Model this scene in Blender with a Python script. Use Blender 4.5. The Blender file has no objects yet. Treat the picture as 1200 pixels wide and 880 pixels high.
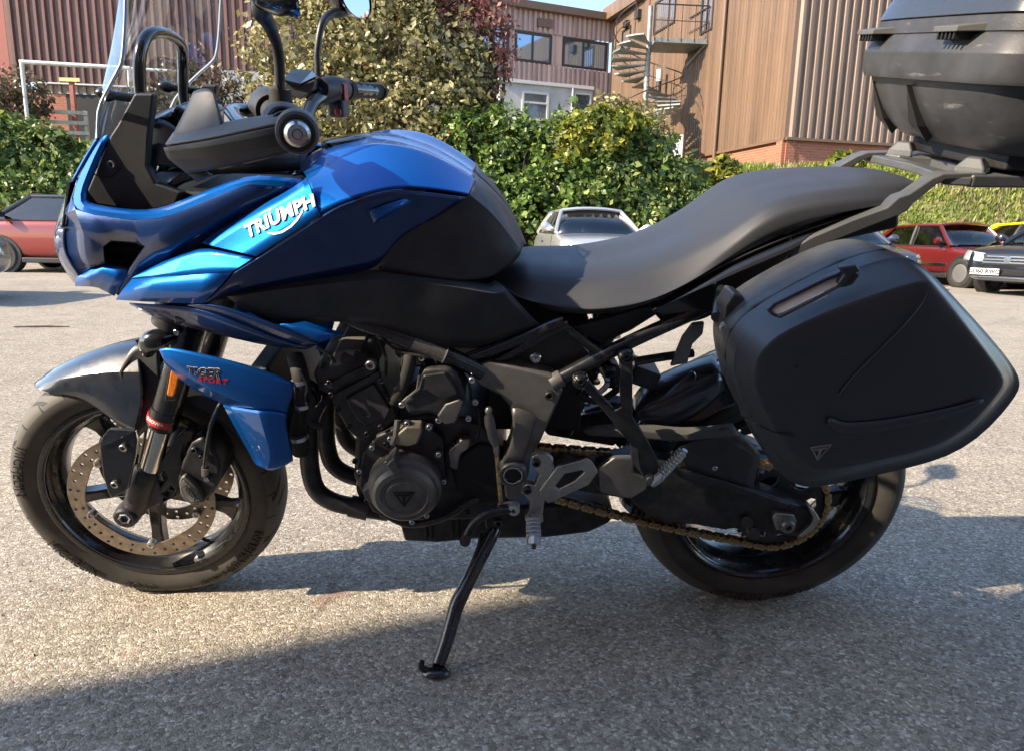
import bpy, bmesh, math, random
from mathutils import Vector, Matrix, noise as mnoise
random.seed(7)
R = math.radians
sc = bpy.context.scene
COL = sc.collection

# ------------------------------------------------------------------ camera
FPX, YAW, PITCH, ROLL = 813.757, 0.0378359, 0.1957131, 0.0227215   # focal length in pixels of a 1200 px wide frame
CPOS = Vector((0.760248, -1.623689, 0.858466))
LEAN = 0.244085                                                    # the motorcycle leans this far onto its side stand
_F = Vector((math.sin(YAW)*math.cos(PITCH), math.cos(YAW)*math.cos(PITCH), -math.sin(PITCH)))
_R0 = Vector((math.cos(YAW), -math.sin(YAW), 0)); _U0 = _R0.cross(_F)
_R = _R0*math.cos(ROLL) + _U0*math.sin(ROLL); _U = _U0*math.cos(ROLL) - _R0*math.sin(ROLL)
cd = bpy.data.cameras.new('camera'); cam = bpy.data.objects.new('camera', cd); COL.objects.link(cam)
cd.sensor_width = 36; cd.sensor_fit = 'HORIZONTAL'; cd.lens = 36*FPX/1200; cd.clip_start = 0.05; cd.clip_end = 2000
cam.matrix_world = Matrix(((_R.x, _U.x, -_F.x, CPOS.x), (_R.y, _U.y, -_F.y, CPOS.y), (_R.z, _U.z, -_F.z, CPOS.z), (0, 0, 0, 1)))
sc.camera = cam

# ------------------------------------------------------------------ sky, sun, exposure
SUN_EL, SUN_AZ = R(31.6), R(20.9)          # light travels towards +x and a little towards +y
world = bpy.data.worlds.new('World'); sc.world = world; world.use_nodes = True
wn = world.node_tree.nodes; wl = world.node_tree.links
sky = wn.new('ShaderNodeTexSky'); sky.sky_type = 'NISHITA'; sky.sun_disc = False
sky.sun_elevation = SUN_EL; sky.sun_rotation = math.atan2(-math.cos(SUN_AZ), -math.sin(SUN_AZ))
sky.air_density = 1.0; sky.dust_density = 0.6; sky.ozone_density = 1.5
bg = wn['Background']; bg.inputs['Strength'].default_value = 0.15
wl.new(sky.outputs['Color'], bg.inputs['Color'])
sd = bpy.data.lights.new('sun', 'SUN'); sd.energy = 4.6; sd.angle = R(0.53); sd.color = (1.0, 0.84, 0.64)
sun = bpy.data.objects.new('sun', sd); COL.objects.link(sun)
_d = Vector((math.cos(SUN_AZ)*math.cos(SUN_EL), math.sin(SUN_AZ)*math.cos(SUN_EL), -math.sin(SUN_EL)))
sun.rotation_euler = _d.to_track_quat('-Z', 'Y').to_euler(); sun.location = (-6, -4, 8)
sc.view_settings.view_transform = 'Standard'; sc.view_settings.look = 'None'
sc.view_settings.exposure = 1.48; sc.view_settings.gamma = 1
sc.render.engine = 'CYCLES'
sc.cycles.max_bounces = 6; sc.cycles.diffuse_bounces = 3; sc.cycles.glossy_bounces = 4; sc.cycles.transparent_max_bounces = 10; sc.cycles.use_adaptive_sampling = True; sc.cycles.adaptive_threshold = .02; sc.cycles.caustics_reflective = False; sc.cycles.caustics_refractive = False

# ------------------------------------------------------------------ survey helpers: read a place in the photograph at a known depth
def ray(u, v): return _F + _R*((u-600)/FPX) - _U*((v-440)/FPX)
_LY = Vector((0, math.cos(LEAN), math.sin(LEAN)))
def P(u, v, y, ys=None):
    """motorcycle coordinates (x to the rear, y away from the stand side, z up) of a photographed point lying at offset y"""
    d = ray(u, v); w = CPOS + d*((y - CPOS.dot(_LY))/d.dot(_LY))
    return Vector((w.x, y if ys is None else ys, -w.y*math.sin(LEAN) + w.z*math.cos(LEAN)))
def G(u, v, z=0.0):
    d = ray(u, v); return CPOS + d*((z-CPOS.z)/d.z)
def D(u, v, Y):
    d = ray(u, v); return CPOS + d*((Y-CPOS.y)/d.y)
def pt(p):
    return p if isinstance(p, Vector) else P(*p)
def L(x, y, z): return Vector((x, y, z))

# ------------------------------------------------------------------ materials
MATS = {}
def pbr(name, col, rough=0.5, metal=0.0, coat=0.0, bump=None, var=None, spec=None, rvar=None, coatr=0.05, trans=0, ior=None, scratch=None, flake=None, streak=None):
    m = bpy.data.materials.new(name); m.use_nodes = True
    nt = m.node_tree; n = nt.nodes; l = nt.links; b = n['Principled BSDF']
    b.inputs['Base Color'].default_value = (*col, 1); b.inputs['Roughness'].default_value = rough; b.inputs['Metallic'].default_value = metal
    b.inputs['Coat Weight'].default_value = coat; b.inputs['Coat Roughness'].default_value = coatr
    if spec is not None: b.inputs['Specular IOR Level'].default_value = spec
    if trans: b.inputs['Transmission Weight'].default_value = trans
    if ior: b.inputs['IOR'].default_value = ior
    tc = n.new('ShaderNodeTexCoord')
    def noise(scale, detail=4, rough=0.6):
        t = n.new('ShaderNodeTexNoise'); t.inputs['Scale'].default_value = scale; t.inputs['Detail'].default_value = detail; t.inputs['Roughness'].default_value = rough
        l.new(tc.outputs['Object'], t.inputs['Vector']); return t
    colout = None
    if var:                         # (scale, low factor, high factor) or with a second colour
        t = noise(var[0])
        if streak:              # weathering that runs down the sheet
            mp0 = n.new('ShaderNodeMapping'); mp0.inputs['Scale'].default_value = streak; l.new(tc.outputs['Object'], mp0.inputs[0]); l.new(mp0.outputs[0], t.inputs['Vector'])
        mr = n.new('ShaderNodeMapRange'); mr.inputs[1].default_value = 0.35; mr.inputs[2].default_value = 0.65
        l.new(t.outputs['Fac'], mr.inputs[0])
        mx = n.new('ShaderNodeMix'); mx.data_type = 'RGBA'; l.new(mr.outputs[0], mx.inputs['Factor'])
        mx.inputs[6].default_value = (*[c*var[1] for c in col], 1)
        mx.inputs[7].default_value = (*(var[3] if len(var) > 3 else [min(1, c*var[2]) for c in col]), 1)
        colout = mx.outputs[2]; l.new(colout, b.inputs['Base Color'])
    if scratch:                     # (amount 0..1, colour): scuffs with a shape of their own
        w = n.new('ShaderNodeTexNoise'); w.inputs['Scale'].default_value = 9; w.inputs['Detail'].default_value = 9; w.inputs['Roughness'].default_value = .75
        mp = n.new('ShaderNodeMapping'); mp.inputs['Scale'].default_value = (1, 1, 5); mp.inputs['Rotation'].default_value = (0.2, 0.9, 0.3)
        l.new(tc.outputs['Object'], mp.inputs[0]); l.new(mp.outputs[0], w.inputs['Vector'])
        mr = n.new('ShaderNodeMapRange'); mr.inputs[1].default_value = 0.66-0.06*scratch[0]; mr.inputs[2].default_value = 0.80-0.06*scratch[0]
        l.new(w.outputs['Fac'], mr.inputs[0])
        mx = n.new('ShaderNodeMix'); mx.data_type = 'RGBA'; l.new(mr.outputs[0], mx.inputs['Factor'])
        if colout: l.new(colout, mx.inputs[6])
        else: mx.inputs[6].default_value = (*col, 1)
        mx.inputs[7].default_value = (*scratch[1], 1); l.new(mx.outputs[2], b.inputs['Base Color'])
    if rvar:
        t = noise(rvar[0], 6); mr = n.new('ShaderNodeMapRange'); mr.inputs[1].default_value = .3; mr.inputs[2].default_value = .7
        mr.inputs[3].default_value = rough*rvar[1]; mr.inputs[4].default_value = min(1, rough*rvar[2]); l.new(t.outputs['Fac'], mr.inputs[0]); l.new(mr.outputs[0], b.inputs['Roughness'])
    if bump:
        t = noise(bump[0], 3); bp = n.new('ShaderNodeBump'); bp.inputs['Strength'].default_value = bump[1]; bp.inputs['Distance'].default_value = bump[2] if len(bump) > 2 else .002
        l.new(t.outputs['Fac'], bp.inputs['Height']); l.new(bp.outputs[0], b.inputs['Normal'])
    if flake:                       # metal flake in the paint: tiny cells with tilted normals
        vo = n.new('ShaderNodeTexVoronoi'); vo.inputs['Scale'].default_value = flake[0]; l.new(tc.outputs['Object'], vo.inputs['Vector'])
        bp = n.new('ShaderNodeBump'); bp.inputs['Strength'].default_value = flake[1]; bp.inputs['Distance'].default_value = .0006
        l.new(vo.outputs['Color'], bp.inputs['Height']); l.new(bp.outputs[0], b.inputs['Normal'])
    MATS[name] = m; return m
M = MATS
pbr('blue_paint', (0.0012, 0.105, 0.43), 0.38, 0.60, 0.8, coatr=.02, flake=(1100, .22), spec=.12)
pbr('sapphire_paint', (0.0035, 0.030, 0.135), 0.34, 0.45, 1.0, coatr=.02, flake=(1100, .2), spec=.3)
pbr('navy_paint', (0.008, 0.012, 0.020), 0.30, 0.0, .9, coatr=.04, rvar=(30, .7, 1.4))
pbr('black_plastic', (0.027, 0.028, 0.031), 0.48, bump=(900, .25, .0006), rvar=(14, .8, 1.25), var=(18, .8, 1.3))
pbr('case_plastic', (0.026, 0.029, 0.036), 0.36, bump=(1200, .12, .0004), rvar=(7, .75, 1.35), scratch=(.75, (.085, .09, .10)))
pbr('box_plastic', (0.035, 0.036, 0.040), 0.5, bump=(500, .35, .0008), rvar=(9, .8, 1.2), var=(12, .75, 1.35), scratch=(1.0, (.22, .21, .20)))
pbr('box_lid', (0.030, 0.034, 0.042), 0.22, bump=(700, .05, .0004), rvar=(9, .7, 1.6), scratch=(.7, (.25, .25, .25)), coat=.4)
pbr('dark_metal', (0.032, 0.032, 0.035), 0.42, .35, rvar=(25, .7, 1.3), var=(30, .7, 1.5))
pbr('engine_metal', (0.042, 0.043, 0.046), 0.46, .25, bump=(260, .25, .0008), var=(22, .6, 1.6), rvar=(20, .8, 1.3))
pbr('cover_metal', (0.16, 0.156, 0.147), 0.42, .5, bump=(500, .15, .0005), var=(14, .7, 1.3), rvar=(20, .8, 1.3))
pbr('gloss_black', (0.010, 0.011, 0.013), 0.18, 0, .6, rvar=(20, .7, 1.5))
pbr('frame_black', (0.012, 0.013, 0.015), 0.26, .1, .5, rvar=(25, .7, 1.4))
pbr('pivot_grey', (0.19, 0.184, 0.175), 0.42, .6, bump=(700, .12, .0004), var=(12, .8, 1.2), rvar=(16, .8, 1.2))
pbr('alloy', (0.42, 0.40, 0.37), 0.38, .9, bump=(300, .15, .0005), var=(30, .75, 1.15), rvar=(30, .7, 1.4))
pbr('steel', (0.55, 0.55, 0.56), 0.22, 1.0, rvar=(40, .7, 1.8))
pbr('chrome', (0.72, 0.72, 0.73), 0.07, 1.0, rvar=(40, .7, 1.6))
pbr('fork_steel', (0.78, 0.72, 0.62), 0.14, 1.0)
pbr('zinc', (0.58, 0.60, 0.62), 0.34, .9, rvar=(60, .7, 1.3))
pbr('disc_steel', (0.30, 0.245, 0.19), 0.40, .8, var=(60, .8, 1.2), rvar=(50, .8, 1.2))
pbr('chain_metal', (0.50, 0.36, 0.19), 0.42, .85, var=(150, .45, 1.4), rvar=(80, .7, 1.4))
pbr('rubber', (0.022, 0.021, 0.020), 0.78, bump=(400, .3, .0006), var=(25, .8, 1.25))
pbr('seat_vinyl', (0.029, 0.032, 0.038), 0.44, bump=(700, .35, .0006), rvar=(10, .85, 1.2))
pbr('engine_dark', (0.008, 0.008, 0.009), 0.6, .1, bump=(120, .4, .002))
pbr('rim_paint', (0.014, 0.0145, 0.016), 0.26, .3, .5, rvar=(25, .7, 1.4))
pbr('white_print', (0.80, 0.80, 0.80), 0.45)
pbr('grey_print', (0.20, 0.20, 0.21), 0.5)
pbr('red_print', (0.55, 0.02, 0.02), 0.45)
pbr('amber', (0.75, 0.20, 0.01), 0.12, 0, 1.0, bump=(140, .5, .002), var=(60, .6, 1.3))
pbr('red_plastic', (0.35, 0.03, 0.03), 0.4)
pbr('grey_plastic', (0.085, 0.085, 0.082), 0.5, bump=(700, .2, .0005), rvar=(20, .8, 1.2))
pbr('cream_plastic', (0.42, 0.40, 0.33), 0.5, bump=(400, .2, .0006))
pbr('mirror_glass', (0.85, 0.87, 0.9), 0.02, 1.0)
pbr('screen_black', (0.004, 0.004, 0.005), 0.06, 0, 1.0)
def clear_mat(name, tint, fac):
    m = bpy.data.materials.new(name); m.use_nodes = True; n = m.node_tree.nodes; l = m.node_tree.links
    n.remove(n['Principled BSDF']); out = n['Material Output']
    tr = n.new('ShaderNodeBsdfTransparent'); tr.inputs[0].default_value = (*tint, 1)
    gl = n.new('ShaderNodeBsdfGlossy'); gl.inputs['Roughness'].default_value = .04; gl.inputs[0].default_value = (1, 1, 1, 1)
    fr = n.new('ShaderNodeFresnel'); fr.inputs[0].default_value = 1.49; ge = n.new('ShaderNodeNewGeometry'); inv = n.new('ShaderNodeMath'); inv.operation = 'SUBTRACT'; inv.inputs[0].default_value = 1; l.new(ge.outputs['Backfacing'], inv.inputs[1]); mu = n.new('ShaderNodeMath'); mu.operation = 'MULTIPLY'   # one reflection per sheet, at its outer face
    mm = n.new('ShaderNodeMath'); mm.operation = 'MULTIPLY_ADD'; mm.inputs[1].default_value = .9; mm.inputs[2].default_value = fac; mm.use_clamp = True
    mx = n.new('ShaderNodeMixShader'); l.new(fr.outputs[0], mm.inputs[0]); l.new(mm.outputs[0], mu.inputs[0]); l.new(inv.outputs[0], mu.inputs[1]); l.new(mu.outputs[0], mx.inputs[0]); l.new(tr.outputs[0], mx.inputs[1]); l.new(gl.outputs[0], mx.inputs[2]); l.new(mx.outputs[0], out.inputs[0])
    MATS[name] = m; return m
clear_mat('acrylic', (.90, .935, .965), .11)
clear_mat('car_glass', (.36, .40, .41), .07)

# ------------------------------------------------------------------ mesh helpers
def mesh_obj(name, me, mat, parent=None, smooth=True, bevel=0, segs=2, sub=0, solid=0, angle=35, bangle=35, off=1.0):
    if mat is not None and not me.materials: me.materials.append(MATS[mat] if isinstance(mat, str) else mat)
    if smooth:
        me.shade_smooth()
        if not sub: me.set_sharp_from_angle(angle=R(angle))
    o = bpy.data.objects.new(name, me); COL.objects.link(o); o.parent = parent
    if sub:
        s = o.modifiers.new('sub', 'SUBSURF'); s.levels = sub; s.render_levels = sub; s.boundary_smooth = 'PRESERVE_CORNERS'
    if solid:
        s = o.modifiers.new('solid', 'SOLIDIFY'); s.thickness = solid; s.offset = off; s.use_even_offset = False
    if bevel:
        b = o.modifiers.new('bevel', 'BEVEL'); b.width = bevel; b.segments = segs; b.limit_method = 'ANGLE'; b.angle_limit = R(bangle); b.harden_normals = smooth; b.use_clamp_overlap = True
    return o
def mk(name, verts, faces, mat, parent=None, **k):
    me = bpy.data.meshes.new(name); me.from_pydata([tuple(v) for v in verts], [], faces); me.update()
    return mesh_obj(name, me, mat, parent, **k)
def bm_obj(name, bm, mat, parent=None, **k):
    me = bpy.data.meshes.new(name); bm.normal_update(); bm.to_mesh(me); bm.free()
    return mesh_obj(name, me, mat, parent, **k)
def empty(name, parent=None, loc=(0, 0, 0), rot=(0, 0, 0)):
    o = bpy.data.objects.new(name, None); COL.objects.link(o); o.parent = parent; o.location = loc; o.rotation_euler = rot; o.empty_display_size = .1; return o
def tag(o, label, cat, group=None, kind=None):
    o['label'] = label; o['category'] = cat
    if group: o['group'] = group
    if kind: o['kind'] = kind
    return o
def structure(o): o['kind'] = 'structure'; return o
def copy_tree(o, parent=None):
    c = o.copy(); COL.objects.link(c); c.parent = parent
    for ch in list(o.children): copy_tree(ch, c)
    return c
def mirror(o, parent=None):
    """the same part on the other side of the motorcycle"""
    c = o.copy(); COL.objects.link(c); c.parent = parent or o.parent
    c.scale = (1, -1, 1); c.location = (o.location.x, -o.location.y, o.location.z)
    for ch in list(o.children): copy_tree(ch, c)
    return c
def orient(o):
    bm = bmesh.new(); bm.from_mesh(o.data); bmesh.ops.recalc_face_normals(bm, faces=bm.faces)
    if sum(f.normal.y*f.calc_area() for f in bm.faces) > 0: bmesh.ops.reverse_faces(bm, faces=bm.faces)
    bm.to_mesh(o.data); bm.free(); return o
def grid(name, rows, mat, parent=None, sub=2, crease_rows=(), crease_cols=(), solid=.004, cr=.8, closed=False, flip=False, **k):
    rows = [[pt(p) for p in r] for r in rows]; nr, nc = len(rows), len(rows[0])
    v = [p for r in rows for p in r]; f = []
    for i in range(nr-1):
        for j in range(nc-1 if not closed else nc):
            a = (i*nc+j, i*nc+(j+1) % nc, (i+1)*nc+(j+1) % nc, (i+1)*nc+j)
            f.append(a[::-1] if flip else a)
    me = bpy.data.meshes.new(name); me.from_pydata([tuple(p) for p in v], [], f); me.update()
    if sub and (crease_rows or crease_cols):
        at = me.attributes.new('crease_edge', 'FLOAT', 'EDGE')
        for e in me.edges:
            a, b = e.vertices; ra, ca, rb, cb = a//nc, a % nc, b//nc, b % nc
            if (ra == rb and ra in crease_rows) or (ca == cb and ca in crease_cols): at.data[e.index].value = cr
    o = mesh_obj(name, me, mat, parent, sub=sub, solid=solid, **k)
    if sub and cr >= .6 and (crease_rows or crease_cols):      # a pressed edge: split the shading there too
        sh_ = me.attributes.get('sharp_edge') or me.attributes.new('sharp_edge', 'BOOLEAN', 'EDGE')
        for e in me.edges:
            a, b = e.vertices; ra, ca, rb, cb = a//nc, a % nc, b//nc, b % nc
            if (ra == rb and ra in crease_rows) or (ca == cb and ca in crease_cols): sh_.data[e.index].value = True
    return o
def fill_loops(bm, loops):
    es = []
    for lp in loops:
        vs = [bm.verts.new(p) for p in lp]
        es += [bm.edges.new((vs[i], vs[(i+1) % len(vs)])) for i in range(len(vs))]
    return bmesh.ops.triangle_fill(bm, use_beauty=True, use_dissolve=False, edges=es)
def plate(name, outline, mat, parent=None, y=None, thick=.006, holes=(), bevel=.0015, segs=2, vec=None, **k):
    """flat part: outline of photographed points at offset y, thickness towards the far side"""
    def c(p): return p if isinstance(p, Vector) else (P(p[0], p[1], y) if len(p) == 2 else P(*p))
    lo = [[c(p) for p in outline]] + [[c(p) for p in h] for h in holes]
    bm = bmesh.new()
    if holes: fill_loops(bm, lo)
    else: bm.faces.new([bm.verts.new(p) for p in lo[0]])
    bmesh.ops.recalc_face_normals(bm, faces=bm.faces)
    if sum((f.normal.y*f.calc_area() for f in bm.faces)) > 0: bmesh.ops.reverse_faces(bm, faces=bm.faces)
    front = list(bm.faces)
    ret = bmesh.ops.extrude_face_region(bm, geom=front, use_keep_orig=True)
    nv = [g for g in ret['geom'] if isinstance(g, bmesh.types.BMVert)]
    bmesh.ops.translate(bm, verts=nv, vec=vec or Vector((0, thick, 0)))
    bmesh.ops.reverse_faces(bm, faces=[g for g in ret['geom'] if isinstance(g, bmesh.types.BMFace)])
    bmesh.ops.recalc_face_normals(bm, faces=bm.faces)
    return bm_obj(name, bm, mat, parent, bevel=bevel, segs=segs, **k)
def catmull(pts, n=6):
    out = []; q = [pts[0]*2-pts[1]] + pts + [pts[-1]*2-pts[-2]]
    for i in range(1, len(q)-2):
        a, b, c, d = q[i-1:i+3]
        for s in range(n):
            t = s/n; out.append(.5*((2*b)+(c-a)*t+(2*a-5*b+4*c-d)*t*t+(3*b-a-3*c+d)*t**3))
    out.append(pts[-1]); return out
def tube_bm(bm, pts, r, segs=12, caps=True, n=6, squash=None):
    pts = [pt(p) for p in pts]; m0 = len(pts)
    rs = list(r) if isinstance(r, (list, tuple)) else [r]*m0
    if n > 1 and m0 > 2:
        rv = [Vector((x, 0, 0)) for x in rs]; pts = catmull(pts, n); rs = [max(1e-4, x.x) for x in catmull(rv, n)]
    t = (pts[1]-pts[0]).normalized(); up = Vector((0, 0, 1)) if abs(t.z) < .9 else Vector((1, 0, 0))
    nrm = (up - t*up.dot(t)).normalized(); rings = []
    for i, p in enumerate(pts):
        t2 = (pts[min(i+1, len(pts)-1)]-pts[max(i-1, 0)]).normalized()
        nrm = (nrm - t2*nrm.dot(t2)).normalized(); bn = t2.cross(nrm)
        rings.append([bm.verts.new(p + (nrm*math.cos(2*math.pi*k/segs) + bn*math.sin(2*math.pi*k/segs)*(squash or 1))*rs[i]) for k in range(segs)])
    for a, b in zip(rings, rings[1:]):
        for k in range(segs): bm.faces.new((a[k], a[(k+1) % segs], b[(k+1) % segs], b[k]))
    if caps: bm.faces.new(rings[0][::-1]); bm.faces.new(rings[-1])
def tube(name, pts, r, mat, parent=None, segs=12, n=6, squash=None, **k):
    bm = bmesh.new(); tube_bm(bm, pts, r, segs, True, n, squash); return bm_obj(name, bm, mat, parent, **k)
def lathe_bm(bm, prof, c=Vector((0, 0, 0)), axis=Vector((0, -1, 0)), segs=32):
    q = Vector((0, 0, 1)).rotation_difference(axis.normalized()); rings = []
    for r, h in prof:
        if r < 1e-6: rings.append([bm.verts.new(c + q @ Vector((0, 0, h)))])
        else: rings.append([bm.verts.new(c + q @ Vector((r*math.cos(2*math.pi*k/segs), r*math.sin(2*math.pi*k/segs), h))) for k in range(segs)])
    for a, b in zip(rings, rings[1:]):
        for k in range(segs):
            k2 = (k+1) % segs
            if len(a) == 1 and len(b) == 1: continue
            if len(a) == 1: bm.faces.new((a[0], b[k2], b[k]))
            elif len(b) == 1: bm.faces.new((a[k], a[k2], b[0]))
            else: bm.faces.new((a[k], a[k2], b[k2], b[k]))
def lathe(name, prof, c, axis, mat, parent=None, segs=32, **k):
    bm = bmesh.new(); lathe_bm(bm, prof, pt(c), axis, segs); bmesh.ops.recalc_face_normals(bm, faces=bm.faces); return bm_obj(name, bm, mat, parent, **k)
def box_bm(bm, c, s, rot=None):
    m = Matrix.Translation(Vector(c)) @ (rot.to_4x4() if rot else Matrix()) @ Matrix.Diagonal((s[0], s[1], s[2], 1))
    return bmesh.ops.create_cube(bm, size=1, matrix=m)
def box(name, c, s, mat, parent=None, rot=None, bevel=.003, **k):
    bm = bmesh.new(); box_bm(bm, c, s, rot); return bm_obj(name, bm, mat, parent, bevel=bevel, **k)
YN = Vector((0, -1, 0))
_bolts = {}
def bolt(c, r, parent, mat='steel', axis=YN, name='bolt'):
    """socket head screw"""
    key = (round(r, 4), mat)
    if key not in _bolts:
        bm = bmesh.new(); lathe_bm(bm, [(0, -r*.2), (r*.45, -r*.2), (r*.5, r*.55), (r*.85, r*.6), (r, r*.45), (r, -r*.6), (0, -r*.6)], axis=Vector((0, 0, 1)), segs=14)
        bmesh.ops.recalc_face_normals(bm, faces=bm.faces)
        me = bpy.data.meshes.new('bolt'); bm.to_mesh(me); bm.free(); me.materials.append(MATS[mat]); me.shade_smooth(); me.set_sharp_from_angle(angle=R(35)); _bolts[key] = me
    o = bpy.data.objects.new(name, _bolts[key]); COL.objects.link(o); o.parent = parent; o.location = pt(c)
    o.rotation_euler = Vector((0, 0, 1)).rotation_difference(axis.normalized()).to_euler(); return o
def text_mesh(s, size=1.0, extrude=0.0, shear=0.0, spacing=1.0, bold=0.0, align='CENTER'):
    cu = bpy.data.curves.new('lettering', 'FONT'); cu.body = s; cu.size = size; cu.extrude = extrude; cu.shear = shear; cu.space_character = spacing; cu.offset = bold
    cu.align_x = align; cu.align_y = 'CENTER'; cu.resolution_u = 3
    o = bpy.data.objects.new('lettering', cu); COL.objects.link(o); dg = bpy.context.evaluated_depsgraph_get(); dg.update()
    me = bpy.data.meshes.new_from_object(o.evaluated_get(dg)); COL.objects.unlink(o); bpy.data.objects.remove(o); bpy.data.curves.remove(cu); return me
def lettering(name, s, origin, xd, yd, size, mat, parent=None, extrude=.0006, shear=0, spacing=1.0, bold=0, warp=None, lift=.0012):
    """raised letters: origin and the two directions of the surface they sit on"""
    me = text_mesh(s, size, extrude, shear, spacing, bold); o0 = pt(origin); xd = xd.normalized(); n = xd.cross(yd).normalized(); yd = n.cross(xd).normalized()
    for v in me.vertices:
        x, y, z = v.co
        v.co = warp(x, y, z) if warp else o0 + xd*x + yd*y + n*(z+lift)
    me.update(); return mesh_obj(name, me, mat, parent, smooth=False)

from mathutils.bvhtree import BVHTree
def conform(o, target, d, lift=.0012):
    """lay a flat print onto the curved panel it belongs to"""
    dg = bpy.context.evaluated_depsgraph_get(); dg.update(); t = BVHTree.FromObject(target, dg); d = d.normalized()
    zs = [v.co.dot(d) for v in o.data.vertices]; zm = min(zs)
    for v, z in zip(o.data.vertices, zs):
        h = t.ray_cast(v.co - d*.15, d)
        if h[0] is not None: v.co = h[0] - d*(lift + .0003*(0 if z-zm > .0006 else 1))
    o.data.update(); return o
# ================================================================== SETTING
def tarmac_mat():
    m = bpy.data.materials.new('tarmac'); m.use_nodes = True; MATS['tarmac'] = m
    n = m.node_tree.nodes; l = m.node_tree.links; b = n['Principled BSDF']; b.inputs['Roughness'].default_value = .88; b.inputs['Specular IOR Level'].default_value = .35
    tc = n.new('ShaderNodeTexCoord')
    def vor(scale, feat='F1'):
        t = n.new('ShaderNodeTexVoronoi'); t.inputs['Scale'].default_value = scale; t.feature = feat; t.inputs['Randomness'].default_value = 1; l.new(wp.outputs[0], t.inputs['Vector']); return t
    def noi(scale, d=5, r=.6):
        t = n.new('ShaderNodeTexNoise'); t.inputs['Scale'].default_value = scale; t.inputs['Detail'].default_value = d; t.inputs['Roughness'].default_value = r; l.new(tc.outputs['Object'], t.inputs['Vector']); return t
    def ramp(src, stops):
        r = n.new('ShaderNodeValToRGB'); l.new(src, r.inputs[0]); e = r.color_ramp.elements
        e[0].position, e[0].color = stops[0][0], (*stops[0][1], 1); e[1].position, e[1].color = stops[-1][0], (*stops[-1][1], 1)
        for p, c in stops[1:-1]: q = e.new(p); q.color = (*c, 1)
        return r
    def mix(a, c, fac, mode='MIX'):
        x = n.new('ShaderNodeMix'); x.data_type = 'RGBA'; x.blend_type = mode
        if isinstance(fac, float): x.inputs['Factor'].default_value = fac
        else: l.new(fac, x.inputs['Factor'])
        for i, q in ((6, a), (7, c)):
            if isinstance(q, tuple): x.inputs[i].default_value = (*q, 1)
            else: l.new(q, x.inputs[i])
        return x.outputs[2]
    # warp so that the stones are angular and irregular
    nz = noi(60, 2); wp = n.new('ShaderNodeMix'); wp.data_type = 'VECTOR'; wp.inputs['Factor'].default_value = .012
    l.new(tc.outputs['Object'], wp.inputs[4]); l.new(nz.outputs['Color'], wp.inputs[5]); wp_out = wp.outputs[1]
    class _W: outputs = [wp_out]
    wp = _W
    v1 = vor(150); v2 = vor(380); e1 = vor(150, 'DISTANCE_TO_EDGE')
    sep = n.new('ShaderNodeSeparateColor'); l.new(v1.outputs['Color'], sep.inputs[0])
    stone = ramp(sep.outputs[0], [(0, (.175, .152, .122)), (.22, (.270, .240, .196)), (.6, (.345, .310, .255)), (.85, (.43, .39, .325)), (1, (.60, .56, .49))])
    sep2 = n.new('ShaderNodeSeparateColor'); l.new(v2.outputs['Color'], sep2.inputs[0])
    fine = ramp(sep2.outputs[0], [(0, (.74, .73, .72)), (.5, (1, 1, 1)), (1, (1.2, 1.19, 1.17))])
    c = mix(stone.outputs[0], fine.outputs[0], .8, 'MULTIPLY')
    gap = ramp(e1.outputs['Distance'], [(0, (.60, .58, .56)), (.08, (1, 1, 1))])
    c = mix(c, gap.outputs[0], .75, 'MULTIPLY')
    big = ramp(noi(.9, 8, .65).outputs['Fac'], [(.3, (.80, .79, .79)), (.5, (1, 1, 1)), (.72, (1.15, 1.13, 1.08))])
    c = mix(c, big.outputs[0], .9, 'MULTIPLY')
    mid = ramp(noi(6, 6, .7).outputs['Fac'], [(.32, (.78, .77, .76)), (.5, (1, 1, 1)), (.7, (1.12, 1.1, 1.08))])
    c = mix(c, mid.outputs[0], .7, 'MULTIPLY')
    # rusty drips and pale scrapes
    rust = ramp(noi(3.6, 2, .4).outputs['Fac'], [(.695, (0, 0, 0)), (.74, (.55, .55, .55))]); c = mix(c, (.22, .125, .09), rust.outputs[0])
    pale = ramp(noi(2.2, 7, .75).outputs['Fac'], [(.62, (0, 0, 0)), (.70, (.40, .40, .40))]); c = mix(c, (.48, .45, .40), pale.outputs[0])
    oil = ramp(noi(1.45, 3, .5).outputs['Fac'], [(.26, (.45, .45, .45)), (.34, (0, 0, 0))]); c = mix(c, (.12, .115, .11), oil.outputs[0])
    mpk = n.new('ShaderNodeTexVoronoi'); mpk.feature = 'DISTANCE_TO_EDGE'; mpk.inputs['Scale'].default_value = .55; wq = n.new('ShaderNodeMix'); wq.data_type = 'VECTOR'; wq.inputs['Factor'].default_value = .16; l.new(tc.outputs['Object'], wq.inputs[4]); l.new(noi(2.5, 8, .7).outputs['Color'], wq.inputs[5]); l.new(wq.outputs[1], mpk.inputs['Vector'])
    crk = ramp(mpk.outputs['Distance'], [(0.0008, (.42, .42, .42)), (.0035, (0, 0, 0))]); c = mix(c, (.05, .047, .045), crk.outputs[0])
    l.new(c, b.inputs['Base Color'])
    h1 = n.new('ShaderNodeMath'); h1.operation = 'MULTIPLY_ADD'; l.new(e1.outputs['Distance'], h1.inputs[0]); h1.inputs[1].default_value = 2.2
    l.new(sep.outputs[1], h1.inputs[2])
    h2 = n.new('ShaderNodeMath'); h2.operation = 'MULTIPLY_ADD'; l.new(sep2.outputs[1], h2.inputs[0]); h2.inputs[1].default_value = .45; l.new(h1.outputs[0], h2.inputs[2])
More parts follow.
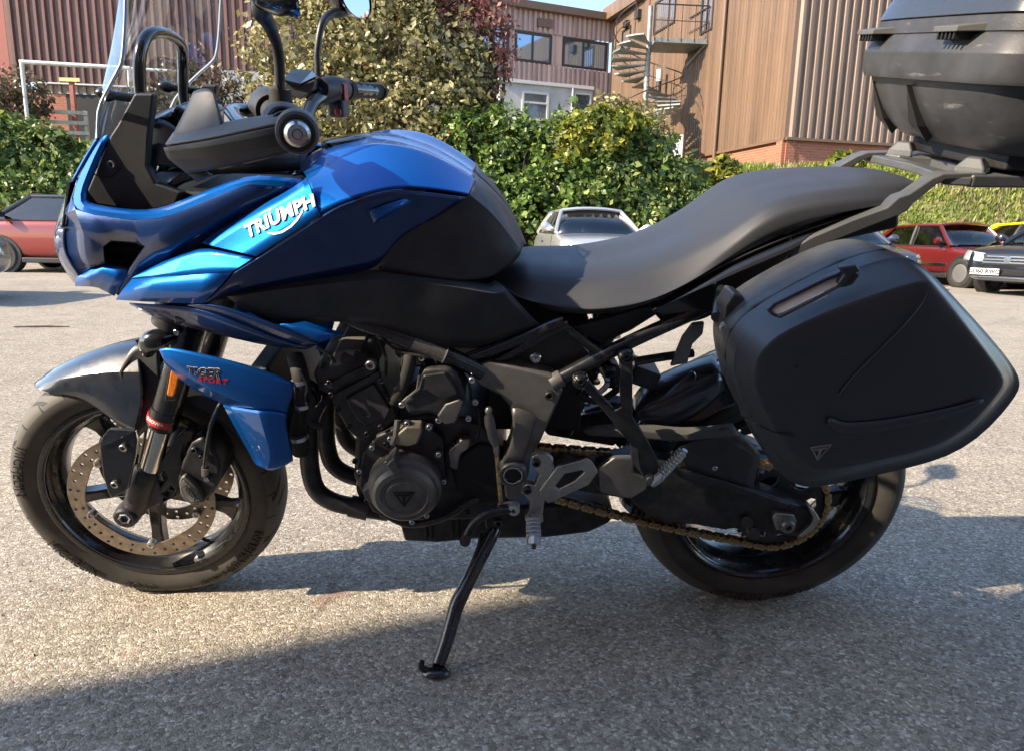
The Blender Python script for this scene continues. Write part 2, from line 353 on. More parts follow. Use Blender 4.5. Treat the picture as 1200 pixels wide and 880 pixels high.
    bp = n.new('ShaderNodeBump'); bp.inputs['Strength'].default_value = .62; bp.inputs['Distance'].default_value = .0032; l.new(h2.outputs[0], bp.inputs['Height'])
    l.new(bp.outputs[0], b.inputs['Normal'])
tarmac_mat()
me = bpy.data.meshes.new('car_park'); xs_ = [-300, -60, -14, -3, 4, 22, 60, 300]; ys_ = [-60, -12, -2, 3, 8, 15, 40, 300]
def gz(x, y): return -.35 if y > 20 else 0.0
me.from_pydata([(x, y, gz(x, y)) for y in ys_ for x in xs_], [], [(j*8+i, j*8+i+1, j*8+i+9, j*8+i+8) for j in range(7) for i in range(7)]); me.update()
structure(mesh_obj('car_park_tarmac', me, 'tarmac', smooth=False))

rnd_ = random.Random(44); gv, gf = [], []
for i in range(2600):
    x = rnd_.uniform(-1.6, 3.4); y = rnd_.uniform(-1.2, 3.5); r_ = .0012+.004*rnd_.random()**3; k = len(gv); q = rnd_.uniform(0, 6.28)
    gv += [(x+r_*math.cos(q+t)*1.2, y+r_*math.sin(q+t), .0004) for t in (0, 2.1, 4.2)] + [(x+r_*.2, y, r_*1.1+.0005)]; gf += [(k, k+1, k+3), (k+1, k+2, k+3), (k+2, k, k+3)]
tag(mk('grit', gv, gf, pbr('grit_stone', (.33, .30, .25), .9, var=(40, .5, 1.5)).name, None, smooth=False), 'loose grit scattered over the tarmac under the motorcycle', 'grit', kind='stuff')
# ------------------------------------------------------------------ grass bank behind the cars
def bank_z(x, y):
    y0 = 15.6; t = min(1, max(0, (y-y0)/3.4)); t = t*t*(3-2*t)
    z = 3.05*t + .16*max(0, y-19)*.35
    if x > 14: z += .05*(x-14)*t
    z += .10*t*mnoise.noise(Vector((x*.5, y*.5, 0))) + .04*t*mnoise.noise(Vector((x*2, y*2, 3)))
    return z
def grass_mat():
    m = pbr('grass_ground', (.14, .15, .045), .95, bump=(9, .6, .05), var=(1.1, .75, 1.3, (.24, .20, .085)))
grass_mat()
vs, fs = [], []
BX, BY = 90, 34
for j in range(BY+1):
    y = 14.9 + (j/BY)**1.6*45
    for i in range(BX+1):
        x = -40 + i; vs.append((x, y, bank_z(x, y) if y > 15.2 else -.06))
for j in range(BY):
    for i in range(BX): a = j*(BX+1)+i; fs.append((a, a+1, a+BX+2, a+BX+1))
structure(mk('grass_bank', vs, fs, 'grass_ground'))
structure(box('kerb', (0, 14.86, .05), (120, .14, .16), pbr('kerb_stone', (.30, .28, .25), .85, var=(3, .8, 1.15)).name, bevel=.015))
def leaf_mat(name, c1, c2, c3, trans=.35, rough=.42):
    m = bpy.data.materials.new(name); m.use_nodes = True; MATS[name] = m; n = m.node_tree.nodes; l = m.node_tree.links; b = n['Principled BSDF']
    g = n.new('ShaderNodeNewGeometry'); r = n.new('ShaderNodeValToRGB'); l.new(g.outputs['Random Per Island'], r.inputs[0])
    e = r.color_ramp.elements; e[0].color = (*c1, 1); e[1].color = (*c3, 1); q = e.new(.55); q.color = (*c2, 1)
    t = n.new('ShaderNodeTexNoise'); t.inputs['Scale'].default_value = 1.3; t.inputs['Detail'].default_value = 4; tc = n.new('ShaderNodeTexCoord'); l.new(tc.outputs['Object'], t.inputs[0])
    mr = n.new('ShaderNodeMapRange'); l.new(t.outputs['Fac'], mr.inputs[0]); mr.inputs[1].default_value = .3; mr.inputs[2].default_value = .7; mr.inputs[3].default_value = .72; mr.inputs[4].default_value = 1.28
    mx = n.new('ShaderNodeMix'); mx.data_type = 'RGBA'; mx.blend_type = 'MULTIPLY'; mx.inputs['Factor'].default_value = 1; l.new(r.outputs[0], mx.inputs[6]); l.new(mr.outputs[0], mx.inputs[7])
    l.new(mx.outputs[2], b.inputs['Base Color']); b.inputs['Roughness'].default_value = rough
    tr = n.new('ShaderNodeBsdfTranslucent'); l.new(mx.outputs[2], tr.inputs[0]); ms = n.new('ShaderNodeMixShader'); ms.inputs[0].default_value = trans
    l.new(b.outputs[0], ms.inputs[1]); l.new(tr.outputs[0], ms.inputs[2]); l.new(ms.outputs[0], n['Material Output'].inputs[0]); return m
leaf_mat('ivy_leaf', (.038, .078, .018), (.11, .18, .036), (.34, .37, .11))
leaf_mat('laurel_leaf', (.030, .070, .014), (.095, .165, .030), (.25, .32, .06))
leaf_mat('yellow_leaf', (.05, .09, .015), (.17, .20, .025), (.42, .38, .05))
leaf_mat('olive_leaf', (.11, .105, .036), (.25, .22, .085), (.48, .43, .22))
leaf_mat('red_leaf', (.18, .055, .05), (.32, .11, .10), (.42, .26, .21))
leaf_mat('brown_leaf', (.07, .055, .035), (.13, .10, .06), (.21, .17, .10))
leaf_mat('grass_blade', (.08, .13, .02), (.18, .25, .03), (.38, .38, .09), .3, .6)
leaf_mat('dry_blade', (.20, .16, .08), (.34, .28, .15), (.45, .38, .22), .3, .6)
pbr('bark', (.075, .058, .042), .9, bump=(30, .6, .01), var=(8, .7, 1.4))
def leaves(name, blobs, n, size, mat, parent, seed=1, long=1.6, up=.25, fill=.55, zmin=None):
    rnd = random.Random(seed); vs, fs = [], []; tot = sum(b[1][0]*b[1][1]*b[1][2] for b in blobs)**1; 
    wts = [(b[1][0]*b[1][2])**.9 for b in blobs]; sw = sum(wts)
    for (c, r), w in zip(blobs, wts):
        c = Vector(c); k = 0; want = int(n*w/sw)
        while k < want:
            d = Vector((rnd.gauss(0, 1), rnd.gauss(0, 1), rnd.gauss(0, 1))).normalized()
            rad = (fill + (1-fill)*rnd.random()**.6)
            rad *= 1 + .42*mnoise.noise(d*2.3 + c*1.7) + .26*mnoise.noise(d*6.1 + c*3) + .12*mnoise.noise(d*15 + c)
            p = c + Vector((d.x*r[0], d.y*r[1], d.z*r[2]))*rad
            if zmin is not None and p.z < zmin(p.x, p.y): k += .2; continue
            # gaps
            if mnoise.noise(p*1.7) < -.14 and rnd.random() < .75: k += .25; continue
            k += 1
            s = size*(.45+1.5*rnd.random()**2.2)
            nr = (d*.7 + Vector((rnd.uniform(-1, 1), rnd.uniform(-1, 1), rnd.uniform(-1, 1)+up))*.8).normalized()
            t = nr.orthogonal(); t.rotate(Matrix.Rotation(rnd.uniform(0, 6.28), 3, nr)); bt = nr.cross(t)
            a = len(vs); t = t*s*long*.5; bt = bt*s*.5; f = nr*s*.12
            vs += [p-t, p+bt+f, p+t, p-bt+f]; fs += [(a, a+1, a+2), (a, a+2, a+3)]
    me = bpy.data.meshes.new(name); me.from_pydata([tuple(v) for v in vs], [], fs); me.update(); me.shade_smooth()
    return mesh_obj(name, me, mat, parent, smooth=False)
def bush(name, label, cat, blobs, n, size, mat, base, seed=1, limbs=5, twig=.035, group=None, **k):
    root = empty(name, None, base); tag(root, label, cat, group); b0 = Vector(base)
    bl = [((Vector(c)-b0), r) for c, r in blobs]
    zf = k.pop('ground', None)
    leaves('crown', bl, n, size, mat, root, seed, zmin=(lambda x, y: bank_z(x+b0.x, y+b0.y)-b0.z+.02) if zf else None, **k)
    rnd = random.Random(seed+5); bm = bmesh.new()
    for i in range(limbs):
        c, r = bl[i % len(bl)]; e = Vector(c)+Vector((rnd.uniform(-.5, .5)*r[0], rnd.uniform(-.4, .4)*r[1], rnd.uniform(.2, .75)*r[2]))
        s = Vector((e.x*.35+rnd.uniform(-.2, .2), e.y*.3, -.1)); m_ = s*.5+e*.5+Vector((rnd.uniform(-.25, .25), rnd.uniform(-.2, .2), .1))
        tube_bm(bm, [s, m_, e], [twig*1.6, twig, twig*.35], 7, True, 4)
        for q in range(4):
            f = m_.lerp(e, rnd.uniform(.1, .9)); e2 = f+Vector((rnd.uniform(-1, 1)*r[0]*.6, rnd.uniform(-.6, .6)*r[1], rnd.uniform(.1, .7)*r[2]))
            tube_bm(bm, [f, (f+e2)/2+Vector((0, 0, .06)), e2], [twig*.5, twig*.35, twig*.15], 5, True, 3)
    bm_obj('trunk', bm, 'bark', root); return root
def blob(u, v, Y, rx, rz, ry=None): c = D(u, v, Y); return (c, (rx, ry or rx*.7, rz))
gb = lambda x, y: (x, y, bank_z(x, y))
# left: ivy mound and scrub
c0 = D(40, 200, 16.2)
bush('ivy_mound', 'rounded ivy-covered mound of small green leaves behind the orange-red car', 'shrub',
     [blob(10, 195, 16.4, 1.5, 1.15), blob(52, 196, 16.6, 1.1, 1.0), blob(-30, 190, 16.6, 1.5, 1.3), blob(84, 214, 16.3, .8, .75), blob(110, 222, 16.3, .9, .7), blob(10, 226, 15.9, 1.6, .6), blob(70, 232, 15.9, 1.4, .5)], 24000, .065, 'ivy_leaf', gb(c0.x, 16.4), 3, ground=True, fill=.7)
bush('twiggy_shrub', 'dark brown twiggy shrub left of the white pipe frame', 'shrub', [blob(5, 122, 20.5, 1.1, 1.0), blob(38, 118, 20.8, .6, .8), blob(-30, 118, 20.5, 1.2, 1.2)], 5000, .055, 'brown_leaf', gb(D(5, 130, 20.5).x, 20.5), 4, limbs=10, twig=.03)
# middle: tall olive shrub behind the handlebar, red-leaved tree, hedge
c0 = D(430, 180, 17.8)
bush('olive_shrub', 'tall shrub of sunlit khaki leaves behind the handlebar and tank', 'shrub',
     [blob(360, 60, 18, 1.5, 1.5), blob(430, 40, 18, 1.9, 1.9), blob(500, 70, 18, 1.7, 1.7), blob(400, 130, 17.6, 1.7, 1.3), blob(480, 135, 17.6, 1.8, 1.3), blob(330, 105, 17.9, .9, .9), blob(545, 85, 18.3, .8, 1.0), blob(440, -30, 18.3, 1.8, 1.4), blob(525, 20, 18.5, .9, 1.2), blob(565, 118, 18.2, .6, .6), blob(430, 185, 17.2, 2.0, .8), blob(350, 170, 17.2, 1.0, .8), blob(520, 180, 17.0, 1.2, .8)], 52000, .060, 'olive_leaf', gb(c0.x, 17.8), 5, limbs=26, twig=.045, ground=True)
bush('red_leaved_tree', 'thin dark red leaved tree in front of the striped end building', 'tree',
     [blob(555, 20, 18.2, .9, 1.0), blob(588, 50, 18.2, .5, .9), blob(520, 5, 18.0, .7, .7), blob(582, 92, 18.2, .45, .5), blob(575, -20, 18.2, .9, .8)], 4300, .05, 'red_leaf', gb(D(570, 130, 18.4).x, 18.4), 6, limbs=12, twig=.05, fill=.2)
bush('bramble_twigs', 'tangle of dry straw-coloured twigs seen through the windscreen', 'shrub', [blob(225, 90, 19, 1.0, .8), blob(265, 105, 19, .9, .7), blob(185, 110, 19, .9, .7)], 2600, .05, 'brown_leaf', gb(D(230, 130, 19).x, 19), 12, limbs=16, twig=.022, fill=.1)
c0 = D(600, 210, 16.6)
bush('laurel_hedge', 'dark green glossy hedge on the bank to the left of the silver saloon', 'hedge',
     [blob(545, 190, 16.9, 1.1, 1.2), blob(600, 185, 16.9, 1.2, 1.2), blob(650, 195, 16.9, 1.2, 1.3), blob(560, 240, 16.2, 1.3, 1.0), blob(620, 240, 16.2, 1.3, 1.0), blob(680, 230, 16.2, 1.2, 1.1), blob(520, 170, 17.4, .9, .9)], 30000, .066, 'laurel_leaf', gb(c0.x, 16.6), 7, limbs=14, ground=True, fill=.65)
c0 = D(720, 200, 16.4)
bush('golden_bush', 'bush with yellow-green sunlit crown behind the silver saloon roof', 'shrub',
     [blob(700, 152, 16.0, .75, .5), blob(730, 146, 16.1, .6, .35), blob(675, 168, 15.8, .55, .5), blob(712, 172, 15.7, .5, .3)], 7000, .062, 'yellow_leaf', gb(c0.x, 16.8), 8, fill=.5)
bush('ivy_hedge', 'mixed green ivy hedge sloping down to the right of the silver saloon', 'hedge',
     [blob(745, 185, 16.6, 1.1, .9), blob(720, 225, 16.1, 1.3, 1.0), blob(785, 215, 16.4, .9, .7), blob(770, 250, 15.9, 1.2, .7), blob(700, 190, 16.5, 1.0, .9), blob(820, 240, 16.2, .9, .5)], 24000, .062, 'ivy_leaf', gb(c0.x+.5, 16.4), 9, ground=True, fill=.65)
bush('hawthorn', 'sparse grey-brown hawthorn in front of the spiral staircase', 'shrub', [blob(740, 140, 18, .8, .5), blob(765, 165, 17.6, .7, .6), blob(715, 128, 18, .6, .4)], 4200, .055, 'olive_leaf', gb(D(750, 170, 18).x, 18), 10, limbs=12, twig=.02, fill=.2)
bush('sapling', 'small bright leafy sapling growing above the back of the seat', 'plant', [blob(985, 186, 17.5, .35, .22), blob(1005, 192, 17.5, .25, .2)], 420, .09, 'yellow_leaf', gb(D(985, 200, 17.5).x, 17.5), 11, limbs=5, twig=.015, fill=.2)
bush('bank_shrub', 'low yellow-green shrub at the foot of the brown cladding', 'plant', [blob(846, 200, 17.6, .4, .4), blob(860, 210, 17.4, .4, .3)], 900, .085, 'yellow_leaf', gb(D(850, 210, 17.6).x, 17.6), 13, limbs=5, twig=.02, fill=.3)
# rough grass on the bank: one mass nobody could count
def grass(name, label, n, xr, yr, h, mat, seed, dens=None):
    rnd = random.Random(seed); vs, fs = [], []
    for i in range(n):
        x, y = rnd.uniform(*xr), rnd.uniform(*yr)
        if dens and mnoise.noise(Vector((x*.7, y*.7, seed))) < dens: continue
        z = bank_z(x, y); hh = h*(.4+rnd.random()); a = rnd.uniform(0, 6.28); w = .018+.02*rnd.random(); lean = Vector((rnd.gauss(0, .35), rnd.gauss(0, .35), 1))*hh
        p = Vector((x, y, z-.02)); q = Vector((math.cos(a), math.sin(a), 0))*w; k = len(vs)
        vs += [p-q, p+q, p+lean]; fs.append((k, k+1, k+2))
    o = mk(name, vs, fs, mat, smooth=False); tag(o, label, 'grass', kind='stuff'); return o
grass('rough_grass', 'green and yellow rough grass covering the bank', 60000, (4, 24), (16.1, 20.5), .13, 'grass_blade', 2)
grass('dry_grass', 'dry straw tufts among the grass on the bank', 16000, (4, 24), (16.5, 21), .20, 'dry_blade', 5, .05)
grass('verge_grass', 'yellow-green grass of the bank below the fence rails', 14000, (-14, 4), (15.2, 20), .2, 'grass_blade', 8)

# ------------------------------------------------------------------ corrugated buildings
def clad_mat(name, c, c2, rough=.45):
    pbr(name, c, rough, 0, var=(1.0, .72, 1.22), rvar=(3, .8, 1.3), streak=(3.2, 3.2, .16)); return name
clad_mat('brown_sheet', (.150, .094, .058), 0); clad_mat('maroon_sheet', (.165, .082, .068), 0); clad_mat('flank_sheet', (.20, .135, .098), 0)
pbr('brown_trim', (.14, .085, .055), .5); pbr('grey_render', (.42, .43, .45), .8, var=(2, .85, 1.1)); pbr('pale_trim', (.55, .56, .57), .5); pbr('dark_frame', (.035, .028, .026), .4)
pbr('galv', (.26, .28, .28), .5, .3, var=(6, .8, 1.1)); pbr('white_pipe', (.66, .66, .62), .5, var=(5, .8, 1.05)); pbr('timber', (.42, .39, .32), .8, var=(4, .7, 1.15)); pbr('rust_post', (.32, .10, .075), .6)
pbr('window_glass', (.30, .40, .52), .04, .85, 0)
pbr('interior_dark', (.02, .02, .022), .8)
def brick_mat(name, c1, c2, mortar, sx=1.0):
    m = bpy.data.materials.new(name); m.use_nodes = True; MATS[name] = m; n = m.node_tree.nodes; l = m.node_tree.links; b = n['Principled BSDF']
    t = n.new('ShaderNodeTexBrick'); t.inputs['Color1'].default_value = (*c1, 1); t.inputs['Color2'].default_value = (*c2, 1); t.inputs['Mortar'].default_value = (*mortar, 1)
    t.inputs['Scale'].default_value = 1; t.inputs['Brick Width'].default_value = .225; t.inputs['Row Height'].default_value = .075; t.inputs['Mortar Size'].default_value = .008
    uv = n.new('ShaderNodeUVMap'); l.new(uv.outputs[0], t.inputs['Vector']); l.new(t.outputs['Color'], b.inputs['Base Color']); b.inputs['Roughness'].default_value = .85
    bp = n.new('ShaderNodeBump'); bp.inputs['Strength'].default_value = .5; bp.inputs['Distance'].default_value = .008; bp.invert = True; l.new(t.outputs['Fac'], bp.inputs['Height']); l.new(bp.outputs[0], b.inputs['Normal'])
brick_mat('red_brick', (.36, .115, .055), (.30, .09, .05), (.30, .20, .15))
def wall_quad(name, a, b, z0, z1, mat, parent, thick=.2):
    """upright wall from a to b, in metres of running length for its bricks; outward is the right-hand side of a to b"""
    a, b = Vector((a[0], a[1], 0)), Vector((b[0], b[1], 0)); d = b-a; ln = d.length; n = Vector((d.y, -d.x, 0)).normalized()
    bm = bmesh.new(); uvl = bm.loops.layers.uv.new('UVMap')
    def q(p, z, o): return bm.verts.new(p+Vector((0, 0, z))-n*o)
    v = [q(a, z0, 0), q(b, z0, 0), q(b, z1, 0), q(a, z1, 0), q(a, z0, thick), q(b, z0, thick), q(b, z1, thick), q(a, z1, thick)]
    for f, uvs in (((0, 1, 2, 3), ((0, z0), (ln, z0), (ln, z1), (0, z1))), ((5, 4, 7, 6), ((0, z0), (ln, z0), (ln, z1), (0, z1))), ((3, 2, 6, 7), ((0, 0), (ln, 0), (ln, thick), (0, thick))), ((1, 5, 6, 2), ((0, z0), (thick, z0), (thick, z1), (0, z1))), ((4, 0, 3, 7), ((0, z0), (thick, z0), (thick, z1), (0, z1))), ((0, 4, 5, 1), ((0, 0), (0, thick), (ln, thick), (ln, 0)))):
        fc = bm.faces.new([v[i] for i in f])
        for lp, uv in zip(fc.loops, uvs): lp[uvl].uv = uv
    return bm_obj(name, bm, mat, parent, smooth=False)
def corrugated(name, a, b, z0, z1, pitch, depth, mat, parent, crest=.38, z0b=None, z1b=None):
    """profiled sheet from a to b; every rib is folded metal"""
    a, b = Vector((a[0], a[1], 0)), Vector((b[0], b[1], 0)); d = b-a; ln = d.length; u = d/ln; n = Vector((d.y, -d.x, 0)).normalized()
    z0b = z0 if z0b is None else z0b; z1b = z1 if z1b is None else z1b
    prof = []; k = max(1, round(ln/pitch)); p = ln/k
    for i in range(k): prof += [(i*p, 0), (i*p+p*(1-crest)*.72, 0), (i*p+p*(1-crest), depth), (i*p+p*(1-crest*.28), depth)]
    prof.append((ln, 0)); vs = []; m_ = len(prof)
    for lo, hi in ((z0, z0b), (z1, z1b)):
        for s, o in prof: t = s/ln; vs.append(a+u*s+n*o+Vector((0, 0, lo+(hi-lo)*t)))
    return mk(name, vs, [(i, i+1, m_+i+1, m_+i) for i in range(m_-1)], mat, parent, smooth=False, solid=.004)
def obox(name, a, b, z0, z1, out, thick, mat, parent, bevel=.004):
    """box along the wall line a to b standing proud by out, thick deep"""
    a, b = Vector((a[0], a[1], 0)), Vector((b[0], b[1], 0)); d = b-a; n = Vector((d.y, -d.x, 0)).normalized(); bm = bmesh.new()
    v = [bm.verts.new(p+n*o+Vector((0, 0, z))) for z in (z0, z1) for p, o in ((a, out), (b, out), (b, out-thick), (a, out-thick))]
    for f in ((0, 1, 5, 4), (1, 2, 6, 5), (2, 3, 7, 6), (3, 0, 4, 7), (4, 5, 6, 7), (3, 2, 1, 0)): bm.faces.new([v[i] for i in f])
    return bm_obj(name, bm, mat, parent, smooth=False, bevel=bevel)
def window(a, b, z0, z1, parent, mull=(), frame='dark_frame', out=.02, fw=.07, transom=()):
    a, b = Vector((a[0], a[1], 0)), Vector((b[0], b[1], 0)); d = (b-a); ln = d.length; u = d/ln
    w = obox('window', a, b, z0, z1, out-.05, .03, 'window_glass', parent, 0)
    for s0, s1, q0, q1 in ((0, ln, z0, z0+fw), (0, ln, z1-fw, z1), (0, fw, z0+fw, z1-fw), (ln-fw, ln, z0+fw, z1-fw)): obox('frame', a+u*s0, a+u*s1, q0, q1, out, .08, frame, w, 0)
    for m_ in mull: obox('mullion', a+u*(ln*m_-fw*.4), a+u*(ln*m_+fw*.4), z0+fw, z1-fw, out-.005, .06, frame, w, 0)
    for t in transom: obox('transom', a+u*fw, a+u*(ln-fw), z0+(z1-z0)*t-fw*.4, z0+(z1-z0)*t+fw*.4, out-.006, .06, frame, w, 0)
    return w
# --- right: brown building, flat-ribbed flank and deep-ribbed end
CN = D(920, 163, 18.9); J = D(714, 115, 32); RF = D(1045, 170, 19.6); RF2 = CN+(RF-CN)*3.2
zb_ = 3.80; zt_ = 11.2
bb = empty('brown_building', None, (CN.x, CN.y, 0)); tag(bb, 'brown metal-clad building with red brick base above the bank, behind the seat', 'building')
class _Off: pass
def rel(p, o): return Vector((p.x-o.x, p.y-o.y, 0))
o_ = CN
def onwall(u): # point of the left-hand wall line seen at column u
    d = ray(u, 100); a = Vector((CPOS.x, CPOS.y)); dv = Vector((d.x, d.y)); w0 = Vector((J.x, J.y)); wv = Vector((CN.x-J.x, CN.y-J.y))
    t = ((w0-a).x*wv.y-(w0-a).y*wv.x)/(dv.x*wv.y-dv.y*wv.x); p = a+dv*t; return Vector((p.x, p.y, 0))
def zat(u, v, p): # height on a wall point p seen at row v (column u)
    d = ray(u, v); t = (p.y-CPOS.y)/d.y; return CPOS.z+d.z*t
A0, A1, A2 = rel(J, o_), rel(onwall(846), o_), rel(CN, o_)
corrugated('cladding', A0, A1, zb_+.0, zt_, .10, .018, 'brown_sheet', bb, z1=None or zt_)if False else corrugated('cladding', A0, A1, zb_, zt_, .16, .026, 'brown_sheet', bb)
corrugated('cladding', A1, A2, zb_, zt_+.6, .16, .026, 'brown_sheet', bb)
corrugated('cladding', A2, rel(RF2, o_), zb_+.02, zt_+.6, .27, .085, 'flank_sheet', bb, crest=.45)
nA = Vector((A2.y-A0.y, -(A2.x-A0.x), 0)).normalized()
wall_quad('brick_base', A0+nA*-.06, A2-nA*.06, 2.2, zb_-.004, 'red_brick', bb, .3)
nB = Vector(((RF2-CN).y, -(RF2-CN).x, 0)).normalized()
wall_quad('brick_base', A2-nB*.03+Vector((-.05, 0, 0)), rel(RF2, o_)-nB*.03, 2.2, zb_+.012, 'red_brick', bb, .3)
obox('drip_trim', A0, A2, zb_-.05, zb_+.03, .05, .12, 'brown_trim', bb); obox('drip_trim', A2, rel(RF2, o_), zb_-.04, zb_+.04, .10, .16, 'brown_trim', bb)
pdn = A1; tube('downpipe', [pdn+nA*.09+Vector((0, 0, 2.6)), pdn+nA*.09+Vector((0, 0, zt_))], .065, 'brown_trim', bb, segs=12, n=1)
obox('corner_trim', A2-(A2-A0).normalized()*.12, A2, zb_, zt_+.6, .03, .05, 'brown_trim', bb)
obox('roof_fascia', A0-Vector((.3, 0, 0)), onwall(772)-Vector((o_.x, o_.y, 0)), zat(716, 27, J), zat(716, 12, J), .18, .3, 'brown_sheet', bb)
mk('roof', [A0+Vector((0, 0, zt_-.02)), A2+Vector((0, 0, zt_-.02)), rel(RF2, o_)+Vector((0, 0, zt_-.02)), rel(RF2, o_)+Vector((4, 16, zt_-.02)), A0+Vector((10, 12, zt_-.02))], [(0, 1, 2, 3, 4)], 'brown_trim', bb, smooth=False)
for u0, u1, v0, v1, ml in ((727, 737, 37, 63, ()), (763, 787, 4, 42, (.7,)), (817, 831, -6, 42, (.5,))):
    a, b = onwall(u0), onwall(u1); window(rel(a, o_), rel(b, o_), zat(u0, v1, a), zat(u0, v0, a), bb, ml, out=.06)
a = onwall(744); obox('wall_light', rel(a, o_), rel(onwall(748), o_), zat(744, 24, a), zat(744, 14, a), .2, .2, 'dark_frame', bb)
a = onwall(731); obox('wall_light', rel(a, o_), rel(onwall(735), o_), zat(731, 34, a), zat(731, 27, a), .2, .2, 'dark_frame', bb)
a = onwall(752); obox('post_trim', rel(a, o_), rel(onwall(757), o_), zb_, zt_, .05, .06, 'brown_trim', bb)

# --- end building with striped bands and two wide windows
BL = D(560, 2, 29.9); BR = D(714, 20, 32)
wd = (Vector((BR.x, BR.y, 0))-Vector((BL.x, BL.y, 0)))
eb = empty('striped_building', None, (BL.x, BL.y, 0)); tag(eb, 'two-storey building with striped cladding bands and wide blue windows in the gap', 'building')
def onb(u):
    d = ray(u, 60); a = Vector((CPOS.x, CPOS.y)); dv = Vector((d.x, d.y)); w0 = Vector((BL.x, BL.y)); wv = Vector((wd.x, wd.y))
    t = ((w0-a).x*wv.y-(w0-a).y*wv.x)/(dv.x*wv.y-dv.y*wv.x); p = a+dv*t; return Vector((p.x, p.y, 0))
BL0 = Vector((BL.x, BL.y, 0)); eo = BL0
def bz(v, u=640): return zat(u, v, onb(u))
E0, E1 = Vector((0, 0, 0))-wd.normalized()*9, wd+wd.normalized()*.5
zw0, zw1 = bz(76), bz(41); zf = bz(15.5, 640); zft = bz(7.4, 640)
corrugated('cladding', E0, E1, zw1+.02, zf, .24, .09, 'stripe_sheet', eb) if 'stripe_sheet' in M else None
clad_mat('stripe_sheet', (.42, .30, .27), 0)
corrugated('cladding', E0, E1, zw1+.02, zf, .24, .10, 'stripe_sheet', eb, crest=.5)
corrugated('cladding', E0, E1, bz(116, 690), zw0-.02, .24, .10, 'stripe_sheet', eb, crest=.5)
for u0, u1, ml in ((603, 646, (.48,)), (659, 711, (.46,)), (556, 596, (.5,))):
    window(onb(u0)-eo, onb(u1)-eo, zw0, zw1, eb, ml, out=.05, fw=.1)
for u0, u1 in ((646.5, 658.5), (596.5, 602.5), (711.5, 713.5)): obox('pier', onb(u0)-eo, onb(u1)-eo, zw0-.01, zw1+.01, .03, .2, 'stripe_sheet', eb)
obox('pier', E0, onb(555.5)-eo, zw0-.01, zw1+.01, .03, .2, 'stripe_sheet', eb)
obox('roof_fascia', E0, E1, zf-.02, zft, .35, .5, 'brown_trim', eb)
obox('vent', onb(628)-eo, onb(645)-eo, bz(34), bz(24), .16, .1, 'brown_trim', eb)
mk('roof', [E0+Vector((0, 0, zf+.02)), E1+Vector((0, 0, zf+.02)), E1+Vector((-2, 9, zf+.02)), E0+Vector((-2, 9, zf+.02))], [(0, 1, 2, 3)], 'brown_trim', eb, smooth=False)
wall_quad('rear_wall', E0-Vector((0, .3, 0))*-1, E1+Vector((0, .3, 0)), 3.0, zw0, 'grey_render', eb, .2)
# low grey annexe in front of it
AN0, AN1 = D(585, 145, 27.5), D(693, 145, 28.6)
an = empty('grey_annexe', None, (AN0.x, AN0.y, 0)); tag(an, 'low pale grey flat-roofed annexe with white-framed window above the hedge', 'building')
ad = Vector((AN1.x-AN0.x, AN1.y-AN0.y, 0))
def ona(u): return ad*((u-585)/108)
az = lambda v: zat(640, v, D(640, 120, 28))
wall_quad('wall', Vector((0, 0, 0)), ad, 3.0, az(100), 'grey_render', an, 2.5)
obox('roof_edge', ad*-.01, ad*1.005, az(101), az(97), .10, .3, 'pale_trim', an)
window(ona(610), ona(641), az(143), az(109), an, (), frame='pale_trim', out=.05, fw=.09, transom=(.62,))
window(ona(671), ona(691), az(128), az(106), an, (), frame='pale_trim', out=.05, fw=.05)
tube('downpipe', [ona(669)+Vector((0, -.06, 3)), ona(669)+Vector((0, -.06, az(100)))], .05, 'pale_trim', an, segs=8, n=1)
# --- left: long corrugated building
LA, LB = D(-40, 100, 24.5), D(345, 100, 25.5)
lb = empty('maroon_building', None, (LA.x, LA.y, 0)); tag(lb, 'long maroon corrugated building seen behind and through the windscreen', 'building')
ld = Vector((LB.x-LA.x, LB.y-LA.y, 0)); lz = lambda v: zat(60, v, D(60, 100, 24.7))
def onl(u): return ld*((u+40)/385)
corrugated('cladding', onl(12), ld, lz(98), 12.0, .27, .10, 'maroon_sheet', lb, crest=.42)
corrugated('cladding', onl(40), ld, lz(109), lz(98.5), .27, .06, 'flank_sheet', lb, crest=.42)
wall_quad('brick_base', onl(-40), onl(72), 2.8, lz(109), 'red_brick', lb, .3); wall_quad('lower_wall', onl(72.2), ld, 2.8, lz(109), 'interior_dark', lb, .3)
wall_quad('brick_pier', onl(-6), onl(11.5), 2.8, 12.0, 'rust_post', lb, .4)
window(onl(-40), onl(-7), lz(90), lz(40), lb, (.5,), frame='pale_trim', out=.05)
obox('drip_trim', onl(40), ld, lz(99.2), lz(97.5), .16, .2, 'pale_trim', lb)
mk('roof', [Vector((0, 0, 11.98)), ld+Vector((0, 0, 11.98)), ld+Vector((0, 9, 11.98)), Vector((0, 9, 11.98))], [(0, 1, 2, 3)], 'brown_trim', lb, smooth=False)
# pale garage wall behind the twigs
GA, GB = D(262, 128, 21.5), D(352, 128, 21.9)
gh = wall_quad('garage', Vector((0, 0, 0)), Vector((GB.x-GA.x, GB.y-GA.y, 0)), 2.9-3, zat(300, 84, D(300, 100, 21.6))-3, 'grey_render', None, 3.0); gh.location = (GA.x, GA.y, 3)
tag(gh, 'pale grey garage wall between the windscreen and the khaki shrub', 'building')
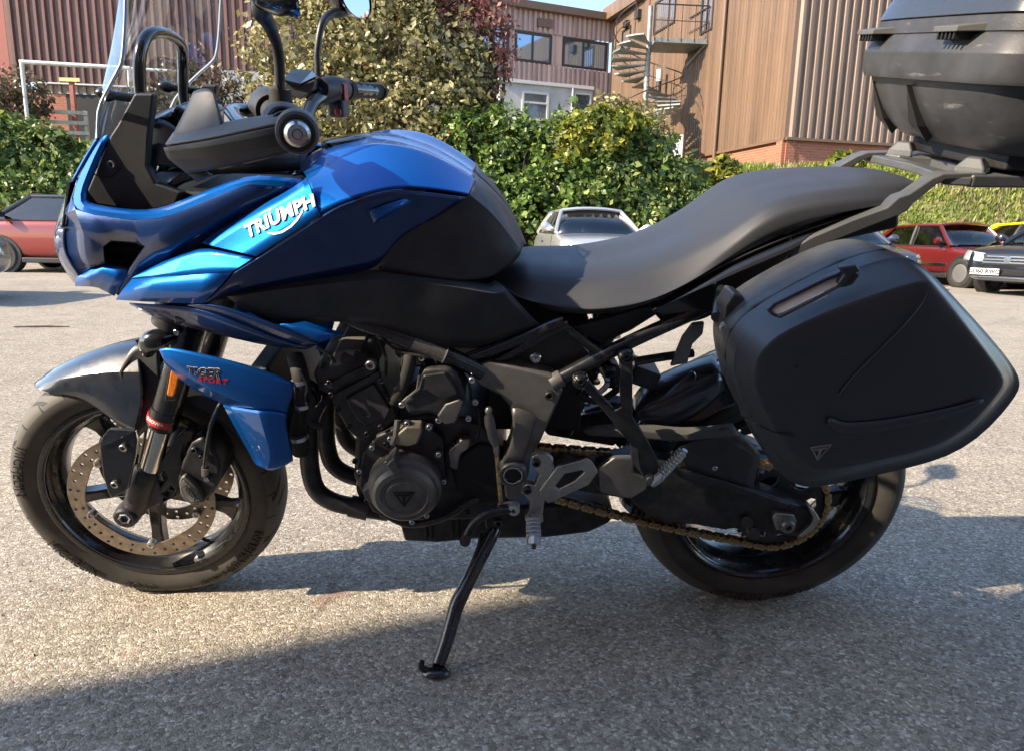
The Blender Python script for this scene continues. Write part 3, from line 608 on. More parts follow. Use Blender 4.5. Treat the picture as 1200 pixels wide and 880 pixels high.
# pipe frame
fz0, fz1 = D(37, 152, 20).z-.8, D(26, 73, 20).z
fa, fb = D(25, 73, 20), D(150, 73, 20.4)
pf = empty('pipe_frame', None, (fa.x, fa.y, 3.0)); tag(pf, 'white painted pipe frame like a goal in front of the maroon building', 'frame')
f0, f1 = Vector((0, 0, 0)), Vector((fb.x-fa.x, fb.y-fa.y, 0))
tube('post', [Vector((.0, 0, -.2)), Vector((0, 0, fz1-3))], .05, 'white_pipe', pf, segs=12, n=1)
tube('post', [f1+Vector((0, 0, -.2)), f1+Vector((0, 0, fz1-3))], .05, 'white_pipe', pf, segs=12, n=1)
tube('crossbar', [Vector((-.05, 0, fz1-3)), f1+Vector((.05, 0, fz1-3))], .06, 'white_pipe', pf, segs=12, n=1)
tube('back_bar', [Vector((.9, 1.2, fz1-2.8)), f1+Vector((.9, 1.2, fz1-2.8))], .05, 'white_pipe', pf, segs=12, n=1)
tube('side_bar', [Vector((0, 0, fz1-3)), Vector((.9, 1.2, fz1-2.8))], .04, 'white_pipe', pf, segs=10, n=1)
# timber rails
ra, rb_ = D(40, 132, 20.9), D(100, 131, 21.1)
rl = empty('timber_fence', None, (ra.x, ra.y, 3.0)); tag(rl, 'weathered three-rail timber fence under the pipe frame', 'fence')
rd = Vector((rb_.x-ra.x, rb_.y-ra.y, 0))
for v in (131, 143, 155): obox('rail', rd*0-rd*.15, rd*1.05, zat(60, v+2.2, ra)-3, zat(60, v-2.2, ra)-3, .05, .05, 'timber', rl, .006)
for t in (.02, .95): obox('post', rd*t, rd*t+rd.normalized()*.1, -.4, zat(60, 128, ra)-3, -.005, .1, 'timber', rl, .006)
rp = empty('rusty_post', None, (D(89, 150, 21.6).x, 21.6, 3.0)); tag(rp, 'rust-red upright post with a short yellow crosspiece behind the fence rails', 'post')
box('upright', (0, 0, 1.0), (.12, .12, 2.6), 'rust_post', rp, bevel=.008); pbr('yellow_board', (.6, .5, .2), .6); box('crosspiece', (0, -.09, zat(89, 95, D(89, 95, 21.6))-3), (.62, .05, .11), 'yellow_board', rp, bevel=.006)

# ------------------------------------------------------------------ spiral staircase
W1 = onwall(827); SC = D(757, 110, W1.y+.55); SC = Vector((SC.x, SC.y, 0))
st = empty('spiral_staircase', None, (SC.x, SC.y, 3.2)); tag(st, 'grey galvanised spiral fire-escape staircase with landing on the brown building', 'staircase')
szl = zat(757, 50, SC)-3.2; szb = zat(757, 160, SC)-3.2
tube('centre_pole', [Vector((0, 0, -.6)), Vector((0, 0, szl+1.15))], .085, 'galv', st, segs=14, n=1)
def tread_mesh(r):
    bm = bmesh.new(); a = R(15); pts = [(.06, -.03), (r*math.cos(a), -r*math.sin(a)), (r, 0), (r*math.cos(a), r*math.sin(a)), (.06, .03)]
    lo = [bm.verts.new((x, y, -.045)) for x, y in pts]; hi = [bm.verts.new((x, y, 0)) for x, y in pts]; n = 5
    bm.faces.new(lo[::-1]); bm.faces.new(hi)
    for i in range(n): bm.faces.new((lo[i], lo[(i+1) % n], hi[(i+1) % n], hi[i]))
    lathe_bm(bm, [(.10, -.06), (.10, .04)], Vector((0, 0, 0)), Vector((0, 0, 1)), 10)
    me = bpy.data.meshes.new('tread'); bm.to_mesh(me); bm.free(); me.materials.append(M['galv']); return me
tm = tread_mesh(1.25); NT = 19; rail = []; rail2 = []
for i in range(NT):
    z = szb+(szl-szb)*(i/(NT-1)); a = R(235-(NT-1-i)*21)     # winds down clockwise from the landing
    o = bpy.data.objects.new('tread', tm); COL.objects.link(o); o.parent = st; o.location = (0, 0, z-.02); o.rotation_euler = (0, 0, a)
    p = Vector((1.22*math.cos(a), 1.22*math.sin(a), z)); rail.append(p+Vector((0, 0, .95))); rail2.append(p+Vector((0, 0, .5)))
    if i % 2 == 0: tube('baluster', [p, p+Vector((0, 0, .95))], .014, 'dark_frame', st, segs=6, n=1)
tube('handrail', rail, .022, 'dark_frame', st, segs=8, n=4); tube('handrail', rail2, .014, 'dark_frame', st, segs=6, n=4)
wn_ = Vector((nA.x, nA.y, 0)); wu = (Vector((A2.x-A0.x, A2.y-A0.y, 0))).normalized()
# landing between the pole and the wall
la = onwall(776)-SC; lb_ = onwall(830)-SC
def lpt(p, o): return p+nA*o
bm = bmesh.new(); quad = [lpt(la, 1.25), lpt(lb_, 1.25), lpt(lb_, .08), lpt(la, .08)]
wb_ = (Vector((J.x, J.y, 0))-Vector((CN.x, CN.y, 0))).normalized(); w1 = W1-SC; quad = [Vector((.05, -.62, 0)), w1+nA*.06, w1+nA*.06+wb_*1.35, Vector((.15, .75, 0))]
v0 = [bm.verts.new(Vector((p.x, p.y, szl-.14))) for p in quad]; v1 = [bm.verts.new(Vector((p.x, p.y, szl))) for p in quad]; n = len(quad)
bm.faces.new(v0); bm.faces.new(v1)
for i in range(n): bm.faces.new((v0[i], v0[(i+1) % n], v1[(i+1) % n], v1[i]))
bmesh.ops.recalc_face_normals(bm, faces=bm.faces); bm_obj('landing', bm, 'galv', st, smooth=False)
pr = [quad[0], quad[1], quad[2]]
for h, r in ((1.05, .024), (.55, .014)):
    tube('landing_rail', [Vector((p.x, p.y, szl+h)) for p in pr], r, 'dark_frame', st, segs=8, n=1)
for t in (0, .25, .5, .75, 1): p = quad[0].lerp(quad[1], t); tube('baluster', [Vector((p.x, p.y, szl-.1)), Vector((p.x, p.y, szl+1.05))], .016, 'dark_frame', st, segs=6, n=1)
p = quad[2]*.5+quad[1]*.5; tube('bracket', [Vector((quad[1].x, quad[1].y, szl-.1)), Vector((quad[2].x, quad[2].y, szl-.55))], .05, 'galv', st, segs=8, n=1)
# bottom landing block
bl_ = obox('base_block', Vector((-.1, -.5, 0)), Vector((1.2, -.9, 0)), -.9, szb-.1, .4, .9, 'pale_trim', st)
fl_ = empty('flue_pipe', None, tuple(onwall(782)+nA*.35+Vector((0, 0, 3.4)))); tag(fl_, 'dark flue pipe with pale cap standing against the brown wall by the staircase', 'pipe')
zz = zat(782, 83, onwall(782))-3.4; tube('pipe', [Vector((0, 0, -.5)), Vector((0, 0, zz-.35))], .10, 'dark_frame', fl_, segs=12, n=1); tube('cap', [Vector((0, 0, zz-.42)), Vector((0, 0, zz))], .12, 'pale_trim', fl_, segs=12, n=1)
# stone wall on the right of the bank
sw_a, sw_b = D(1150, 280, 15.4), D(1215, 280, 14.6)
sw = wall_quad('brick_retaining_wall', Vector((0, 0, 0)), Vector((sw_b.x-sw_a.x+3, sw_b.y-sw_a.y, 0)), 0, 1.35, 'pale_brick', None, .25) if 'pale_brick' in M else None
brick_mat('pale_brick', (.44, .27, .18), (.38, .23, .16), (.40, .33, .26))
sw = mk('retaining_wall', [Vector((0, 0, -.2)), Vector((1.3, -.35, -.2)), Vector((5, -.9, -.2)), Vector((0, 0, .95)), Vector((1.3, -.35, 1.55)), Vector((5, -.9, 1.75))], [(0, 1, 4, 3), (1, 2, 5, 4)], pbr('sandstone', (.40, .27, .19), .85, bump=(14, .5, .02), var=(6, .75, 1.2)).name, None, solid=.35, off=-1, smooth=False); sw.location = (sw_a.x+.2, sw_a.y+.2, 0)
tag(sw, 'pinkish stone retaining wall at the foot of the bank on the right', 'wall')

# ------------------------------------------------------------------ the building behind the photographer, whose shadow crosses the ground
ws = empty('workshop_building', None, (-8.15, -3.50, 0)); tag(ws, 'tall brick building behind the viewer whose shadow lies across the foreground tarmac', 'building')
WH = 6.0
wall_quad('wall', Vector((18, 0, 0)), Vector((0, 0, 0)), 0, WH, 'red_brick', ws, .3)
wall_quad('wall', Vector((0, -.3, 0)), Vector((0, -9, 0)), 0, WH, 'red_brick', ws, .3)
mk('roof', [Vector((0, 0, WH-.01)), Vector((18, 0, WH-.01)), Vector((18, -9, WH-.01)), Vector((0, -9, WH-.01))], [(0, 1, 2, 3)], 'brown_trim', ws, smooth=False)
for x in (2.5, 6.5, 10.5, 14.5):
    for z in (1.0, 3.6): window(Vector((x+1.8, 0, 0)), Vector((x, 0, 0)), z, z+1.4, ws, (.5,), frame='pale_trim', out=.06)
# ================================================================== MOTORCYCLE
moto = empty('motorcycle', None, (0, 0, 0), (LEAN, 0, 0))
tag(moto, 'blue and black touring motorcycle leaning on its side stand in the foreground', 'motorcycle')
FC = L(0.0, 0, .298); RC = L(1.418, 0, .316)
STEER = R(1.6)

def tyre_mat():
    m = pbr('tyre_rubber', (0.036, 0.035, 0.032), 0.70, bump=(300, .25, .0006), var=(9, .85, 1.35, (.062, .058, .051)))
    n = m.node_tree.nodes; l = m.node_tree.links; b = n['Principled BSDF']
    tc = n.new('ShaderNodeTexCoord'); sx = n.new('ShaderNodeSeparateXYZ'); l.new(tc.outputs['Object'], sx.inputs[0])
    def mth(op, a, c=None, c2=None):
        q = n.new('ShaderNodeMath'); q.operation = op
        for i, w in enumerate((a, c, c2)):
            if w is None: continue
            if isinstance(w, (int, float)): q.inputs[i].default_value = w
            else: l.new(w, q.inputs[i])
        return q.outputs[0]
    th = mth('ARCTAN2', sx.outputs['Z'], sx.outputs['X']); ay = mth('ABSOLUTE', sx.outputs['Y'])
    rr = mth('SQRT', mth('ADD', mth('MULTIPLY', sx.outputs['Z'], sx.outputs['Z']), mth('MULTIPLY', sx.outputs['X'], sx.outputs['X'])))
    mask = None
    for N, sl, off, lo, hi, w in ((14, 60, 0, .024, .053, .12), (14, 52, .36, .012, .042, .10), (28, 30, .2, .046, .060, .07)):
        t = mth('FRACT', mth('ADD', mth('MULTIPLY', th, N/(2*math.pi)), mth('MULTIPLY_ADD', ay, sl*.2, off)))
        d = mth('ABSOLUTE', mth('SUBTRACT', t, .5)); g = mth('LESS_THAN', d, w*.5)
        g = mth('MULTIPLY', g, mth('MULTIPLY', mth('GREATER_THAN', ay, lo), mth('LESS_THAN', ay, hi)))
        mask = g if mask is None else mth('MAXIMUM', mask, g)
    mask = mth('MULTIPLY', mask, mth('GREATER_THAN', rr, .268))
    src = b.inputs['Base Color'].links[0].from_socket
    dust = n.new('ShaderNodeMix'); dust.data_type = 'RGBA'; l.new(mth('MULTIPLY', mth('GREATER_THAN', rr, .2685), mth('LESS_THAN', rr, .305)), dust.inputs['Factor']); l.new(src, dust.inputs[6]); dust.inputs[7].default_value = (.085, .080, .070, 1); src = dust.outputs[2]   # scrubbed, dusty tread
    mx = n.new('ShaderNodeMix'); mx.data_type = 'RGBA'; l.new(mask, mx.inputs['Factor']); l.new(src, mx.inputs[6]); mx.inputs[7].default_value = (.006, .006, .006, 1); l.new(mx.outputs[2], b.inputs['Base Color'])
    bp = n.new('ShaderNodeBump'); bp.inputs['Distance'].default_value = .004; bp.invert = True; l.new(mask, bp.inputs['Height'])
    old = b.inputs['Normal'].links[0].from_node; l.new(bp.outputs[0], old.inputs['Normal'])
tyre_mat()

def ring_text(name, s, r, ang, t, size, parent, mat, spacing=1.0, bold=0.0, flipdir=1):
    """letters standing on a tyre wall, read from outside, centred at angle ang (degrees, from the rear, upwards)"""
    def warp(x, y, z):
        a = R(ang) + flipdir*x/r; rad = r + (-flipdir)*-y*-1 if False else r + (y if flipdir < 0 else -y)
        return Vector((math.cos(a)*rad, t - z, math.sin(a)*rad))
    return lettering(name, s, L(0, 0, 0), L(1, 0, 0), L(0, 0, 1), size, mat, parent, extrude=.0008, spacing=spacing, bold=bold, warp=warp)

def make_wheel(name, c, rad, w, steer, nspk, a0, rear=False):
    wh = empty(name, moto, c, (0, 0, steer))
    h = w/2; rr = .216; sc_ = (rad-rr)/(.306-.216)
    half = [(.222, .80*h), (.228, .84*h), (.240, .93*h), (.256, 1.0*h), (.270, .99*h), (.281, .93*h), (.292, .76*h), (.299, .52*h), (.304, .26*h), (.306, 0)]
    half = [(rr+(r-.216)*sc_, t) for r, t in half]
    prof = half + [(r, -t) for r, t in half[-2::-1]]
    prof = prof + [(rr+.004, -.6*h), (rr+.004, .6*h), half[0]]
    ty = lathe('tyre', prof, L(0, 0, 0), YN, 'tyre_rubber', wh, segs=96, angle=60)
    # rim: lip, stepped barrel
    k = h/.06
    hp = [(.225, .050*k), (.227, .053*k), (.222, .0545*k), (.216, .052*k), (.213, .046*k), (.206, .042*k), (.203, .036*k), (.197, .030*k), (.192, .020*k), (.190, 0)]
    prof = hp + [(r, -t) for r, t in hp[-2::-1]] + [(.212, -.05*k), (.205, 0), (.212, .05*k), hp[0]]
    lathe('rim', prof, L(0, 0, 0), YN, 'rim_paint', wh, segs=96, angle=40)
    hub = [(0, .055), (.026, .055), (.030, .05), (.033, .035), (.045, .03), (.047, 0), (.045, -.03), (.033, -.035), (.030, -.055), (0, -.055)]
    if rear: hub = [(0, .075), (.03, .075), (.06, .06), (.062, .02), (.05, 0), (.06, -.03), (.06, -.06), (0, -.06)]
    lathe('hub', hub, L(0, 0, 0), YN, 'rim_paint', wh, segs=32)
    bm = bmesh.new()
    secs = [(.035, .021, .026), (.075, .014, .022), (.13, .012, .018), (.170, .015, .017), (.188, .024, .019), (.199, .042, .022)]
    rings = []
    for r, hw, hy in secs:
        b_ = min(hw, hy)*.35
        rings.append([bm.verts.new((r, y, z)) for y, z in ((-hy, hw-b_), (-hy+b_, hw), (hy-b_, hw), (hy, hw-b_), (hy, -hw+b_), (hy-b_, -hw), (-hy+b_, -hw), (-hy, -hw+b_))])
    for a, b in zip(rings, rings[1:]):
        for i in range(8): bm.faces.new((a[i], a[(i+1) % 8], b[(i+1) % 8], b[i]))
    bmesh.ops.recalc_face_normals(bm, faces=bm.faces)
    me = bpy.data.meshes.new('spoke'); bm.to_mesh(me); bm.free(); me.materials.append(M['rim_paint']); me.shade_smooth(); me.set_sharp_from_angle(angle=R(30))
    for i in range(nspk):
        o = bpy.data.objects.new('spoke', me); COL.objects.link(o); o.parent = wh; o.rotation_euler = (0, -R(a0+i*360/nspk), 0)
    return wh
def brake_disc(parent, y, ro, ri, hr, thick=.0045, nh=36, a0=0):
    bm = bmesh.new(); loops = []
    n = 96
    loops.append([Vector((ro*math.cos(2*math.pi*i/n), y, ro*math.sin(2*math.pi*i/n))) for i in range(n)])
    loops.append([Vector(((ri+.004*math.cos(10*math.pi*i/60+R(a0)))*math.cos(2*math.pi*i/60), y, (ri+.004*math.cos(10*math.pi*i/60+R(a0)))*math.sin(2*math.pi*i/60))) for i in range(60)])
    d = ro-ri
    for i in range(nh):
        for rq in ((ri+d*.34, ri+d*.80) if i % 2 else (ri+d*.57,)):
            a = 2*math.pi*i/nh; loops.append([Vector((rq*math.cos(a)+hr*math.cos(q*math.pi/4), y, rq*math.sin(a)+hr*math.sin(q*math.pi/4))) for q in range(8)])
    fill_loops(bm, loops)
    ret = bmesh.ops.extrude_face_region(bm, geom=list(bm.faces), use_keep_orig=True)
    bmesh.ops.translate(bm, verts=[g for g in ret['geom'] if isinstance(g, bmesh.types.BMVert)], vec=(0, thick, 0))
    bmesh.ops.recalc_face_normals(bm, faces=bm.faces)
    return bm_obj('brake_disc', bm, 'disc_steel', parent, angle=40)

fw = make_wheel('front_wheel', FC, .298, .119, STEER, 5, 120)
for y in (-.070, .066): brake_disc(fw, y, .157, .121, .0041, a0=-120*5)
for i in range(5):
    a = R(120+i*72+6); c = L(.120*math.cos(a), -.076, .120*math.sin(a))
    lathe('disc_button', [(0, .003), (.004, .003), (.0045, .005), (.0085, .004), (.0095, 0), (.0095, -.010), (0, -.010)], c, YN, 'alloy', fw, segs=16)
lathe('valve', [(0, .03), (.004, .03), (.004, .004), (.007, 0), (0, 0)], L(.19*math.cos(R(300)), -.01, .19*math.sin(R(300))), L(-math.cos(R(300)), -.3, -math.sin(R(300))), 'rubber', fw, segs=10)
rw = make_wheel('rear_wheel', RC, .316, .180, 0, 5, 60, True)
brake_disc(rw, .075, .128, .09, .004, nh=28)
# lettering on the tyre walls
ring_text('wall_lettering', 'MICHELIN', .262, -38, -.0615, .030, fw, 'engine_dark', spacing=1.05, bold=.0008)
ring_text('wall_lettering', 'ROAD 5 GT', .263, -60, -.0615, .019, fw, 'engine_dark', bold=.0005)
ring_text('wall_lettering', 'ROAD', .263, -102, -.0615, .026, fw, 'rubber')
ring_text('wall_lettering', 'MICHELIN', .262, -138, -.0615, .028, fw, 'engine_dark', spacing=1.05)
ring_text('wall_lettering', 'MICHELIN', .262, 165, -.0615, .028, fw, 'engine_dark', spacing=1.05)
ring_text('wall_lettering', 'MICHELIN', .275, -100, -.0915, .028, rw, 'rubber', spacing=1.05)
ring_text('wall_lettering', 'ROAD 5 GT', .275, -70, -.0915, .02, rw, 'rubber')

# ------------------------------------------------------------------ fork, brakes, front mudguard
def fork_side(s):
    f = empty('fork_leg', moto)
    def Q(u, v, y): p = P(u, v, y); return L(p.x, p.y if s < 0 else -p.y, p.z)
    def T(name, pts, r, mat, **k): return tube(name, [Q(*p) for p in pts], r, mat, f, n=1, **k)
    T('outer_tube', [(195, 483, -.105), (216, 412, -.105), (226, 375, -.105)], .0285, 'frame_black', segs=24)
    T('tube_collar', [(190.5, 496, -.105), (196, 477, -.105)], .0305, 'gloss_black', segs=24)
    T('stanchion', [(172, 562, -.105), (194, 488, -.105)], .0205, 'fork_steel', segs=24)
    T('dust_seal', [(189.6, 499, -.105), (191, 495, -.105)], .027, 'rubber', segs=24)
    T('lower_clamp', [(158, 596, -.105), (163, 582, -.105), (168, 566, -.105), (173.5, 551, -.105), (174.5, 547.5, -.105)], [.024, .027, .027, .027, .024], 'dark_metal', segs=20)
    c = Q(154, 597, -.10)
    sgn = 1 if s < 0 else -1
    lathe('axle_boss', [(0, .028), (.013, .028), (.014, .034), (.020, .034), (.0245, .030), (.026, .02), (.026, -.03), (0, -.03)], c, L(0, -sgn, 0), 'dark_metal', f, segs=28)
    lathe('axle_end', [(0, .026), (.0085, .026), (.009, .033), (.013, .035), (.0145, .033), (.0145, .02), (0, .02)], c, L(0, -sgn, 0), 'steel', f, segs=6, smooth=False)
    pl = plate('caliper_mount', [Q(172, 560, -.115), Q(190, 538, -.115), Q(207, 512, -.115), Q(216, 504, -.115), Q(228, 505, -.115), Q(226, 514, -.115), Q(216, 520, -.115), Q(212, 535, -.115), Q(218, 556, -.115), Q(206, 582, -.115), Q(186, 590, -.115), Q(164, 602, -.115)],
               'dark_metal', f, thick=.022*sgn, bevel=.004, vec=L(0, .022*sgn, 0), holes=[[Q(184, 560, -.115), Q(192, 551, -.115), Q(196, 560, -.115), Q(188, 570, -.115)], [Q(190, 578, -.115), Q(200, 568, -.115), Q(204, 574, -.115), Q(196, 583, -.115)]])
    return f, Q
fl, _ = fork_side(-1); fr_, _ = fork_side(1)
# maker's band on the near leg
tube('fork_band', [P(190.8, 492.5, -.105), P(193.0, 485.5, -.105)], .0312, 'red_print', fl, segs=24, n=1)
_a = P(190.2, 494, -.105); _b = P(193.8, 482, -.105); _ax = (_b-_a).normalized()
def _bandwarp(x, y, z):
    c = (_a+_b)/2 + _ax*y; a = x/.0314 - .25
    n1 = L(0, -1, 0); n2 = _ax.cross(n1).normalized()
    return c + (n1*math.cos(a) + n2*math.sin(a))*(.0316+z*.3)
lettering('band_lettering', 'SHOWA', _a, L(1, 0, 0), L(0, 0, 1), .0105, 'white_print', fl, warp=_bandwarp, bold=.0003)
# amber reflector
rf = plate('reflector', [(195, 462), (200, 433), (204, 429), (210, 433), (211, 437), (205, 462), (203, 465), (197, 465)], 'amber', fl, y=-.142, thick=.012, bevel=.003)
plate('reflector_holder', [(192, 470), (198, 428), (204, 424), (214, 430), (207, 470)], 'gloss_black', fl, y=-.134, thick=.016, bevel=.003)
# calipers
def caliper(s):
    def Q(u, v, y): p = P(u, v, y); return L(p.x, p.y if s < 0 else -p.y, p.z)
    sg = 1 if s < 0 else -1
    c = plate('brake_caliper', [Q(*p, -.128) for p in ((207, 560), (213, 540), (224, 518), (236, 512), (246, 520), (258, 541), (259, 562), (250, 578), (238, 590), (222, 592), (210, 583))], 'dark_metal', moto, vec=L(0, .085*sg, 0), bevel=.008, segs=3)
    plate('caliper_cover', [Q(*p, -.141) for p in ((209.5, 566), (211.5, 560), (216, 557), (223, 563), (232, 573), (237, 587), (236, 590), (223, 591), (216, 586), (211, 577))], 'cover_metal', c, vec=L(0, .016*sg, 0), bevel=.0035, segs=3)
    plate('caliper_badge', [Q(*p, -.1425) for p in ((212.5, 567), (215, 562), (222, 568), (230, 576), (234, 586), (224, 588), (218, 583))], 'alloy', c, vec=L(0, .003*sg, 0), bevel=.001)
    for p, r in (((228, 527), .007), ((243, 560), .006), ((236, 535), .005)):
        bolt(Q(*p, -.131), r, c, 'dark_metal', L(0, -sg, 0))
    return c
cl = caliper(-1); caliper(1)
lettering('caliper_lettering', 'NISSIN', (223.5, 577, -.1435), P(233, 588, -.14)-P(216, 566, -.14), L(0, 0, 1), .0135, 'engine_dark', cl, bold=.0003)
tube('brake_hose', [(241, 552, -.135), (240, 546, -.145), (243, 520, -.15), (248, 496, -.145), (256, 477, -.135), (263, 466, -.12), (270, 450, -.09)], .0048, 'gloss_black', moto, segs=10)
tube('hose_fitting', [(240.5, 556, -.135), (240.5, 547, -.145)], .0075, 'cover_metal', moto, segs=10, n=1)
lathe('banjo_bolt', [(0, .006), (.006, .006), (.007, .003), (.007, -.01), (0, -.01)], (243, 560, -.137), YN, 'steel', moto, segs=6, smooth=False)
# lower yoke and steering head parts seen over the wheel
box('lower_yoke', (.185, 0, .76), (.075, .26, .05), 'dark_metal', moto, Matrix.Rotation(R(-22), 3, 'Y'), bevel=.012)
for y in (-.105, .105):
    tube('yoke_clamp', [L(.157, y, .728), L(.183, y, .792)], .037, 'dark_metal', moto, segs=20, n=1)
tube('hose_guide', [(173, 413, -.11), (176, 402, -.13), (188, 397, -.13), (206, 392, -.12)], [.012, .020, .020, .012], 'gloss_black', moto, segs=14)
bolt((207, 389.5, -.14), .0055, moto)
mg = grid('front_mudguard', [
    [(40.5, 450, -.0, 0), (41, 451, -.018), (42, 453.5, -.036), (43.5, 455.5, -.046), (45, 457, -.05)],
    [(57, 437, 0), (58, 440, -.03), (61, 447, -.052), (63, 455, -.060), (66, 460, -.062)],
    [(80, 424, 0), (82, 429, -.034), (86, 442, -.060), (90, 456, -.069), (95, 463, -.066)],
    [(112, 411, 0), (114, 418, -.036), (120, 436, -.068), (122, 459, -.081), (118, 479, -.078)],
    [(138, 404, 0), (140, 412, -.038), (143, 436, -.074), (146, 466, -.090), (138, 496, -.088)],
    [(160, 401, 0), (163, 409, -.04), (166, 436, -.078), (170, 470, -.095), (160, 505, -.098)]], 'navy_paint', moto, sub=3, crease_rows=(), crease_cols=(2,), cr=.95, solid=.003)
def arc_pt(a, r, y): return FC + L(r*math.cos(R(a)), y, r*math.sin(R(a)))
grid('mudguard_tail', [[arc_pt(a, .338, 0), arc_pt(a, .334, -.04), arc_pt(a, .318, -.068), arc_pt(a, .29, -.075)] for a in (74, 58, 40, 22)], 'black_plastic', mg, sub=2, crease_cols=(2,), solid=.003, flip=True)
_rr = mg.children[0]
def mir_part(o, par=None): return mirror(o, par)
mgm = mirror(mg)
plate('fork_shield', [(116, 519), (120, 511), (127, 503), (158, 504.5), (160, 516), (158, 535), (150, 572), (146, 577), (130, 584), (126, 577), (120, 556)], 'gloss_black', mg, y=-.142, thick=.012, bevel=.0035, segs=3)
plate('fork_shield', [(120, 512), (127, 503), (158, 504.5), (131, 518.5), (119, 523)], 'navy_paint', mg, y=-.145, thick=.004, bevel=.001)
bolt((145, 524, -.146), .008, mg, 'alloy'); bolt((135, 567, -.146), .008, mg, 'alloy')
grid('mudguard_stay', [[(139.5, 437, -.080), (154, 404, -.050), (170, 402, -.045), (186, 412, -.05)],
                       [(148, 462, -.086), (160, 440, -.07), (172, 430, -.065), (186, 432, -.065)],
                       [(159, 500, -.098), (166, 470, -.085), (176, 462, -.08), (188, 455, -.075)],
                       [(158, 520, -.11), (164, 510, -.10), (170, 505, -.095), (180, 497, -.09)]], 'black_plastic', mg, sub=2, solid=.004)
for y in (.0,):
    pass
# speed sensor cable on the fork
tube('sensor_cable', [(172, 500, -.085), (168, 520, -.075), (163, 545, -.08), (160, 575, -.09)], .003, 'rubber', moto, segs=8)

# ------------------------------------------------------------------ radiator and its blue side shroud
box('radiator', (.345, 0, .56), (.045, .30, .20), 'engine_dark', moto, Matrix.Rotation(R(-14), 3, 'Y'), bevel=.006)
sh = grid('radiator_shroud', [
    [(188, 410, -.185), (196, 406, -.19), (231, 413, -.20), (297, 428, -.20), (345, 448, -.185)],
    [(191, 416, -.190), (202, 421, -.20), (240, 434, -.212), (304, 462, -.215), (341, 466, -.198)],
    [(193, 420, -.189), (205, 432, -.196), (247, 455, -.206), (305, 480, -.213), (336, 484, -.20)],
    [(195, 424, -.176), (208, 440, -.165), (232, 457, -.155), (263, 473, -.152), (270, 476, -.15)]], 'blue_paint', moto, sub=2, crease_rows=(1, 2), cr=.95, solid=.0035, flip=True)
grid('shroud_leg', [
    [(263, 473.5, -.150), (305, 480.5, -.213), (320, 481, -.211), (336, 484, -.20)],
    [(279, 503, -.150), (310, 502, -.214), (321, 502, -.212), (334.5, 499, -.20)],
    [(295, 531, -.150), (319, 529, -.214), (330, 523, -.21), (339, 520, -.20)],
    [(299.5, 541, -.155), (317, 540, -.212), (330, 539, -.208), (343.5, 535, -.198)],
    [(301, 545, -.178), (314, 549, -.205), (325, 549, -.20), (343, 538, -.196)]], 'blue_paint', sh, sub=2, crease_cols=(1,), cr=.97, solid=.0035, flip=True)
_x = P(270, 447, -.21)-P(216, 437, -.2)
_xs = P(262, 441.5, -.2165)-P(215, 435.5, -.2065); _ys = L(0, -.1, 1); _ns = -(_xs.cross(_ys))
for s_, o_, sz, mt, sp_, bd, lf in (('TIGER', (236, 437.5, -.215), .0225, 'white_print', 1.02, .0009, .0006), ('TIGER', (236, 437.5, -.215), .0225, 'engine_dark', 1.02, .0001, .0013), ('SPORT', (248, 446.5, -.215), .0150, 'red_print', 1.3, .0006, .0008)):
    conform(lettering('shroud_lettering', s_, o_, _xs, _ys, sz, mt, sh, shear=.25, bold=bd, spacing=sp_), sh, _ns, lf)
mirror(sh)
# ------------------------------------------------------------------ front cowl, headlamp, windscreen
cowl = empty('front_cowl', moto)
def both(o): mirror(o); return o
# bright upper rim that frames the cockpit opening
both(grid('cowl_rim', [
    [(128.5, 157, -.150), (122, 160, -.153), (118, 163, -.148)],
    [(119, 182, -.158), (111, 182, -.162), (105, 184, -.154)],
    [(110, 204, -.165), (101, 206, -.172), (92, 208, -.162)],
    [(101, 228, -.176), (92, 230, -.184), (84, 233, -.172)],
    [(101, 238, -.184), (96, 244, -.193), (88, 246, -.190)],
    [(122, 242, -.192), (118, 248, -.203), (111, 253, -.202)],
    [(158, 247, -.198), (157, 253, -.210), (156, 259, -.212)],
    [(184, 245.5, -.200), (186, 251, -.213), (188, 257, -.216)],
    [(206, 238, -.202), (209, 243, -.214), (213, 248, -.217)],
    [(250, 220, -.205), (251, 225, -.215), (253, 231, -.218)],
    [(291, 205, -.205), (291, 210, -.214), (291, 216, -.217)],
    [(316, 206.5, -.203), (315, 211, -.211), (314, 218, -.214)],
    [(353, 210.5, -.196), (350, 214, -.203), (346, 221, -.206)]], 'blue_paint', cowl, sub=1, crease_cols=(1, 2), cr=1.0, solid=.005, flip=True))
# lower side of the cowl, facing down and out, with the air opening
_nose = {  # name: (u, v, y)
 'a': (84, 233, -.172), 'b': (88, 246, -.190), 'c': (111, 253, -.202), 'd': (156, 259, -.212), 'e': (188, 257, -.216), 'f': (213, 248, -.217), 'g': (253, 231, -.218), 'h': (291, 216, -.217), 'G': (314, 218, -.214), 'H': (346, 221, -.206),
 'i': (73, 252, -.140), 'j': (68, 273, -.125), 'k': (70, 297, -.12), 'l': (80, 316, -.125), 'm': (92, 326, -.134),
 'n': (98, 275, -.180), 'o': (100, 298, -.172), 'p': (106, 314, -.166),
 'q': (120, 290, -.190), 'r': (130, 282, -.197), 's': (160, 284, -.198), 't': (170, 289, -.195), 'w': (152, 315, -.180), 'x': (122, 309, -.178),
 'y': (251, 275, -.196), 'z': (235, 287, -.191), 'A': (196, 306, -.186), 'B': (156, 327, -.172), 'C': (137, 348, -.160), 'D': (300, 246, -.204)}
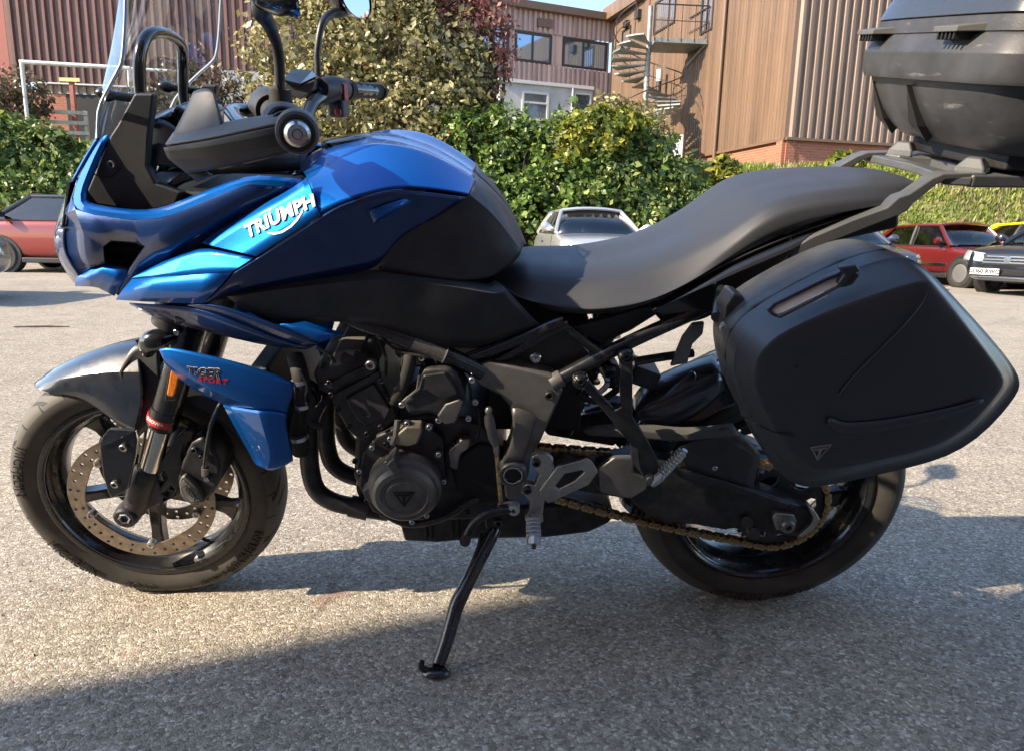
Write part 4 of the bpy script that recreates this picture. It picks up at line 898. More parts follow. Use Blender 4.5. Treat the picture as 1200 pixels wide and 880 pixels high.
_nf = ['abi', 'bni', 'inj', 'jnok', 'kopl', 'lpm', 'bcn', 'cdsr', 'cr', 'ncrq', 'nqo', 'oqxp', 'dets', 'tefA', 'twBA', 'wCB', 'fgzA', 'gyz', 'ghDy', 'hGHD']
_nf = [q for q in _nf if len(q) > 2]
_keys = list(_nose); 
_nv = [P(*_nose[k]) for k in _keys]; _nfi = [tuple(_keys.index(c) for c in f) for f in _nf]
both(orient(mk('cowl_side', _nv, _nfi, 'sapphire_paint', cowl, solid=.004, angle=11, off=-1)))
# duct behind the opening
both(grid('air_duct', [[(120, 290, -.170), (130, 282, -.178), (160, 284, -.184), (170, 289, -.183), (152, 315, -.166), (122, 309, -.161)],
                  [(126, 291, -.13), (132, 286, -.13), (158, 287, -.13), (165, 291, -.13), (150, 311, -.13), (127, 306, -.13)],
                  [(140, 297, -.125), (142, 296, -.125), (146, 296, -.125), (149, 297, -.125), (146, 300, -.125), (142, 300, -.125)]], 'black_plastic', cowl, sub=0, closed=True, solid=.002))
# chin below the opening
both(grid('cowl_chin', [[(92, 325, -.135), (107, 317, -.158), (122, 309.5, -.1665), (137, 312.5, -.170), (151.5, 316, -.172)],
                   [(90.5, 330, -.133), (108, 324, -.158), (122, 319, -.168), (135, 324, -.172), (146, 328, -.172)],
                   [(90, 334.5, -.128), (108, 335, -.150), (117, 336.5, -.156), (126, 341, -.160), (135.5, 346, -.160)]], 'blue_paint', cowl, sub=0, solid=.004, flip=True, angle=15))
# nose and headlamp across the front
hl = grid('nose_cheek', [[(94, 212, -.150), (86.5, 214, -.09), (85, 214, -.06)],
                  [(86, 240, -.166), (77, 242, -.11), (75, 243, -.07)],
                  [(76, 273, -.138), (67, 274, -.09), (65, 275, -.065)],
                  [(78, 298, -.134), (69, 299, -.09), (67, 300, -.065)],
                  [(98, 326, -.140), (91, 331, -.095), (89, 332, -.065)]], 'sapphire_paint', cowl, sub=2, solid=.004)
lamp = grid('headlamp', [[(91, 222, -.062), (90, 222, -.05, -.03), (89, 222, -.05, 0)], [(78.5, 243, -.072), (77, 244, -.05, -.035), (76, 244, -.05, 0)], [(70, 275, -.067), (68, 276, -.05, -.03), (67, 276, -.05, 0)], [(72, 300, -.067), (71, 300, -.05, -.03), (70, 300, -.05, 0)]], 'screen_black', cowl, sub=2, solid=.004)
mirror(lamp)
mirror(hl)
hood = grid('nose_panel', [[(117, 163, -.14), (112, 166, -.09), (108, 168, -.05, -.03), (107, 168, -.05, 0)],
                  [(102, 187, -.135), (97, 190, -.09), (94, 192, -.05, -.03), (93, 192, -.05, 0)],
                  [(88, 213, -.137), (85, 213, -.09), (83, 213, -.05, -.03), (82, 213, -.05, 0)]], 'blue_paint', cowl, sub=2, solid=.004)
mirror(hood)
both(plate('cowl_backing', [(92, 216), (120, 240), (190, 250), (300, 215), (340, 222), (250, 290), (240, 350), (150, 352), (100, 328), (82, 300), (80, 270)], 'black_plastic', cowl, y=-.128, thick=.004, bevel=0))
# blue side fairing that carries the maker's name
fair = empty('side_fairing', moto)
fup = grid('fairing_name_panel', [
    [(238, 285.5, -.192), (251, 275, -.197), (276, 260, -.201), (300, 246, -.205), (324, 233, -.207), (346, 221, -.208), (361, 209, -.206)],
    [(268, 293, -.216), (284, 284, -.219), (302, 272, -.222), (322, 260, -.225), (342, 247.5, -.226), (358, 238, -.226), (368, 231, -.224)],
    [(301, 301, -.243), (314, 293, -.244), (328, 284.5, -.245), (342, 276, -.245), (354, 268, -.244), (365, 260.5, -.243), (375.5, 253, -.242)]], 'blue_paint', fair, sub=1, crease_cols=(0, 6), cr=1, solid=.004, flip=True)
grid('fairing_crest', [
    [(155.5, 327.3, -.172), (190, 309, -.184), (234, 288.5, -.191), (262, 295.5, -.212), (298.5, 303, -.2425)],
    [(157, 327, -.174), (196, 318, -.196), (240, 304, -.208), (266, 307, -.222), (290, 309, -.241)],
    [(158.5, 326.8, -.177), (206, 323.8, -.206), (245, 321.2, -.225), (262, 319.6, -.233), (275, 318.5, -.2385)]], 'blue_paint', fair, sub=1, crease_cols=(0, 4), cr=1, solid=.004, flip=True)
grid('fairing_lower', [
    [(157, 327, -.171), (185, 325, -.192), (210, 323.3, -.209), (240, 321, -.225), (273, 318.5, -.239)],
    [(147, 338, -.170), (178, 337, -.191), (205, 337, -.207), (236, 336, -.222), (262, 332, -.235)],
    [(137.5, 351, -.166), (170, 353, -.184), (200, 354, -.198), (230, 355, -.212), (240, 354, -.217)]], 'blue_paint', fair, sub=0, solid=.004, flip=True, angle=20)
# dark flank below the crease, in the sapphire half of the two-tone paint
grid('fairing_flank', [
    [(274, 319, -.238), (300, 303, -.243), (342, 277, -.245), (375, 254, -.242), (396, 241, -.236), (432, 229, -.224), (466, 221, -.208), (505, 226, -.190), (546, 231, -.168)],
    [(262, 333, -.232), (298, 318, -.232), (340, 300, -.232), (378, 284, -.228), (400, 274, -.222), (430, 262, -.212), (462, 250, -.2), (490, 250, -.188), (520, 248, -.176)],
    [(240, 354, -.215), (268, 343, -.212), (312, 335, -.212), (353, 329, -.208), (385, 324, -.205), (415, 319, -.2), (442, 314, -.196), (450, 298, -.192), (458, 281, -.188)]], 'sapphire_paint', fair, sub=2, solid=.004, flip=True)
grid('tank_graphic', [[(432, 247, -.222), (452, 240, -.217), (474, 233, -.206)], [(438, 262, -.219), (456, 252, -.213), (482, 236, -.203)]], 'blue_paint', fair, sub=0, solid=.001, flip=True)
# lower blue wing: a dark outer face, a brighter blue upper tip, the hollow underside
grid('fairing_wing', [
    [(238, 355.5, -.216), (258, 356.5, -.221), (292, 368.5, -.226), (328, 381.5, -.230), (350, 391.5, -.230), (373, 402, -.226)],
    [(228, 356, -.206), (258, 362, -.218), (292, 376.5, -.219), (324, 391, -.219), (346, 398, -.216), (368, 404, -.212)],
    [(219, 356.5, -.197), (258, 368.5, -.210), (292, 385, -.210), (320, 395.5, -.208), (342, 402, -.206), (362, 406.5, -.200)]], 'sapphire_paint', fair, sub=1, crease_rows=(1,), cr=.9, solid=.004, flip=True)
grid('wing_tip', [
    [(328, 381, -.229), (342, 380.5, -.223), (357, 377.5, -.214), (380, 384.5, -.208), (403, 391.5, -.202)],
    [(329, 382, -.2305), (343, 388, -.2305), (358, 394, -.229), (366, 398, -.2275), (374, 402, -.226)]], 'blue_paint', fair, sub=0, solid=.004, flip=True)
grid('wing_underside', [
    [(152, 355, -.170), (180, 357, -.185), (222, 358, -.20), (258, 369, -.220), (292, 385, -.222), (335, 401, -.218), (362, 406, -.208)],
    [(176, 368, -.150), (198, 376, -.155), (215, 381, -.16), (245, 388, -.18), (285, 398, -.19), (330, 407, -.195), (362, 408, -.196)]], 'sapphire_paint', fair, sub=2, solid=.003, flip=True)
plate('fairing_tab', [(199, 357), (222, 358), (216, 366), (217, 378), (204, 380), (203, 366)], 'black_plastic', fair, y=-.178, thick=.01, bevel=.003)
_o = P(313, 258, -.2245); 
_xd = P(369, 236, -.228)-P(290, 272, -.2205); _yd = P(300, 246, -.2)-P(322, 275, -.24)
nm = lettering('name_lettering', 'TRIUMPH', (328.5, 255, -.2265), _xd, _yd, .0305, 'white_print', fair, shear=.05, bold=.0011, spacing=1.07, lift=.003)
def swoosh():
    pts = [(312, 270.5), (320, 272), (330, 271), (342, 266), (350, 260), (357, 252.5), (361, 246)]; bot = [(309, 271), (319, 274.2), (331, 273.4), (344, 268), (352.5, 261.5), (359, 253.5), (361.5, 246)]
    def yy(u, v): return -.2265-(v-255)*.00075-(u-328)*.00001 - .0035
    a = [P(u, v, yy(u, v)) for u, v in pts]; b = [P(u, v, yy(u, v)) for u, v in bot]
    v = a+b; n = len(a); return mk('name_underline', v, [(i, i+1, n+i+1, n+i) for i in range(n-1)], 'white_print', fair, solid=.001, smooth=False)
sw_ = swoosh(); sw_.modifiers.clear()
_nd = -(_xd.normalized().cross(_yd).normalized())
conform(nm, fup, _nd, .0020); conform(sw_, fup, _nd, .0012)
mirror(fair)

# ------------------------------------------------------------------ tank
tank = empty('fuel_tank', moto)
_c = [(352, 200), (371, 176), (405, 165), (441, 157.5), (478, 162), (520, 178), (556, 203)]
def trow(pts, dy): return [P(*p) for p in pts]
r0 = [P(u, v, .03, 0.0) for u, v in _c]
r0b = [L(p.x, -.045, p.z-.003) for p in r0]
r1 = [P(356, 203, -.10), P(378, 185, -.105), P(408, 174, -.115), P(446, 170, -.12), P(485, 176, -.118), P(522, 192, -.105), P(556, 213, -.09)]
r2 = [P(361, 209, -.190), P(390, 212, -.190), P(424, 205, -.186), P(455, 201, -.180), P(490, 203, -.170), P(522, 212, -.150), P(552, 222, -.13)]
r3 = [P(375, 252, -.238), P(396, 240, -.233), P(432, 228, -.221), P(466, 220, -.205), P(500, 222, -.188), P(528, 226, -.172), P(548, 229.5, -.160)]
tk = grid('tank_shell', [r0, r0b, r1, r2, r3], 'blue_paint', tank, sub=3, crease_rows=(2,), crease_cols=(), cr=.8, solid=.004, flip=True)
mirror(tk)
# fuel filler deck
lathe('filler_cap', [(0, .012), (.04, .012), (.048, .008), (.05, -.01), (0, -.01)], L(r0[3].x-.05, 0, r0[3].z-.014), L(-.16, 0, 1), 'gloss_black', tank, segs=32)
# black rear cover of the tank
k0 = [P(556, 203, .03, 0), P(572, 216, .03, 0), P(592, 238, .03, 0), P(606, 262, .02, 0), P(614, 284, .02, 0)]
k1 = [P(556, 212, -.09), P(572, 226, -.085), P(590, 246, -.08), P(602, 268, -.07), P(611, 288, -.06)]
k2 = [P(549, 229, -.158), P(566, 242, -.148), P(582, 258, -.138), P(596, 278, -.125), P(609, 295, -.11)]
k3 = [P(505, 254, -.178), P(530, 266, -.176), P(556, 280, -.166), P(582, 292, -.152), P(608, 301, -.125)]
k4 = [P(458, 281, -.190), P(490, 298, -.190), P(522, 312, -.184), P(560, 318, -.168), P(596, 312, -.14)]
k5 = [P(443, 315, -.196), P(480, 321, -.196), P(515, 327, -.19), P(550, 331, -.176), P(578, 323, -.155)]
ct = grid('tank_cover', [k0, k1, k2, k3, k4, k5], 'black_plastic', tank, sub=2, crease_rows=(2, 4), cr=.85, solid=.004, flip=True)
mirror(ct)
# black side trim under the tank
tr = grid('side_trim', [
    [(262, 347, -.205), (300, 337, -.204), (352, 330, -.2), (400, 322.5, -.198), (443, 316, -.193), (495, 323.5, -.188), (550, 331.5, -.176), (572, 337, -.165), (580, 330, -.16)],
    [(268, 350, -.218), (304, 343, -.218), (356, 337, -.218), (406, 331, -.217), (450, 327, -.213), (502, 333, -.207), (556, 341, -.195), (582, 347, -.184), (594, 341, -.172)],
    [(300, 369, -.212), (330, 367, -.213), (370, 361, -.211), (420, 360, -.21), (470, 364, -.206), (520, 372, -.2), (566, 376, -.19), (600, 376, -.18), (628, 377, -.165)],
    [(318, 378, -.206), (340, 380, -.204), (356, 376, -.202), (404, 374, -.2), (450, 384, -.195), (500, 400, -.188), (545, 411, -.178), (590, 396, -.168), (632, 379, -.158)]], 'black_plastic', moto, sub=1, crease_rows=(1,), cr=1, solid=.004, flip=True)
mirror(tr)
# raised V mark on the trim
tube('trim_mark', [(372, 352.5, -.2135), (392, 359, -.213), (412, 356.5, -.2125)], .0016, 'black_plastic', tr, segs=6, n=1)
# inner fill so that nothing shows through the body
bm = bmesh.new()
for c, s in (((.50, 0, .86), (.42, .26, .16)), ((.24, 0, .93), (.30, .20, .10)), ((.75, 0, .72), (.30, .20, .16)), ((.30, 0, .84), (.24, .24, .12))): box_bm(bm, c, s)
bm_obj('air_box', bm, 'engine_dark', moto, bevel=.01)

# ------------------------------------------------------------------ seat
def interp(xs, zs, x):
    if x <= xs[0]: return zs[0]
    for a, b, c, d in zip(xs, xs[1:], zs, zs[1:]):
        if x <= b: return c+(d-c)*(x-a)/(b-a)
    return zs[-1]
top = [P(*p, .07) for p in ((600, 290), (625, 287), (655, 290), (690, 288.5), (730, 281), (765, 270), (800, 253), (828, 236), (856, 214), (880, 205), (920, 200), (970, 197), (1020, 196), (1040, 200), (1050, 208))]
bot = [P(*p, -.15) for p in ((578, 326), (590, 345), (618, 365), (650, 373), (700, 371), (740, 364), (770, 353), (820, 326), (870, 302), (930, 276), (990, 256), (1035, 242), (1052, 236))]
tx = [p.x for p in top]; tz = [p.z for p in top]; bx = [p.x for p in bot]; bz = [p.z for p in bot]
wx = [.74, .80, .88, .96, 1.05, 1.12, 1.20, 1.30, 1.42, 1.50, 1.55, 1.57]; ww = [.105, .125, .155, .175, .18, .172, .160, .158, .148, .130, .10, .075]
rows = []
xs = [.755, .775, .80, .84, .88, .92, .96, 1.0, 1.04, 1.08, 1.12, 1.16, 1.20, 1.235, 1.27, 1.32, 1.38, 1.44, 1.49, 1.525, 1.548, 1.556]
for x in xs:
    zt = interp(tx, tz, x); zb = min(interp(bx, bz, x), zt-.02); w = interp(wx, ww, x); h = zt-zb
    t = min(1, max(0, (x-1.08)/.16)); t = t*t*(3-2*t); mixf = lambda a, b: a+(b-a)*t
    half = [(0, mixf(zt-.006, zt)), (w*.45, zt), (w*mixf(.76, .84), zt-mixf(.012, .004)), (w*mixf(.96, .985), zt-mixf(.044, .022)), (w*1.02, zt-mixf(.034+.25*h, .030+.22*h)), (w*1.0, zb+h*.28), (w*.93, zb+.004), (w*.6, zb-.004), (0, zb-.004)]
    ring = [L(x, -a, b) for a, b in half] + [L(x, a, b) for a, b in half[-2:0:-1]]
    rows.append(ring)
seat = grid('seat', rows, 'seat_vinyl', moto, sub=2, closed=True, solid=0, flip=True, crease_cols=(2, 14, 3, 13), cr=.5)
# close the two ends
bm = bmesh.new(); bm.from_mesh(seat.data)
bm.verts.ensure_lookup_table(); n = len(rows[0]); 
bm.faces.new([bm.verts[i] for i in range(n)]); bm.faces.new([bm.verts[len(bm.verts)-n+i] for i in range(n)][::-1])
bmesh.ops.recalc_face_normals(bm, faces=bm.faces); bm.to_mesh(seat.data); bm.free(); seat.data.shade_smooth()
# seam round the pillion step
tube('seat_seam', [(770, 352, -.168), (820, 325, -.162), (880, 296, -.158), (950, 268, -.15), (1030, 243, -.128)], .0022, 'black_plastic', seat, segs=6)

# ------------------------------------------------------------------ windscreen and cockpit
def screen():
    # stations: height z, x of the near edge, half width, x of the centre line
    st = [(1.000, .082, .105, .030), (1.05, .100, .125, .052), (1.112, .126, .150, .083), (1.152, .162, .172, .100), (1.178, .190, .190, .112), (1.195, .203, .197, .121), (1.24, .216, .197, .142), (1.285, .226, .195, .160), (1.33, .238, .185, .182), (1.362, .242, .165, .198), (1.380, .243, .125, .214)]
    rows = []
    for z, xe, w, xc in st:
        rows.append([L(xc+(xe-xc)*abs(t)**2.6, w*t, z) for t in (-1, -.93, -.8, -.6, -.35, 0, .35, .6, .8, .93, 1)])
    s = grid('windscreen', rows, 'acrylic', moto, sub=2, solid=.0035)
    # polished rim
    ed = [r[0] for r in rows] + rows[-1][1:-1] + [r[-1] for r in rows[::-1]]
    tube('screen_edge', ed, .0030, 'acrylic_edge', s, segs=6, n=3)
    return s
pbr('acrylic_edge', (.55, .63, .72), .15, 0, 1.0)
screen()
# adjuster hoop with its two pegs
tube('screen_hoop', [L(.178, -.10, 1.10), L(.176, -.10, 1.145), L(.182, -.096, 1.19), L(.188, -.075, 1.222), L(.190, -.03, 1.232), L(.190, .03, 1.226), L(.185, .075, 1.210), L(.175, .095, 1.18), L(.165, .10, 1.13), L(.165, .10, 1.10)], .0098, 'gloss_black', moto, segs=16)
for y in (-.118, .118):
    lathe('screen_peg', [(0, .075), (.009, .075), (.011, .070), (.011, .058), (.007, .05), (.0075, 0), (0, 0)], L(.19, y, 1.130), L(-.95, 0, .1), 'gloss_black', moto, segs=16)
cp = plate('cockpit_panel', [(157, 110), (180, 110), (178, 130), (174, 160), (172, 195), (182, 215), (212, 226), (206, 240), (185, 246), (158, 247), (101, 239), (98, 232), (110, 204), (129, 159), (137, 147), (146, 130)], 'black_plastic', moto, y=-.152, thick=.02, bevel=.004)
mirror(cp)
bolt((131, 193, -.154), .0065, cp, 'grey_plastic')
tube('panel_seam', [(111, 205, -.1535), (128, 208, -.1535), (142, 196, -.1535)], .0012, 'engine_dark', cp, segs=6, n=3)
# cockpit shelf and instrument
mk('cockpit_shelf', [L(.02, -.15, .92), L(.32, -.18, .93), L(.32, .18, .93), L(.02, .15, .92), L(.05, -.15, 1.0), L(.05, .15, 1.0)], [(0, 1, 2, 3), (0, 3, 5, 4)], 'black_plastic', moto, solid=.004, smooth=False)
ins = box('instrument', (.205, 0, 1.065), (.035, .17, .115), 'gloss_black', moto, Matrix.Rotation(R(32), 3, 'Y'), bevel=.008)
box('display', (.222, 0, 1.074), (.004, .14, .088), 'screen_black', ins, Matrix.Rotation(R(32), 3, 'Y'), bevel=.001)
grid('instrument_hood', [[L(.13, -.10, 1.06), L(.125, 0, 1.085), L(.13, .10, 1.06)], [L(.17, -.105, 1.09), L(.165, 0, 1.115), L(.17, .105, 1.09)], [L(.215, -.10, 1.105), L(.215, 0, 1.13), L(.215, .10, 1.105)]], 'gloss_black', ins, sub=2, solid=.004)
grid('cockpit_shroud', [[(172, 150, -.11), (185, 138, -.105), (200, 145, -.10), (215, 158, -.10)], [(173, 172, -.12), (186, 165, -.12), (202, 170, -.115), (216, 180, -.11)], [(178, 195, -.13), (192, 195, -.13), (208, 197, -.125), (220, 200, -.12)]], 'navy_paint', moto, sub=2, solid=.004, flip=True)
tube('shroud_pipe', [(172, 212, -.135), (190, 228, -.13), (206, 214, -.125), (230, 205, -.12), (262, 198, -.10)], .008, 'gloss_black', moto, segs=10)
# steering head, ignition area and its light fittings behind the screen
grid('head_cover', [[(250, 190, -.08), (300, 178, -.08), (352, 172, -.06)], [(248, 205, -.12), (300, 203, -.12), (352, 200, -.11)]], 'grey_plastic', moto, sub=0, solid=.03, flip=True)
plate('top_yoke', [(290, 205, -.10), (308, 183, -.09), (330, 178, -.08), (350, 176, -.06), (340, 196, -.08), (335, 206, -.10)], 'cream_plastic', moto, thick=.12, bevel=.006)
tube('indicator_button', [(300, 191, -.12), (300, 191, -.10)], .010, 'amber', moto, segs=14, n=1)

# ------------------------------------------------------------------ handlebar, grips, controls, mirrors
def bar(s):
    return [L(.40, s*.02, 1.075), L(.395, s*.10, 1.085), L(.40, s*.17, 1.115), L(.43, s*.25, 1.135), L(.468, s*.33, 1.130), L(.498, s*.41, 1.124)]
hb = tube('handlebar', bar(1)[::-1]+bar(-1), .0135, 'gloss_black', moto, segs=16, n=5)
for y in (-.055, .055): box('bar_clamp', (.398, y, 1.075), (.045, .035, .05), 'dark_metal', moto, bevel=.008)
def along(s, a, b, n=2):
    p, q = L(.43, s*.25, 1.135), L(.498, s*.417, 1.124); return [p+(q-p)*(a+(b-a)*i/(n-1)) for i in range(n)]
for s in (-1, 1):
    g = tube('grip', along(s, .22, 1.0, 12), [.0165, .0178]*6, 'rubber', moto, segs=20, n=1)
    tube('grip_flange', along(s, .17, .24), .0235, 'rubber', g, segs=24, n=1)
    tube('grip_end', along(s, .965, 1.01), .0205, 'rubber', g, segs=24, n=1)
    sw = tube('switch_housing', along(s, -.32, .18, 4), [.020, .026, .026, .021], 'black_plastic', moto, segs=14, n=1, squash=1.0)
    if s > 0:
        hz = P(396, 116, .245); rm_ = Matrix.Rotation(R(-22), 3, 'Z')
        box('switch_block', hz, (.040, .036, .078), 'black_plastic', sw, rm_, bevel=.010)
        box('kill_switch', P(403, 108, .235), (.012, .016, .034), 'red_plastic', sw, rm_, bevel=.003)
        box('start_button', P(397, 132, .228), (.014, .012, .014), 'red_plastic', sw, rm_, bevel=.003)
    tube('lever', [L(.385, s*.20, 1.125), L(.375, s*.25, 1.13), L(.405, s*.33, 1.128), L(.44, s*.40, 1.122)], [.010, .009, .007, .008], 'gloss_black', moto, segs=10, n=4, squash=1.4)
    tube('lever_perch', [L(.40, s*.205, 1.122), L(.43, s*.232, 1.132)], .022, 'dark_metal', moto, segs=14, n=1)
# brake fluid reservoir on the far side, clutch perch near
rv = plate('fluid_reservoir', [(334, 110, .17), (352, 117, .17), (369, 106, .17), (369, 95, .17), (352, 101, .17), (334, 97, .17)], 'grey_plastic', moto, thick=.055, bevel=.002)
mk('reservoir_lid', [P(333, 97, .166), P(352, 101.5, .166), P(370, 93, .17), P(366, 86, .225), P(343, 84, .225), P(338, 90, .2), P(333, 94, .166), P(352, 98.5, .166), P(370, 90, .17), P(366, 83, .225), P(343, 81, .225), P(338, 87, .2)],
   [(6, 7, 8, 9, 10, 11), (0, 1, 7, 6), (1, 2, 8, 7), (2, 3, 9, 8), (3, 4, 10, 9), (4, 5, 11, 10), (5, 0, 6, 11)], 'gloss_black', rv, smooth=False)
# near mirror: stem from its rubber boot up to the head
def mirror_set(s):
    if s < 0:
        st = [(329, 116, -.30), (328, 96, -.30), (327, 72, -.305), (324, 52, -.315), (317, 34, -.335), (312, 24, -.35), (306, 14, -.365), (309, 2, -.38)]
        pts = [P(*p) for p in st]
    else:
        st = [(373, 100, .30), (372.5, 80, .30), (372, 62, .305), (375, 38, .315), (380, 24, .33), (388, 17, .36), (398, 15, .38), (404, 12, .40)]
        pts = [P(*p) for p in st]
    m = tube('mirror_stem', pts, [.0085, .0075, .0075, .0075, .0085, .010, .012, .014], 'dark_metal', moto, segs=12)
    tube('mirror_boot', [pts[0]+L(0, 0, -.03), pts[0]+L(0, 0, .012), pts[1]*.55+pts[0]*.45], [.0165, .0155, .010], 'rubber', m, segs=16, n=1)
    # head: a rounded wedge with the glass facing the rider
    c = P(336, -24, -.40) if s < 0 else P(413, -3, .435)
    c = L(c.x, c.y, c.z)
    bm = bmesh.new(); prof = []
    outl = [(-.085, .02), (-.075, .040), (-.03, .050), (.05, .048), (.085, .035), (.09, .0), (.07, -.035), (.02, -.046), (-.04, -.042), (-.08, -.02)]
    ang = R(-14)*s
    def tr_(a, b, d): # a: across (outwards), b: up, d: rearwards
        v = L(d-b*(.22 if s > 0 else .05), s*a, b); v.rotate(Matrix.Rotation(ang, 3, 'Z')); return c+v
    rings = [[tr_(a*k, b*k, d) for a, b in outl] for k, d in ((.35, -.050), (.75, -.040), (.96, -.015), (1.0, .006), (.97, .010))]
    vs = [[bm.verts.new(p) for p in r] for r in rings]
    for a, b in zip(vs, vs[1:]):
        for i in range(10): bm.faces.new((a[i], a[(i+1) % 10], b[(i+1) % 10], b[i]))
    bm.faces.new(vs[0])
    bmesh.ops.recalc_face_normals(bm, faces=bm.faces)
    h = bm_obj('mirror_head', bm, 'gloss_black', m, sub=2)
    gl = mk('mirror_glass', [tr_(a*.93, b*.93, .007) for a, b in outl], [tuple(range(10))], 'mirror_glass', m, smooth=False, solid=.002)
mirror_set(-1); mirror_set(1)
# hand guard on the near grip
hg = empty('hand_guard', moto)
grid('guard_beam', [
    [(196.5, 173, -.366), (222, 169.5, -.395), (247, 166, -.418), (300, 155, -.446), (334, 148, -.450), (352, 147, -.449)],
    [(197, 176, -.366), (222, 174, -.395), (246, 171, -.418), (299, 161, -.447), (334, 154, -.452), (354, 152, -.450)],
    [(200, 183, -.361), (222, 183, -.388), (246, 181, -.411), (299, 172, -.440), (332, 167, -.446), (354, 163, -.445)],
    [(222, 200, -.345), (232, 199, -.365), (250, 195, -.388), (299, 184, -.420), (330, 176, -.432), (350, 171, -.435)]], 'black_plastic', hg, sub=2, crease_rows=(1, 2), cr=.8, solid=.006, flip=True)
grid('guard_top', [  # light on the beam's upper face is put into this paler grey
    [(206, 159, -.345), (226, 155, -.36), (250, 150.5, -.378), (300, 141, -.405), (334, 137, -.415), (350, 139, -.42)],
    [(200, 168, -.358), (224, 163, -.384), (249, 159, -.406), (300, 149, -.434), (334, 143.5, -.44), (351, 143.5, -.442)],
    [(196.5, 172.8, -.3665), (222, 169.3, -.3955), (247, 165.8, -.4185), (300, 154.8, -.4465), (334, 147.8, -.4505), (352, 146.8, -.4495)]], 'grey_plastic', hg, sub=2, solid=.005, flip=True)
grid('guard_lip', [[(199, 183, -.360), (211, 192, -.353), (223, 202, -.346), (240, 200, -.37)], [(220, 197, -.325), (226, 205, -.325), (232, 211, -.33), (250, 205, -.35)]], 'black_plastic', hg, sub=0, solid=.004, flip=True)
grid('guard_deflector', [
    [(230, 111, -.33), (236, 107, -.335), (248, 105.5, -.345), (252, 110, -.35)],
    [(222, 130, -.34), (234, 126, -.35), (250, 124, -.36), (257, 128, -.365)],
    [(208, 156, -.355), (226, 155, -.37), (250, 150, -.385), (263, 147, -.39)],
    [(206, 160, -.352), (226, 158, -.37), (250, 153, -.386), (263, 150, -.391)]], 'black_plastic', hg, sub=2, solid=.005, flip=True)
tube('deflector_lip', [(230, 111, -.331), (222, 130, -.341), (214, 146, -.348), (206, 159, -.353)], .0042, 'grey_plastic', hg, segs=8)
c = P(348.5, 156, -.452)
lathe('bar_end', [(0, .020), (.006, .020), (.007, .017), (.0135, .017), (.0165, .012), (.0165, .004), (.020, .003), (.022, .006), (.0255, .004), (.027, -.004), (.027, -.03), (0, -.03)], c, L(.25, -1, .0), 'grey_plastic', hg, segs=32)
lathe('bar_end_weight', [(0, .0215), (.005, .0215), (.006, .019), (.012, .0205), (.0155, .016), (.0158, .006), (0, .006)], c, L(.25, -1, .0), 'steel', hg, segs=32)
lathe('bar_end_ring', [(.0168, .004), (.0175, .0075), (.021, .0078), (.022, .005), (.022, 0), (.0168, 0), (.0168, .004)], c, L(.25, -1, .0), 'gloss_black', hg, segs=32)
grid('guard_shell', [[(306, 138, -.40), (312, 122, -.37), (328, 118, -.35), (348, 122, -.36), (358, 136, -.39)], [(312, 140, -.42), (317, 128, -.405), (330, 124, -.395), (346, 128, -.40), (354, 138, -.42)]], 'black_plastic', hg, sub=2, solid=.004)
# ------------------------------------------------------------------ engine
eng = empty('engine', moto)
plate('cylinder_block', [(386, 470), (399, 438), (440, 428), (462, 478), (466, 492), (446, 512), (424, 520), (408, 506)], 'engine_metal', eng, y=-.155, thick=.31, bevel=.008, segs=3)
plate('cylinder_head', [(366, 440), (376, 418), (398, 410), (430, 411), (446, 430), (436, 440), (402, 452), (388, 466), (374, 458)], 'engine_metal', eng, y=-.165, thick=.33, bevel=.008, segs=3)
plate('cam_cover', [(386, 426), (392, 412), (400, 410.5), (424, 410), (424, 416), (396, 430), (384, 432)], 'cover_metal', eng, y=-.172, thick=.34, bevel=.006)
tube('cam_cap', [(408, 421, -.176), (408, 421, -.16)], .015, 'engine_metal', eng, segs=20, n=1)
plate('head_rib', [(372, 452), (390, 447), (428, 428), (431, 432), (393, 455), (374, 458)], 'dark_metal', eng, y=-.172, thick=.02, bevel=.002)
plate('barrel_rib', [(393, 461), (444, 434), (447, 441), (398, 468)], 'engine_metal', eng, y=-.163, thick=.02, bevel=.003)
plate('barrel_panel', [(404, 468), (438, 450), (458, 480), (452, 492), (428, 500), (418, 492)], 'engine_metal', eng, y=-.164, thick=.02, bevel=.004)
tube('engine_mount', [(434.5, 427.5, -.20), (434.5, 427.5, -.14)], .0135, 'dark_metal', eng, segs=18, n=1)
bolt((434.5, 427.5, -.203), .0095, eng, 'alloy')
plate('crankcase', [(416, 512), (444, 508), (462, 492), (500, 486), (540, 490), (566, 500), (590, 530), (596, 570), (590, 596), (560, 610), (470, 612), (430, 592), (414, 560)], 'engine_metal', eng, y=-.155, thick=.31, bevel=.012, segs=3)
plate('case_flange', [(424, 532), (440, 512), (462, 502), (500, 498), (520, 515), (522, 560), (505, 600), (470, 612), (436, 600), (420, 570)], 'engine_metal', eng, y=-.176, thick=.03, bevel=.006, segs=3)
for p in ((436, 524), (457, 514), (477, 496), (503, 500), (514, 532), (520, 564), (421, 552), (466, 604), (500, 604)):
    b_ = tube('case_boss', [P(*p, -.186), P(*p, -.16)], .0085, 'engine_metal', eng, segs=12, n=1); bolt(P(*p, -.187), .0052, eng, 'zinc')
plate('breather_cover', [(458, 512), (476, 499.5), (494, 499), (496, 504), (488, 522), (478, 524), (462, 520)], 'cream_metal', eng, y=-.192, thick=.03, bevel=.005, segs=3) if 'cream_metal' in M else None
ac = P(475, 569, -.195)
